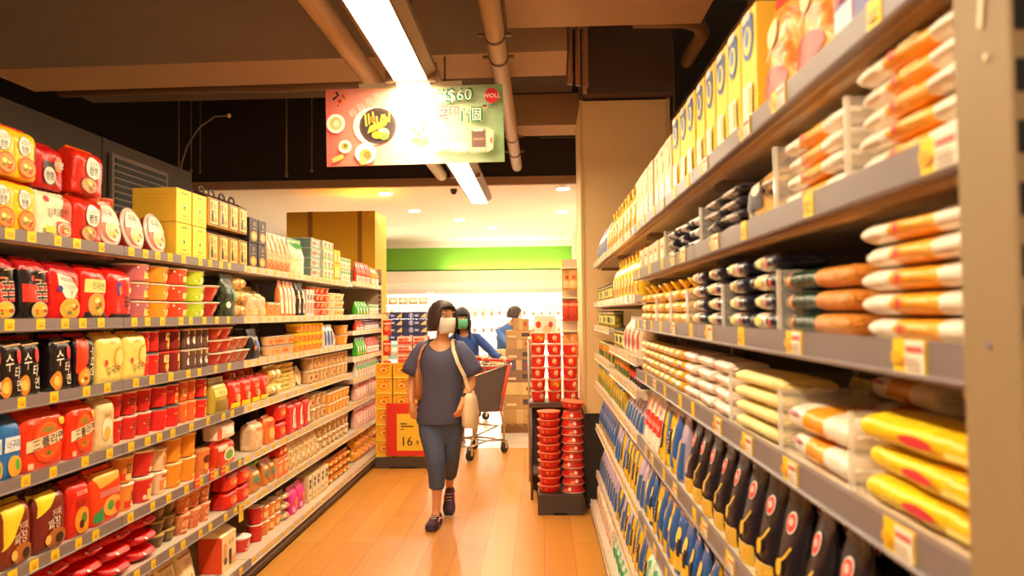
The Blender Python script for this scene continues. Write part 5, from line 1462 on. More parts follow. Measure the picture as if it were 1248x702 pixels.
# bottom deck
RR(8, 2.0, 3.05, 'wht8', 'flour_bag', 'white bag', 'flour', 1, n=6, front=.375, hs=.85)
RR(8, 3.1, 4.2, 'grnw', PB, 'green and white pouch', cP, 1, n=9, front=.375, hs=.75)
RR(8, 4.3, 5.4, 'wht8', 'flour_bag', 'white bag by the pillar', 'flour', 1, n=7, front=.375, hs=.85)
# far bays, upper shelves
def FB(zv, y0, y1, k, name, look, cat, stack=1, w='', **kw):
    run('R', 0, y0, y1, K[k], name, look, cat, stack, z=zv, where=w, **kw)
FB(1.60, 3.12, 4.25, 'ybagtall', 'rice_bag', 'yellow tied bag', 'rice bag', 1, 'jar bay second shelf', n=8, hs=.9)
FB(1.60, 4.32, 5.4, 'jar', 'food_jar', 'green gold jar', 'jar', 1, 'pillar bay second shelf', n=12)
FB(1.33, 3.12, 3.75, 'ricebag', 'rice_bag', 'red and white rice bag', 'rice bag', 1, 'jar bay third shelf', n=4)
FB(1.33, 3.78, 4.25, 'jar', 'food_jar', 'green gold jar', 'jar', 1, 'jar bay third shelf', n=5)
FB(1.43, 4.32, 5.4, 'jar', 'food_jar', 'dark lidded gold jar', 'jar', 1, 'pillar bay third shelf', n=12)
FB(1.19, 3.12, 3.6, 'darkjar', 'food_jar', 'dark jar with red label', 'jar', 1, 'jar bay fourth shelf', n=5, hs=.85)
FB(1.19, 3.62, 4.25, 'can', 'food_can', 'gold and green can', 'can', 1, 'jar bay fourth shelf', n=7)
FB(1.21, 4.32, 5.4, 'can', 'food_can', 'gold and green can', 'can', 1, 'pillar bay fourth shelf', n=12)
FB(1.00, 3.75, 4.25, 'golds', 'rice_bag', 'gold bag with green foot', 'rice bag', 1, 'jar bay fifth shelf', n=4, hs=.8)
FB(1.00, 4.32, 5.4, 'golds', 'rice_bag', 'gold bag with green foot', 'rice bag', 1, 'pillar bay fifth shelf', n=9, hs=.9)
# clear dividers
for i, (lv, y, hh, lab) in enumerate(((2, .978, .12, 'clear divider between the two spaghetti stacks, second pasta shelf'), (2, 1.275, .12, 'clear divider before the bow pasta bag'), (2, 1.87, .10, 'clear divider between grey and silver flat packs'), (2, 2.41, .10, 'clear divider beside the kraft cartons'), (3, 1.272, .11, 'clear divider beside the green spaghetti packs'), (3, 1.66, .10, 'clear divider among the navy pasta packs'), (3, 2.06, .10, 'clear divider between navy and golden packs'), (3, 2.33, .10, 'clear divider after two golden packs'), (3, 2.62, .10, 'clear divider after four golden packs'), (4, .992, .11, 'clear divider between yellow and white spaghetti, fourth shelf'), (4, 1.28, .11, 'clear divider before the cream paper packs'), (4, 1.61, .11, 'clear divider after the cream paper packs'))):
    mb = MB()
    mb.box(0, -.001, 0, .32, .001, hh, clear((250, 240, 225), .22))
    mb.box(-.006, -.004, 0, 0, .004, hh, clear((250, 240, 225), .5))
    o = mb.obj('shelf_divider')
    o.location = (RF + .02, y, RZ[lv] + .0008)
    tag(o, lab, 'divider')
# ------------------------------------------------------------------ end-of-aisle displays
e = tag(empty('display_plinth', (-1.39, 7.28, 0)), 'dark grey plinth under the yellow snack cartons', 'plinth')
mb = MB()
mb.box(-.28, -.20, 0, .34, .28, .10, mat((78, 64, 58), .6), .004)
mb.obj('plinth_box', e)
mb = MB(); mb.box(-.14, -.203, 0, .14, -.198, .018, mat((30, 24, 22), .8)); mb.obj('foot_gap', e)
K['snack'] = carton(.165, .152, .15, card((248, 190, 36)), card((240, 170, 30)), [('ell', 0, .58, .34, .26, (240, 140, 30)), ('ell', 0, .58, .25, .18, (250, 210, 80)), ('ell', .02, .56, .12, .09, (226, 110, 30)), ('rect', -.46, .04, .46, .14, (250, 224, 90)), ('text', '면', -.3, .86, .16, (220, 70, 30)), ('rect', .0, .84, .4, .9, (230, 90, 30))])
for i in range(3):
    for j in range(6):
        put(K['snack'], (-1.59 + i * .178, 7.20, .102 + j * .156), R.uniform(-.02, .02), 'snack_carton', 'yellow noodle carton, %s of %s column, aisle-end display' % (levelword(j, 6), ORD[i + 1]), 'carton', 'yellow cartons on the aisle-end display')
K['redwb'] = carton(.15, .085, .13, card((240, 226, 206)), card((230, 90, 60)), [('rect', -.44, .1, .44, .42, (226, 66, 44)), ('ell', .1, .66, .2, .2, (236, 130, 80)), ('rect', -.4, .5, -.1, .8, (220, 90, 70))])
for i in range(2):
    for j in range(3 - i * 0):
        put(K['redwb'], (-1.38 + i * .16, 7.42 - .21, 1.04 + j * .089), 0, 'snack_carton', 'red and white carton, %s of %s column, on yellow cartons' % (levelword(j, 3), ORD[i + 1]), 'carton', 'red and white cartons on top of the yellow display')
# price placard
P0, P1 = W_at(470, 492, 7.07), W_at(521, 556, 7.07)
e = tag(empty('price_placard', (P0.x, 7.09, P1.z)), 'red and yellow price placard reading 16.9 on the snack display', 'price sign')
mb = MB()
PWd, PHt = P1.x - P0.x, P0.z - P1.z
mb.box(0, 0, 0, PWd, .004, PHt, mat((226, 50, 30), .5))
mb.obj('red_board', e)
mb = MB()
def fpl(x, z, ep):
    return (x, -.004 - ep, z)
xa, xb = PWd * .26, PWd * .92
mb.box(xa, -.0042, PHt * .10, xb, -.0005, PHt * .80, mat((250, 206, 60), .5))
decals(mb, fpl, PWd, PHt, [('text', '16', .52, .28, .17, (30, 24, 20)), ('text', '.9', .74, .25, .09, (30, 24, 20)), ('rect', .34, .60, .50, .625, (110, 84, 40)), ('rect', .36, .55, .66, .575, (110, 84, 40)), ('rect', .34, .50, .44, .515, (140, 104, 50))])
mb.obj('price_sheet', e)
# hanging packs on the end frame of the noodle shelving
K['hang'] = bag(.09, .15, .035, film((232, 70, 40)), 'pillow', [('ell', 0, .5, .3, .22, (246, 160, 90)), ('rect', -.4, .8, .4, .9, (250, 220, 190))], seed=80)
strip = MB()
strip.box(-.012, -.0012, 0, .012, .0012, 1.2, clear((240, 230, 220), .6))
strip.box(-.02, -.002, 1.17, .02, .03, 1.2, STEEL)
strip.box(-.06, -.03, 1.185, .0, .0, 1.197, STEEL)
o = strip.obj('clip_strip'); o.location = (-1.685, 7.76, .35); o.rotation_euler = (0, 0, 0)
tag(o, 'clear clip strip hanging from the noodle shelving end frame', 'clip strip')
for j in range(5):
    put(K['hang'], (-1.685, 7.735, .42 + j * .22), 0, 'snack_packet', 'red snack pouch, %s up on the clip strip by noodle shelving' % ORD[j + 1], 'snack', 'snack pouches on the clip strip')

# red bowls on a low black stand by the pillar
e = tag(empty('display_plinth', (.125, 5.60, 0)), 'low dark box stand carrying two stacks of red bowls', 'plinth')
mb = MB(); mb.box(-.17, -.15, 0, .17, .18, .155, mat((72, 60, 56), .55), .004); mb.obj('plinth_box', e)
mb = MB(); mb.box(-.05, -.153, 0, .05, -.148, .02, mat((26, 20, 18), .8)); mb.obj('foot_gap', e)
K['rbowl'] = cup(.058, .068, .088, card((220, 36, 24)), [('ell', 0, .5, .1, .2, (240, 90, 50)), ('rect', -.42, .84, .42, .93, (246, 120, 80)), ('text', '麵', -.24, .5, .4, (250, 200, 120))], None, (244, 120, 84), n=28)
K['rbowlw'] = cup(.058, .088, .068, card((214, 34, 24)), [('ell', 0, .5, .08, .24, (250, 220, 200)), ('rect', -.3, .2, -.1, .5, (244, 120, 60))], [(0, card((246, 206, 180))), (.12, card((214, 34, 24)))], (236, 110, 70), n=28)
for j in range(10):
    put(K['rbowl'], (.045 + R.uniform(-.003, .003), 5.56, .1565 + j * .0622), R.uniform(-.5, .5), 'noodle_bowl', 'red bowl noodle, %s of the open-side stack on low stand' % levelword(j, 10), 'noodle bowl', 'red bowls in two stacks on the low stand')
    put(K['rbowlw'], (.228 + R.uniform(-.003, .003), 5.56, .1565 + j * .0622), R.uniform(-.5, .5), 'noodle_bowl', 'wide-footed red bowl, %s of the pillar-side stack on low stand' % levelword(j, 10), 'noodle bowl', 'red bowls in two stacks on the low stand')
put(K['rbowl'], (.225, 5.56, .1565 + 10 * .0622 + .014), .2, 'noodle_bowl', 'red bowl noodle lying loose on top of pillar-side stack', 'noodle bowl', None, (1, 1, 1), (.06, .1))
# taller stand of red cups behind
e = tag(empty('display_stand', (.13, 6.05, 0)), 'dark stand behind the red bowls carrying stacked red cups', 'stand')
mb = MB()
mb.box(-.24, -.16, .75, .19, .18, .79, mat((90, 66, 56), .5), .004)
mb.box(-.235, .17, 0, .185, .18, .75, mat((70, 52, 46), .6))
mb.obj('top_board', e)
for sx in (-.225, .175):
    for sy in (-.15, .165):
        lm = MB(); lm.tube([(sx, sy, 0), (sx, sy, .34), (sx, sy, .75)], .012, mat((120, 96, 84), .4, .5), 8); lm.obj('leg', e)
lm = MB(); lm.box(-.235, -.155, .20, .185, .17, .22, mat((90, 66, 56), .5)); lm.obj('lower_board', e)
K['rcup'] = cup(.092, .050, .060, card((222, 36, 22)), [('ell', .1, .5, .16, .24, (250, 226, 190)), ('ell', .16, .34, .12, .14, (240, 150, 80)), ('ell', .05, .62, .08, .1, (246, 190, 140)), ('rect', -.4, .9, .4, .96, (250, 130, 90))], [(.93, card((250, 220, 200)))], (246, 180, 150))
K['rcup2'] = cup(.092, .050, .060, card((226, 44, 24)), [('rect', -.4, .35, .4, .85, (240, 110, 40)), ('ell', .1, .4, .14, .2, (250, 190, 70)), ('ell', -.1, .6, .1, .12, (246, 200, 90))], [(.93, card((250, 220, 200)))], (246, 180, 150))
for i in range(3):
    for j in range(6):
        if i == 2 and j > 4:
            continue
        put(K['rcup2' if (i == 0 and j == 5) or (i == 1 and j == 1) else 'rcup'], (-.032 + i * .134, 6.0, .7915 + j * .0965), R.uniform(-.4, .4), NC, 'red cup noodle, %s of %s stack on dark stand' % (levelword(j, 6), ORD[i + 1]), 'noodle cup', 'red cups stacked on the dark stand')
K['whcar'] = carton(.20, .20, .16, card((246, 232, 214)), card((232, 206, 180)), [('ell', -.3, .6, .12, .16, (226, 70, 50)), ('ell', .1, .4, .2, .2, (240, 200, 150)), ('ell', .26, .6, .1, .14, (206, 80, 70)), ('rect', -.4, .1, .0, .2, (200, 150, 120))])
put(K['whcar'], (.03, 6.62, 1.30), 0, 'snack_carton', 'white carton with red spots above the red cups', 'carton')
# shelf rack carrying the white carton behind
e = tag(empty('wire_rack', (.02, 6.75, 0)), 'slim wire rack behind the red cups holding a white carton', 'rack')
mb = MB(); mb.box(-.15, -.22, 1.28, .15, .15, 1.298, mat((226, 204, 176), .4)); mb.obj('rack_shelf', e)
for sx in (-.145, .145):
    for sy in (-.21, .14):
        lm = MB(); lm.tube([(sx, sy, 0), (sx, sy, .7), (sx, sy, 1.28)], .008, mat((200, 180, 156), .35, .6), 8); lm.obj('leg', e)
# hanging snack packs on pegs at the pillar flank
K['pegA'] = bag(.085, .16, .03, film((214, 160, 90)), 'pillow', [('rect', -.4, .1, .4, .5, (240, 210, 150)), ('ell', 0, .7, .2, .1, (190, 70, 40))], seed=81)
K['pegB'] = bag(.085, .17, .03, film((206, 70, 50)), 'pillow', [('line', [(-.2, .1), (-.2, .9)], .06, (90, 50, 60)), ('line', [(.1, .1), (.1, .9)], .06, (120, 60, 70)), ('rect', -.44, .8, .44, .94, (246, 150, 110))], seed=82)
K['pegC'] = bag(.085, .20, .03, film((220, 150, 80)), 'pillow', [('line', [(-.2, .1), (-.2, .9)], .05, (246, 226, 190)), ('line', [(.15, .1), (.15, .9)], .05, (150, 90, 50))], seed=83)
e = tag(empty('peg_rack', (.262, 6.55, 0)), 'narrow peg rack with hanging snack packs beside the tan pillar', 'rack')
mb = MB(); mb.box(-.07, .05, 0, .07, .07, 2.02, mat((214, 190, 156), .5)); mb.obj('rack_back', e)
for z in (1.93, 1.66, 1.36):
    mb = MB()
    mb.box(-.075, -.13, z - .006, .075, .05, z + .006, mat((236, 214, 186), .4)); mb.obj('peg_ledge', e)
for j, (z, kk, lk) in enumerate(((1.735, 'pegA', 'tan snack packet hanging'), (1.452, 'pegB', 'red striped snack packet hanging'), (1.12, 'pegC', 'orange striped snack packet hanging'))):
    for i in range(4):
        put(K[kk], (.262 + (-.03 if i % 2 else .03), 6.44 + i * .036, z - .0), R.uniform(-.05, .05), 'snack_packet', '%s, %s from the front on peg ledge by pillar' % (lk, ORD[i + 1]), 'snack', 'hanging packets on the peg rack by the pillar')

# ------------------------------------------------------------------ chilled cabinet and stock at the back
CABW = mat((250, 244, 232), .5)
e = tag(empty('chilled_cabinet', (-1.75, 13.35, 0)), 'long bright open chilled cabinet along the back wall', 'chiller')
mb = MB()
mb.box(-2.3, 0, 0, 2.3, .95, .34, mat((232, 222, 206), .5))
mb.box(-2.3, .85, .34, 2.3, .95, 2.1, CABW)
mb.box(-2.3, .0, .34, -2.26, .95, 2.1, CABW); mb.box(2.26, .0, .34, 2.3, .95, 2.1, CABW)
mb.obj('cabinet_body', e)
mb = MB(); mb.box(-2.32, -.03, 1.97, 2.32, .95, 2.12, mat((226, 214, 198), .4)); mb.box(-2.32, -.05, 1.90, 2.32, -.02, 1.98, mat((204, 190, 176), .35)); mb.obj('canopy', e)
mb = MB(); mb.box(-2.2, .05, 1.95, 2.2, .12, 1.965, emit((1, .93, .80), 40)); mb.obj('canopy_lamp', e)
CZ = [.42, .80, 1.14, 1.46, 1.72]
for i, z in enumerate(CZ):
    mb = MB(); mb.box(-2.25, .10, z - .025, 2.25, .85, z, CABW); mb.obj('cabinet_shelf', e)
    mb = MB(); mb.box(-2.25, .16, z - .038, 2.25, .19, z - .027, emit((1, .93, .80), 22)); mb.obj('shelf_lamp', e)
pal = [(246, 226, 214), (240, 190, 170), (250, 240, 226), (226, 90, 80), (244, 214, 150), (236, 236, 230)]
for i, c in enumerate(pal):
    K['ch%d' % i] = cup(.13 + .02 * (i % 3), .04, .042, card(c), [('rect', -.34, .2, .34, .6, (250, 246, 240) if i in (1, 3) else (226, 120, 100))], None, (226, 60, 60) if i % 2 else (250, 240, 230), n=12)
for s_, z in enumerate(CZ):
    lvw = ORD[5 - s_]
    if s_ == 0:
        continue
    for i in range(28):
        x = -3.95 + i * .158
        kk = 'ch%d' % ((i // 4 + s_ * 2) % 6)
        k_ = K[kk]
        put(k_, (x, 13.54, z + .001), R.uniform(-.3, .3), 'drink_carton', 'pale chilled drink pot, %s along, %s chiller shelf down' % (('twenty-' if i > 20 else '') + ORD[(i % 20) + 1] if i != 19 else 'twentieth', lvw) if i < 16 else 'pale chilled drink pot, %s from the far side, %s chiller shelf down' % (ORD[28 - i], lvw), 'drink', 'drink pots on the %s chiller shelf' % lvw)
# pale loaves on the top of a side rack, navy cartons under them
e = tag(empty('stock_rack', (-2.35, 11.9, 0)), 'white stock rack with navy cartons and loaves behind the customers', 'rack')
for sx in (-.42, .46):
    for sy in (-.02, .45):
        lm = MB(); lm.tube([(sx, sy, 0), (sx, sy, .9), (sx, sy, 1.9)], .014, CABW, 8); lm.obj('rack_post', e)
for z in (.40, .78, 1.08, 1.70):
    mb = MB(); mb.box(-.43, -.03, z - .02, .47, .46, z, CABW); mb.obj('rack_shelf', e)
K['loaf'] = bag(.16, .10, .13, crumb((232, 196, 160), (206, 150, 110), 20), 'pillow', [('ell', 0, .5, .3, .3, (246, 226, 200))], seed=90)
for i in range(5):
    put(K['loaf'], (-2.68 + i * .172, 12.0, 1.701), 0, 'bread_loaf', 'pale wrapped loaf, %s along the top of stock rack' % ORD[i + 1], 'bread', 'loaves on top of the stock rack')
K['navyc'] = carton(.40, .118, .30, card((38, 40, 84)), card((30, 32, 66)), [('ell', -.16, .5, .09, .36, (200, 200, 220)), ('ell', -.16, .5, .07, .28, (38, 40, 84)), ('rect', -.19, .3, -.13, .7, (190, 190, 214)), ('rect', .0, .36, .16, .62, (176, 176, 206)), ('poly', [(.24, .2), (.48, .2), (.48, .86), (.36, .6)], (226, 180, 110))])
for i in range(2):
    for j in range(4):
        put(K['navyc'], (-2.535 + i * .41, 12.06, 1.081 + j * .1215), 0, 'drinks_case', 'navy drinks case, %s of %s stack on the stock rack' % (levelword(j, 4), ORD[i + 1]), 'case', 'navy cases on the stock rack')
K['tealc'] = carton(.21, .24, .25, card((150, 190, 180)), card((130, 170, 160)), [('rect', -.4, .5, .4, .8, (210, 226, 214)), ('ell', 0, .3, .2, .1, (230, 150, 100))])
for i in range(4):
    put(K['tealc'], (-2.66 + i * .218, 12.02, .781), 0, 'drinks_case', 'pale teal carton, %s along under the navy cases' % ORD[i + 1], 'case', 'teal cartons on the stock rack')
# downlights in the pale ceiling
for i, (u, v) in enumerate(((470, 236), (686, 230), (505, 257), (600, 277), (560, 268), (684, 258))):
    d = CAM @ Vector((u - 624, 351 - v, -F))
    t_ = (SZ - H) / d.z
    x, y = d.x * t_, d.y * t_
    e = tag(empty('downlight', (x, y, SZ)), 'round ceiling downlight, ' + ['closest beside the sign corner', 'closest beside the tan pillar', 'second row over the promotion stack', 'over the fridge end of hall', 'third row behind the strip light', 'second row near the pillar edge'][i], 'light')
    mb = MB(); mb.lathe([(.075, -.004), (.10, -.008), (.11, -.004), (.11, 0)], mat((240, 228, 210), .5), 24, cap0=False); mb.obj('rim', e)
    mb = MB(); mb.lathe([(.001, -.0055), (.074, -.0055), (.074, -.001)], emit((1, .88, .66), 280), 24); mb.obj('lens', e)
mb = MB(); mb.box(-1.9, BY - .30, 2.325, .5, BY - .24, 2.35, emit((1, .9, .7), 14)); tag(mb.obj('cove_light'), 'bright cove strip glowing under the green band', 'light')
mb = MB()
mb.ball((0, 0, -.03), (.035, .035, .035), mat((40, 34, 32), .3)); mb.tube([(0, 0, -.02), (0, 0, 0)], .04, mat((60, 50, 46), .5), 14)
o = mb.obj('dome_camera'); P = W_at(553, 228, 8.3); o.location = (P.x, 8.3, SZ); tag(o, 'small dark dome camera on the pale ceiling below the sign', 'camera')

# tall stock of brown cartons near the second trolley
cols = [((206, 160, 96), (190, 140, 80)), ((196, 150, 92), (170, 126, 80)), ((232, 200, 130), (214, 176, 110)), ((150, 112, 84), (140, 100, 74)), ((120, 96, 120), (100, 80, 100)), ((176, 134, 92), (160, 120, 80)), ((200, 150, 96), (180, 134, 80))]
zz = 0
e = tag(empty('pallet', (-.29, 9.35, 0)), 'low wooden pallet under the brown carton stack', 'pallet')
mb = MB()
for i in range(5):
    mb.box(-.24 + i * .102, -.22, .09, -.16 + i * .102, .24, .11, mat((170, 120, 70), .7))
mb.obj('deck', e)
mb = MB()
for i in range(3):
    mb.box(-.24, -.2 + i * .18, 0, .26, -.14 + i * .18, .09, mat((150, 104, 60), .7))
mb.obj('bearer', e)
hts = [.19, .17, .16, .15, .13, .135, .12, .11, .15]
zz = .111
for i, h_ in enumerate(hts):
    c = cols[i % 7]
    w_ = [.44, .42, .42, .40, .38, .36, .34, .34, .20][i]
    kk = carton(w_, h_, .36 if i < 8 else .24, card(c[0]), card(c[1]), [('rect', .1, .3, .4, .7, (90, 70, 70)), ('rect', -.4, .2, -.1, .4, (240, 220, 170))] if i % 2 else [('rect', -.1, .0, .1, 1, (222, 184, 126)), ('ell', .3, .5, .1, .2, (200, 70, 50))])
    put(kk, (-.29 + (.0 if i < 8 else .02), 9.36, zz), R.uniform(-.04, .04), 'shipping_carton', 'brown shipping carton, %s of the pallet stack' % (levelword(i, 9)), 'carton', 'cartons stacked on the pallet')
    zz += h_ + .004

# ------------------------------------------------------------------ trolleys
CHR = mat((206, 190, 170), .25, .85)
def wheel(parent, x, y):
    w = MB()
    w.tube([(x - .016, y, .055), (x + .016, y, .055)], .055, mat((40, 34, 34), .5), 16)
    o = w.obj('wheel', parent)
    f = MB()
    f.box(x - .026, y - .02, .05, x - .018, y + .02, .13, CHR); f.box(x + .018, y - .02, .05, x + .026, y + .02, .13, CHR)
    f.box(x - .026, y - .02, .124, x + .026, y + .02, .135, CHR); f.tube([(x - .03, y, .055), (x + .03, y, .055)], .008, CHR, 8)
    f.obj('fork', o)
def trolley(name_label, loc, rz, panels):
    e = tag(empty('shopping_trolley', loc, rz), name_label, 'trolley')
    # local: front towards -y, handle at +y
    for x, y in ((-.13, -.27), (.13, -.27), (-.20, .28), (.20, .28)):
        wheel(e, x, y)
    fr = MB()
    for s in (-1, 1):
        fr.tube([(s * .13, -.27, .14), (s * .165, .0, .17), (s * .20, .28, .14)], .011, CHR, 8)
        fr.tube([(s * .20, .28, .14), (s * .21, .26, .30), (s * .21, .18, .52), (s * .245, .37, .98)], .011, CHR, 8)
        fr.tube([(s * .13, -.27, .14), (s * .14, -.22, .24), (s * .17, .20, .30)], .009, CHR, 8)
    for y, z, hw in ((-.27, .14, .13), (.0, .17, .165), (.28, .14, .20), (.20, .30, .17)):
        fr.tube([(-hw, y, z), (hw, y, z)], .009, CHR, 8)
    fr.obj('frame', e)
    bk = MB()
    T = [(-.18, -.36, .86), (.18, -.36, .86), (.235, .31, .96), (-.235, .31, .96)]
    B = [(-.15, -.25, .50), (.15, -.25, .50), (.19, .18, .46), (-.19, .18, .46)]
    def lerp(a, b, t):
        return tuple(a[i] + (b[i] - a[i]) * t for i in range(3))
    for t, r in ((0, .004), (.25, .003), (.5, .003), (.75, .003), (1, .007)):
        ring = [lerp(B[i], T[i], t) for i in range(4)]
        for i in range(4):
            bk.tube([ring[i], ring[(i + 1) % 4]], r, CHR, 6)
    for i in range(4):
        n_ = 10 if i % 2 else 6
        for k in range(n_ + 1):
            bk.tube([lerp(B[i], B[(i + 1) % 4], k / n_), lerp(T[i], T[(i + 1) % 4], k / n_)], .0028, CHR, 5)
    for k in range(1, 7):
        bk.tube([lerp(B[0], B[1], k / 7), lerp(B[3], B[2], k / 7)], .0028, CHR, 5)
        bk.tube([lerp(B[0], B[3], k / 7), lerp(B[1], B[2], k / 7)], .0028, CHR, 5)
    bk.obj('basket', e)
    h = MB()
    h.tube([(-.25, .40, 1.0), (0, .40, 1.0), (.25, .40, 1.0)], .017, mat((226, 70, 40), .4), 12)
    for s in (-1, 1):
        h.tube([(s * .245, .37, .98), (s * .248, .40, 1.0)], .014, mat((60, 50, 50), .4), 8)
    h.obj('handle', e)
    if panels:
        p = MB()
        gray = mat((112, 100, 98), .5)
        red = mat((222, 70, 44), .45)
        for i in (0, 1, 3):
            A, C_, D_, E2 = B[i], B[(i + 1) % 4], T[(i + 1) % 4], T[i]
            ctr = Vector((0, 0, .7))
            quad = [Vector(v) + (Vector((v[0], v[1], 0)).normalized() * .008) for v in (A, C_, D_, E2)]
            inn = [q_ - Vector((q_.x, q_.y, 0)).normalized() * .004 for q_ in quad]
            p.loft([quad, inn], gray, smooth=False)
        p.obj('basket_liner', e)
        rr = MB()
        for i in range(4):
            a_, b_ = Vector(B[i]), Vector(T[i])
            off = Vector((a_.x, a_.y, 0)).normalized() * .016
            rr.tube([a_ + off, (a_ + b_) / 2 + off, b_ + off], (.022), red, 8)
        rr.obj('corner_trim', e)
        sb = MB()
        sb.box(-.19, .318, .70, .19, .326, .93, red)
        sb.box(-.05, .314, .8, .05, .3175, .9, mat((60, 80, 120), .5))
        sb.obj('seat_flap', e)
    return e
trolley('grey lined shopping trolley with red corners pushed by woman in blue', (-.738, 7.74, 0), math.radians(-30), True)
trolley('wire shopping trolley piled with small boxes, deeper in the hall', (-.66, 10.55, 0), math.radians(-58), False)
K['tb'] = carton(.14, .11, .14, card((236, 212, 170)), card((220, 190, 140)), [('rect', -.4, .2, .4, .5, (214, 160, 100)), ('ell', .1, .7, .1, .14, (200, 90, 60))])
K['tb2'] = carton(.14, .12, .14, card((150, 96, 76)), card((130, 84, 66)), [('rect', -.4, .3, .3, .6, (220, 190, 150))])
import itertools
for n_, (dx, dy, z, kk) in enumerate(((-.075, -.13, .508, 'tb'), (.075, -.13, .508, 'tb2'), (-.075, .03, .508, 'tb2'), (.08, .03, .508, 'tb'), (-.10, -.10, .632, 'tb'), (.09, -.10, .632, 'tb'), (-.10, .06, .632, 'tb'), (.09, .06, .632, 'tb2'), (-.10, -.10, .757, 'tb2'), (.09, -.08, .757, 'tb'), (0, .08, .757, 'tb'), (0, -.05, .882, 'tb'), (.02, .1, .882, 'tb'))):
    a_ = math.radians(-58)
    put(K[kk], (-.66 + dx * cos(a_) - dy * sin(a_), 10.55 + dx * sin(a_) + dy * cos(a_), z), a_, 'grocery_box', 'small %s grocery box, %s of those piled in wire trolley' % ('cream' if kk == 'tb' else 'brown', ORD[n_ + 1]), 'box', 'boxes piled in the wire trolley')
# ------------------------------------------------------------------ people
SKIN = mat((226, 160, 112), .5, 0, 0, 60, .04)
def fuse(name, mb, m, voxel, smooth, parent):
    """one continuous surface out of overlapping closed pieces"""
    me = mb.mesh(name)
    o = bpy.data.objects.new(name, me)
    COL.objects.link(o)
    r = o.modifiers.new('fuse', 'REMESH')
    r.mode = 'VOXEL'
    r.voxel_size = voxel
    s = o.modifiers.new('soft', 'SMOOTH')
    s.factor = .5
    s.iterations = smooth
    dg = bpy.context.evaluated_depsgraph_get()
    dg.update()
    nm = bpy.data.meshes.new_from_object(o.evaluated_get(dg))
    o.modifiers.clear()
    o.data = nm
    nm.materials.clear()
    nm.materials.append(m)
    nm.polygons.foreach_set('material_index', [0] * len(nm.polygons))
    nm.polygons.foreach_set('use_smooth', [True] * len(nm.polygons))
    if parent:
        o.parent = parent
    return o
def solid(o, th, off=-1, sub=0):
    s = o.modifiers.new('cloth_thickness', 'SOLIDIFY')
    s.thickness = th
    s.offset = off
    if sub:
        q = o.modifiers.new('round', 'SUBSURF')
        q.levels = q.render_levels = sub
    return o
def head_pieces(mb, M):
    m = SKIN
    mb.ball((0, .012, .025), (.073, .092, .09), m, 18, 12, M)
    mb.ball((0, -.022, -.04), (.057, .062, .068), m, 16, 10, M)
    mb.ball((0, -.064, -.086), (.022, .02, .018), m, 10, 8, M)
    for s in (-1, 1):
        mb.ball((s * .036, -.058, -.022), (.026, .022, .026), m, 10, 8, M)
        mb.ball((s * .033, -.074, .040), (.026, .012, .010), m, 10, 6, M)
        mb.ball((s * .074, .006, -.010), (.010, .020, .029), m, 10, 8, M)
    mb.tube([(0, -.076, .030), (0, -.092, .004), (0, -.104, -.022)], [.008, .010, .014], m, 10, M)
    mb.ball((0, -.082, -.052), (.024, .010, .008), m, 10, 6, M)
    mb.ball((0, -.080, -.062), (.019, .010, .007), m, 10, 6, M)
def face_parts(parent, M, brow=(40, 28, 24)):
    for s in (-1, 1):
        e = MB()
        e.ball((s * .032, -.073, .017), (.014, .010, .008), mat((240, 234, 226), .25), 12, 8, M)
        o = e.obj('eye', parent)
        i = MB(); i.ball((s * .032, -.0815, .017), (.0065, .003, .0065), mat((40, 24, 18), .2), 10, 6, M); i.obj('iris', o)
        b = MB(); b.tube([(s * .016, -.088, .044), (s * .034, -.087, .050), (s * .052, -.076, .044)], [.0025, .0035, .002], mat(brow, .7), 6, M); b.obj('eyebrow', parent)
    l = MB(); l.tube([(-.02, -.086, -.056), (0, -.094, -.057), (.02, -.086, -.056)], [.002, .005, .002], mat((190, 96, 84), .4), 8, M); l.obj('lips', parent)
def mask_part(parent, M, col):
    mb = MB()
    nu, nv = 14, 8
    vs = []
    for j in range(nv + 1):
        t = j / nv
        z = .000 - .108 * t
        for i in range(nu + 1):
            ph = math.radians(-78 + 156 * i / nu)
            k = 1 - .28 * max(0, t - .45) / .55
            bul = .020 * max(0, cos(ph)) ** 3 * sin(PI * min(1, t * .9 + .1))
            ext = .036 * max(0, cos(ph)) ** 6 * (1 - t) ** .5
            vs.append((.079 * k * sin(ph), -.012 - (.085 + bul + ext * .6) * (1 - .12 * t) * cos(ph), z + .012 * sin(ph) ** 2 * (.5 - t) * 1.2 - .004))
    fs = [(j * (nu + 1) + i, j * (nu + 1) + i + 1, (j + 1) * (nu + 1) + i + 1, (j + 1) * (nu + 1) + i) for j in range(nv) for i in range(nu)]
    mb.add(vs, fs, mat(col, .8, 0, .15, 300), True, M)
    o = solid(mb.obj('face_mask', parent), .003, 1)
    lp = MB()
    for s in (-1, 1):
        lp.tube([(s * .073, -.022, -.012), (s * .082, .004, .016), (s * .084, .022, .0), (s * .078, .012, -.036), (s * .066, -.024, -.076)], .0016, mat((236, 236, 230), .6), 6, M)
    lp.obj('ear_loop', o)
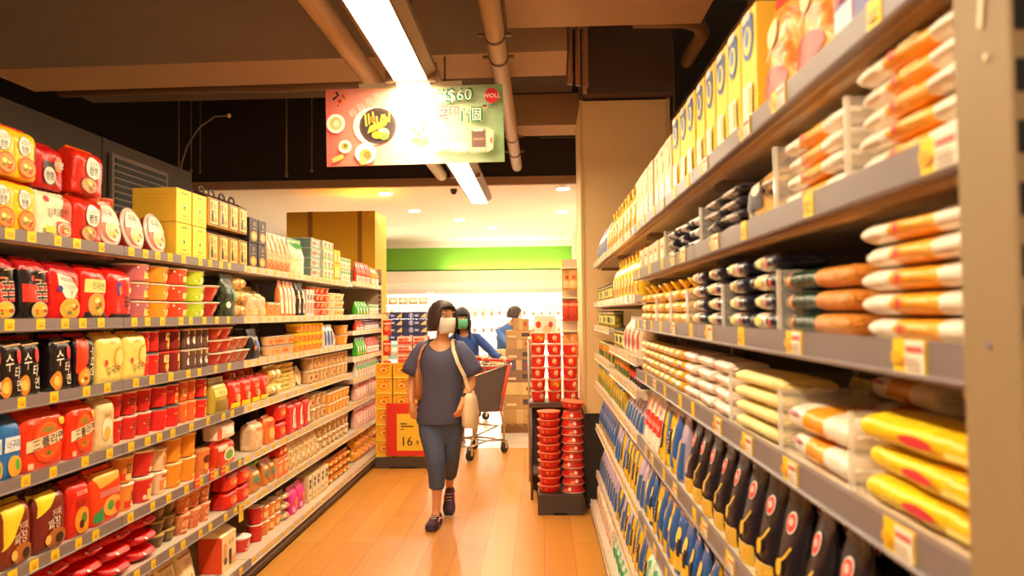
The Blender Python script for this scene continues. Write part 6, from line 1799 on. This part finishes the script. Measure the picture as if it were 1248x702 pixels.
def hair_part(parent, M, zfront, zside, col, w0=48, w1=62, puff=1.0, flare=.0):
    mb = MB()
    N, S = 44, 16
    rings = []
    def zend(ps):
        a = abs(ps)
        f = max(0, min(1, (a - w0) / (w1 - w0)))
        f = f * f * (3 - 2 * f)
        return zfront + (zside - zfront) * f
    for s in range(S + 1):
        ring = []
        for j in range(N):
            ps = -180 + 360 * j / N
            a = math.radians(ps)
            ze = zend(ps)
            zt = .130
            if s <= 8:
                q = s / 8
                zz = .02 + (zt - .02) * cos(q * PI / 2)
                zz = max(zz, ze)
            else:
                q = (s - 8) / (S - 8)
                zz = .02 + (min(.02, ze) - .02) * q if ze < .02 else max(ze, .02)
                zz = max(zz, ze)
            if zz >= .02:
                k = math.sqrt(max(0.0004, 1 - ((zz - .02) / .1101) ** 2))
            else:
                d = min(1, (.02 - zz) / .13)
                k = 1 + .07 * sin(d * PI) * puff + flare * d - .06 * d * d
            wv = 1 + .012 * sin(j * 2.3 + s * .2)
            rx, ry = .088 * puff * k * wv, .106 * puff * k * wv
            if zz < -.05 and abs(ps) < 100:
                ry *= 1 - .12 * min(1, (-.05 - zz) / .06)
            ring.append((rx * sin(a), .014 - ry * cos(a), zz))
        rings.append(ring)
    m = bpy.data.materials.get('hair_%d_%d_%d' % col)
    if not m:
        m = bpy.data.materials.new('hair_%d_%d_%d' % col)
        m.use_nodes = True
        nt = m.node_tree
        b = nt.nodes['Principled BSDF']
        b.inputs['Roughness'].default_value = .55
        tc = nt.nodes.new('ShaderNodeTexCoord')
        mp = nt.nodes.new('ShaderNodeMapping')
        mp.inputs['Scale'].default_value = (160, 160, 6)
        nz = nt.nodes.new('ShaderNodeTexNoise')
        nz.inputs['Scale'].default_value = 1
        cr = nt.nodes.new('ShaderNodeValToRGB')
        cr.color_ramp.elements[0].color = lin(tuple(v * .55 for v in col))
        cr.color_ramp.elements[1].color = lin(tuple(min(255, v * 1.35) for v in col))
        bp = nt.nodes.new('ShaderNodeBump')
        bp.inputs['Strength'].default_value = .5
        bp.inputs['Distance'].default_value = .004
        Lk = nt.links.new
        Lk(tc.outputs['Object'], mp.inputs[0]); Lk(mp.outputs[0], nz.inputs['Vector']); Lk(nz.outputs['Fac'], cr.inputs[0])
        Lk(cr.outputs[0], b.inputs['Base Color']); Lk(nz.outputs['Fac'], bp.inputs['Height']); Lk(bp.outputs[0], b.inputs['Normal'])
    mb.loft(rings, m, True, False, True, M)
    return solid(mb.obj('hair', parent), .012, -1)
def hand_pieces(mb, wrist, dirv, palm_n, thumb_side, curl=.5, s=1.0):
    """palm + five bent fingers of unequal length; dirv: along the hand, palm_n: towards the palm, thumb_side: +-1"""
    d = Vector(dirv).normalized()
    n = Vector(palm_n)
    n = (n - d * n.dot(d)).normalized()
    side = d.cross(n) * thumb_side
    w = Vector(wrist)
    m = SKIN
    mb.tube([w - d * .02, w + d * .012 * s, w + d * .045 * s, w + d * .084 * s], [(.021 * s, .021 * s), (.026 * s, .02 * s), (.036 * s, .017 * s), (.036 * s, .014 * s)], m, 12)
    # widen the palm sideways
    for f in (-1, -.33, .33, 1):
        mb.tube([w + d * .02 * s + side * (f * .014 * s), w + d * .088 * s + side * (f * .028 * s)], [.013 * s, .0125 * s], m, 8)
    for f, ln in ((1, .068), (.36, .076), (-.3, .071), (-.92, .056)):
        b = w + d * .086 * s + side * (f * .029 * s)
        c1 = curl * .9
        c2 = curl * 1.9
        v1 = (d * cos(c1) + n * sin(c1))
        v2 = (d * cos(c2) + n * sin(c2))
        p1 = b + v1 * ln * .52 * s
        p2 = p1 + v2 * ln * .48 * s
        mb.tube([b - d * .012, b, p1, (p1 + p2) / 2, p2], [.0095 * s, .0095 * s, .0088 * s, .008 * s, .0058 * s], m, 8)
    tb = w + d * .026 * s + side * .026 * s
    t1 = tb + (d * .62 + side * .62 + n * .3).normalized() * .036 * s
    t2 = t1 + (d * .86 + side * .16 + n * .45).normalized() * .032 * s
    mb.tube([w + d * .012, tb, t1, t2], [.013 * s, .013 * s, .0105 * s, .0075 * s], m, 8)
def shoe(parent, ankle, toe_dir, pitch, upper, solec, accent, L_=.235):
    """ankle: ground point under the heel; toe_dir: heading; pitch lifts the heel"""
    a = math.atan2(-toe_dir[0], toe_dir[1])
    M = Matrix.Translation(Vector(ankle)) @ Matrix.Rotation(a, 4, 'Z') @ Matrix.Rotation(pitch, 4, 'X')
    mb = MB()
    secs = [(-.045, .024, .028, .075), (-.03, .034, .028, .085), (.0, .036, .028, .085), (.045, .035, .028, .078), (.09, .039, .028, .06), (.13, .044, .028, .05), (.165, .040, .028, .042), (.185, .026, .028, .034)]
    rings = []
    for y, w, z0, z1 in secs:
        rings.append([(w * cos(t) * (1 if sin(t) < 0 else .92), y, (z0 + z1) / 2 + (z1 - z0) / 2 * sin(t)) for t in [2 * PI * k / 16 for k in range(16)]])
    mb.loft(rings, upper, True, True, True, M)
    o = mb.obj('shoe', parent)
    sm = MB()
    rings = []
    for y, w, _, _ in [(-.052, .026, 0, 0)] + secs[1:-1] + [(.192, .026, 0, 0)]:
        rings.append([(w * 1.06, y, .0), (w * 1.1, y, .03), (-w * 1.1, y, .03), (-w * 1.06, y, .0)])
    sm.loft(rings, solec, smooth=False, M=M)
    sm.obj('sole', o)
    ac = MB()
    for s in (-1, 1):
        ac.tube([(s * .036, .02, .05), (s * .040, .06, .062), (s * .036, .10, .040)], .006, accent, 6, M)
    for k in range(3):
        ac.tube([(-.02, .055 + k * .022, .079 - k * .008), (.02, .055 + k * .022, .079 - k * .008)], .003, mat((230, 220, 214), .6), 6, M)
    ac.obj('laces', o)
def garment_torso(mb, m, stations, neck_front, neck_side, neck_back, nx, ny, cx, cy, N=32):
    """stations: (cx, cy, z, rx, ry); closes up to a scooped neckline"""
    rings = []
    for (x, y, z, rx, ry) in stations:
        rings.append([(x + rx * cos(t) * (1 + .02 * sin(3 * t + z * 20)), y + ry * sin(t) * (1 + .035 * sin(5 * t + z * 14)), z) for t in [2 * PI * k / N for k in range(N)]])
    top = []
    mid = []
    x, y, z, rx, ry = stations[-1]
    for k in range(N):
        t = 2 * PI * k / N
        c, s = cos(t), sin(t)
        f = max(0, -s)
        b = max(0, s)
        zz = neck_side + (neck_front - neck_side) * f ** 1.5 + (neck_back - neck_side) * b ** 1.5
        top.append((cx + nx * c, cy + ny * s, zz))
        mid.append((x * .5 + cx * .5 + (rx * .52 + nx * .5) * c, y * .5 + cy * .5 + (ry * .56 + ny * .46) * s, z + (zz - z) * (.62 if abs(c) > .5 else .5)))
    rings += [mid, top]
    mb.loft(rings, m, False, False, True)

# ---- the walking woman
W1Y = 5.25
W1 = tag(empty('person', ((540 - 660) * W1Y / F, W1Y, 0)), 'woman in loose slate blue top and cropped jeans walking with a pale face mask', 'person')
MH = Matrix.Translation((.0, .0, 1.495)) @ Matrix.Rotation(math.radians(42), 4, 'Z') @ Matrix.Rotation(math.radians(-4), 4, 'X')
body = MB()
head_pieces(body, MH)
sk = SKIN
body.tube([(.0, .02, 1.44), (-.008, .025, 1.38), (-.015, .03, 1.325)], [.048, .047, .056], sk, 14)
body.tube([(-.03, .03, .74), (-.03, .03, .86), (-.03, .03, 1.0), (-.028, .025, 1.15), (-.024, .02, 1.245), (-.02, .025, 1.305), (-.018, .03, 1.335)], [(.085, .135), (.09, .14), (.085, .125), (.095, .135), (.09, .135), (.062, .10), (.045, .055)], sk, 18)
body.ball((-.155, .03, 1.265), (.05, .048, .048), sk)
body.ball((.115, .02, 1.265), (.05, .048, .048), sk)
# her right arm (picture's near shelf side) and left arm
body.tube([(-.15, .03, 1.27), (-.185, .035, 1.20), (-.235, .045, 1.06), (-.25, .03, 1.0), (-.245, .005, .91), (-.24, -.005, .885)], [.045, .044, .036, .035, .026, .023], sk, 12)
hand_pieces(body, (-.24, -.006, .882), (.16, -.10, -1), (.5, .9, -.1), 1, .45, .95)
body.tube([(.11, .02, 1.27), (.15, .025, 1.19), (.20, .02, 1.06), (.198, .0, 1.0), (.160, -.055, .925), (.150, -.07, .905)], [.045, .044, .036, .034, .026, .023], sk, 12)
hand_pieces(body, (.150, -.07, .903), (-.26, -.26, -1), (-.8, .5, -.2), 1, .55, .95)
# legs down to the ankles
body.tube([(-.10, .03, .80), (-.075, -.02, .66), (-.045, -.075, .50), (-.04, -.07, .36), (-.05, -.06, .20), (-.055, -.062, .10), (-.06, -.085, .07)], [.08, .075, .054, .05, .034, .029, .03], sk, 12)
body.tube([(.035, .04, .80), (.035, .06, .66), (.03, .07, .50), (.02, .16, .38), (-.0, .29, .26), (-.005, .32, .21), (-.006, .315, .17)], [.08, .075, .054, .05, .034, .03, .03], sk, 12)
bo = fuse('body', body, SKIN, .0055, 4, W1)
face_parts(W1, MH)
mask_part(W1, MH, (222, 226, 214))
hair_part(W1, MH, .072, -.085, (46, 26, 20), 44, 60, 1.04, .02)
g = MB()
gm = mat((70, 40, 36), .3)
for s in (-1, 1):
    pts = [(s * .034 + .024 * cos(t), -.099 + abs(.006 * cos(t) * (1 if s * cos(t) > 0 else 0)), .014 + .019 * sin(t)) for t in [2 * PI * k / 18 for k in range(19)]]
    g.tube(pts, .0018, gm, 6, MH)
    g.tube([(s * .058, -.094, .020), (s * .070, -.05, .020), (s * .076, .0, .014)], .0018, gm, 6, MH)
g.tube([(-.010, -.099, .017), (0, -.103, .019), (.010, -.099, .017)], .0018, gm, 6, MH)
g.obj('glasses', W1)
NAVY = mat((76, 76, 102), .75, 0, .12, 240, .05)
sh = MB()
garment_torso(sh, NAVY, [(-.035, .02, .73, .172, .132), (-.035, .02, .76, .174, .134), (-.03, .02, .82, .172, .132), (-.028, .02, .95, .165, .122), (-.026, .018, 1.06, .165, .122), (-.024, .015, 1.14, .168, .122), (-.022, .015, 1.20, .172, .118), (-.02, .018, 1.245, .172, .105)], 1.255, 1.338, 1.345, .104, .086, -.018, .022)
for s, pts in ((-1, [(-.09, .022, 1.285), (-.15, .028, 1.272), (-.19, .035, 1.21), (-.232, .042, 1.13), (-.25, .044, 1.085)]), (1, [(.05, .02, 1.285), (.11, .022, 1.272), (.155, .025, 1.20), (.200, .022, 1.12), (.222, .020, 1.075)])):
    sh.tube(pts, [(.042, .05), (.062, .064), (.072, .072), (.078, .075), (.082, .078)], NAVY, 18)
o = sh.obj('shirt', W1)
JEAN = mat((74, 86, 116), .85, 0, .15, 200, .08)
jn = MB()
jn.tube([(-.03, .03, .90), (-.03, .03, .82), (-.032, .03, .745), (-.03, .03, .69), (-.025, .02, .62), (-.02, .01, .56)], [(.10, .15), (.118, .168), (.115, .170), (.10, .14), (.08, .08), (.05, .05)], JEAN, 20)
jn.tube([(-.105, .03, .76), (-.092, -.01, .66), (-.06, -.065, .52), (-.052, -.078, .46), (-.045, -.07, .36), (-.05, -.062, .268)], [.096, .093, .075, .070, .064, .056], JEAN, 16)
jn.tube([(.04, .04, .76), (.045, .06, .66), (.038, .075, .52), (.032, .10, .46), (.018, .185, .37), (.004, .262, .292)], [.096, .091, .074, .070, .063, .055], JEAN, 16)
fuse('trousers', jn, JEAN, .007, 3, W1)
UP = mat((74, 40, 66), .6, 0, .2, 200)
shoe(W1, (-.055, -.035, .002), (-.10, -1), .05, UP, mat((58, 40, 58), .6), mat((232, 150, 110), .5))
shoe(W1, (-.004, .335, .115), (.06, -1), -.62, UP, mat((58, 40, 58), .6), mat((232, 110, 90), .5))
wt = MB(); wt.tube([(.166, -.047, .937), (.160, -.056, .924)], .0275, mat((40, 34, 34), .4), 14); wt.ball((.150, -.074, .935), (.014, .010, .014), mat((60, 50, 50), .3)); wt.obj('wristwatch', W1)
def strap_mesh(mb, pts, w, th, m, axis):
    pts = [Vector(p) for p in pts]
    ax = Vector(axis).normalized()
    rings = []
    for i, p in enumerate(pts):
        a, b = pts[max(0, i - 1)], pts[min(len(pts) - 1, i + 1)]
        t = (b - a).normalized()
        u = (ax - t * ax.dot(t)).normalized()
        n = t.cross(u)
        rings.append([p + u * w / 2 + n * th / 2, p + u * w / 2 - n * th / 2, p - u * w / 2 - n * th / 2, p - u * w / 2 + n * th / 2])
    mb.loft(rings, m, smooth=False)
wx, wy = W1.location.x, W1.location.y
# tote bag on her far shoulder
CAN = mat((236, 220, 186), .85, 0, .2, 200, .06)
T1 = tag(empty('tote_bag', (wx + .10, wy + .03, .70)), 'cream canvas tote hanging from the slate topped woman\'s shoulder by long straps', 'bag')
tb = MB()
rings = []
for z, rx, ry in ((0, .05, .12), (.015, .06, .135), (.10, .062, .14), (.20, .045, .14), (.25, .02, .14)):
    rings.append([(.09 + rx * cos(t) * (abs(cos(t)) ** -.3 if abs(cos(t)) > .05 else 1), ry * sin(t) * (abs(sin(t)) ** -.3 if abs(sin(t)) > .05 else 1), z) for t in [2 * PI * (k + .5) / 20 for k in range(20)]])
tb.loft(rings, CAN)
tb.obj('bag_body', T1)
stp = MB()
strap_mesh(stp, [(.09, -.07, .25), (.062, -.128, .38), (.015, -.142, .48), (-.018, -.112, .565), (-.032, -.05, .626), (-.034, .0, .64), (-.02, .06, .60), (.03, .125, .45), (.09, .08, .25)], .026, .003, CAN, (1, 0, .1))
stp.obj('strap', T1)
# brown handbag under the other arm
LEA = mat((176, 112, 62), .45, 0, .15, 120, .06)
T2 = tag(empty('handbag', (wx - .20, wy + .03, .90)), 'tan leather handbag tucked under the slate topped woman\'s bent arm', 'bag')
hb = MB()
rings = []
for z, rx, ry in ((0, .02, .09), (.012, .038, .13), (.06, .045, .16), (.14, .040, .165), (.21, .024, .15), (.245, .012, .12), (.27, .008, .07)):
    rings.append([(.022 + rx * cos(t), ry * sin(t), z) for t in [2 * PI * k / 20 for k in range(20)]])
hb.loft(rings, LEA)
hb.obj('bag_body', T2)
hs = MB(); strap_mesh(hs, [(.022, -.10, .22), (.030, -.115, .30), (.05, -.10, .37), (.078, -.02, .425), (.078, .05, .425), (.05, .12, .37), (.025, .10, .22)], .018, .004, LEA, (1, 0, .3)); hs.obj('strap', T2)
zp = MB(); zp.tube([(.022, -.13, .208), (.022, -.06, .272), (.022, .06, .272), (.022, .13, .208)], .005, mat((206, 150, 90), .4), 6); zp.obj('zip_rim', T2)

# ---- woman in blue behind the trolley
Y2 = 8.42
W2 = tag(empty('person', ((563 - 660) * Y2 / F, Y2, 0)), 'long haired woman in bright blue top and green face mask pushing the trolley', 'person')
M2 = Matrix.Translation((.0, -.03, 1.465)) @ Matrix.Rotation(math.radians(12), 4, 'Z')
b2 = MB()
head_pieces(b2, M2)
b2.tube([(0, .0, 1.41), (.01, .02, 1.35), (.02, .03, 1.29)], [.047, .046, .055], sk, 14)
b2.tube([(.05, .06, .72), (.05, .06, .86), (.045, .05, 1.0), (.035, .04, 1.14), (.03, .03, 1.22), (.02, .03, 1.28)], [(.085, .13), (.09, .135), (.085, .12), (.09, .13), (.085, .13), (.06, .08)], sk, 18)
hl = Vector((-.538, 8.09, 1.0)) - W2.location
ax = Vector((cos(math.radians(-30)), sin(math.radians(-30)), 0))
HR = Vector(hl) - ax * .17 + Vector((0, .0, .008))
HL_ = Vector(hl) + ax * .14 + Vector((0, .0, .008))
for s, sh_, hnd in ((-1, Vector((-.12, .03, 1.24)), HR), (1, Vector((.18, .03, 1.24)), HL_)):
    el = (sh_ + hnd) / 2 + Vector((s * .05, .07, -.09))
    dv = (hnd - el).normalized()
    wr = hnd - dv * .075
    b2.tube([sh_, (sh_ + el) / 2, el, (el + wr) / 2, wr], [.043, .04, .034, .03, .022], sk, 12)
    hand_pieces(b2, wr + Vector((0, 0, .012)), dv + Vector((0, 0, .05)), (0, 0, -1), -s, .75, .9)
b2.tube([(-.03, .06, .76), (-.03, .03, .5), (-.025, .05, .3), (-.02, .06, .1), (-.02, .04, .07)], [.08, .053, .05, .032, .03], sk, 12)
b2.tube([(.12, .06, .76), (.125, .10, .5), (.12, .16, .3), (.12, .20, .1), (.12, .19, .07)], [.08, .053, .05, .032, .03], sk, 12)
fuse('body', b2, SKIN, .007, 4, W2)
face_parts(W2, M2)
mask_part(W2, M2, (110, 206, 160))
hair_part(W2, M2, .040, -.25, (30, 20, 20), 40, 54, 1.03, .10)
BLU = mat((48, 82, 158), .75, 0, .1, 200, .05)
s2 = MB()
garment_torso(s2, BLU, [(.05, .06, .66, .165, .125), (.05, .06, .80, .165, .122), (.048, .055, .95, .15, .112), (.04, .045, 1.08, .152, .112), (.032, .035, 1.17, .158, .108), (.03, .03, 1.215, .158, .098)], 1.25, 1.31, 1.32, .08, .075, .02, .02)
for s, sh_, hnd in ((-1, Vector((-.12, .03, 1.24)), HR), (1, Vector((.18, .03, 1.24)), HL_)):
    el = (sh_ + hnd) / 2 + Vector((s * .05, .07, -.09))
    dv = (hnd - el).normalized()
    wr = hnd - dv * .11
    s2.tube([sh_ + Vector((-s * .06, 0, .01)), sh_ + Vector((0, 0, -.005)), (sh_ + el) / 2, el, (el + wr) / 2, wr], [.05, .058, .053, .047, .042, .036], BLU, 16)
s2.obj('blouse', W2)
sk2 = MB()
SKT = mat((52, 46, 60), .8, 0, .1, 150)
sk2.loft([[(.05 + rx * cos(t) * (1 + .04 * sin(6 * t)), .06 + ry * sin(t) * (1 + .05 * sin(6 * t)), z) for t in [2 * PI * k / 28 for k in range(28)]] for z, rx, ry in ((.84, .14, .105), (.76, .165, .125), (.6, .19, .15), (.48, .20, .165))], SKT, True, False)
solid(sk2.obj('skirt', W2), .004)
shoe(W2, (-.02, .07, .002), (-.15, -1), .0, mat((70, 44, 50), .6), mat((230, 206, 180), .6), mat((232, 120, 90), .5))
shoe(W2, (.12, .22, .002), (.05, -1), .0, mat((70, 44, 50), .6), mat((230, 206, 180), .6), mat((232, 120, 90), .5))

# ---- shopper with the piled trolley, seen from behind the shoulder
Y3 = 11.15
W3 = tag(empty('person', ((628 - 660) * Y3 / F, Y3, 0)), 'dark haired shopper in a blue jacket half hidden behind brown cartons', 'person')
M3 = Matrix.Translation((.0, -.03, 1.50)) @ Matrix.Rotation(math.radians(115), 4, 'Z') @ Matrix.Rotation(math.radians(8), 4, 'X')
b3 = MB()
head_pieces(b3, M3)
b3.tube([(0, .0, 1.45), (-.03, .02, 1.38), (-.06, .03, 1.31)], [.055, .054, .062], sk, 14)
b3.tube([(-.10, .05, .78), (-.10, .05, .9), (-.10, .05, 1.05), (-.09, .04, 1.2), (-.07, .03, 1.30)], [(.10, .15), (.10, .15), (.10, .15), (.10, .16), (.06, .10)], sk, 18)
h3 = Vector((-.66, 10.55, 1.0)) + Vector((.339, .212, .0)) - W3.location
ax3 = Vector((cos(math.radians(-58)), sin(math.radians(-58)), 0))
arms3 = []
for s, sh_ in ((-1, Vector((-.26, .02, 1.24))), (1, Vector((.06, .08, 1.24)))):
    hnd = h3 + ax3 * (.14 * (-s)) + Vector((0, 0, .008))
    el = (sh_ + hnd) / 2 + Vector((s * .08, .07, -.08))
    dv = (hnd - el).normalized()
    wr = hnd - dv * .08
    arms3.append((s, sh_, el, wr, dv))
    b3.tube([sh_, (sh_ + el) / 2, el, (el + wr) / 2, wr], [.05, .046, .04, .034, .026], sk, 12)
    hand_pieces(b3, wr, dv, (0, 0, -1), s, .7, 1.0)
b3.tube([(-.18, .05, .84), (-.18, .03, .5), (-.18, .07, .1), (-.18, .05, .07)], [.085, .058, .036, .034], sk, 12)
b3.tube([(-.02, .05, .84), (-.02, .09, .5), (-.02, .14, .1), (-.02, .12, .07)], [.085, .058, .036, .034], sk, 12)
fuse('body', b3, SKIN, .008, 4, W3)
face_parts(W3, M3)
mask_part(W3, M3, (200, 214, 220))
hair_part(W3, M3, .070, -.055, (48, 32, 26), 58, 84, 1.0, .0)
JK = mat((62, 96, 150), .75, 0, .1, 150, .05)
s3 = MB()
garment_torso(s3, JK, [(-.10, .05, .74, .20, .15), (-.10, .05, .9, .20, .15), (-.10, .05, 1.05, .195, .145), (-.10, .045, 1.16, .20, .14), (-.09, .04, 1.25, .19, .12)], 1.33, 1.37, 1.38, .075, .075, -.05, .025)
for s, sh_, el, wr, dv in arms3:
    s3.tube([sh_ + Vector((-s * .06, 0, .01)), sh_, (sh_ + el) / 2, el, (el + wr) / 2, wr - dv * .02], [.06, .07, .064, .056, .05, .044], JK, 16)
s3.obj('jacket', W3)
t3 = MB()
TR = mat((70, 66, 76), .8)
t3.tube([(-.10, .05, .92), (-.10, .05, .84), (-.10, .05, .76)], [(.11, .16), (.12, .175), (.09, .14)], TR, 18)
t3.tube([(-.18, .05, .84), (-.18, .03, .5), (-.18, .07, .10)], [.098, .075, .062], TR, 14)
t3.tube([(-.02, .05, .84), (-.02, .09, .5), (-.02, .14, .10)], [.098, .075, .062], TR, 14)
fuse('trousers', t3, TR, .008, 3, W3)
shoe(W3, (-.18, .08, .002), (-.2, -1), .0, mat((60, 50, 50), .6), mat((220, 210, 200), .6), mat((120, 110, 110), .5))
shoe(W3, (-.02, .15, .002), (-.2, -1), .0, mat((60, 50, 50), .6), mat((220, 210, 200), .6), mat((120, 110, 110), .5))
# ------------------------------------------------------------------ light
w = bpy.data.worlds.new('store_ambient')
SC.world = w
w.use_nodes = True
w.node_tree.nodes['Background'].inputs['Color'].default_value = (1.0, .74, .46, 1)
w.node_tree.nodes['Background'].inputs['Strength'].default_value = .28
SC.view_settings.view_transform = 'Standard'
SC.view_settings.look = 'None'
SC.view_settings.gamma = 1
SC.view_settings.use_curve_mapping = False
SC.view_settings.exposure = 0.98
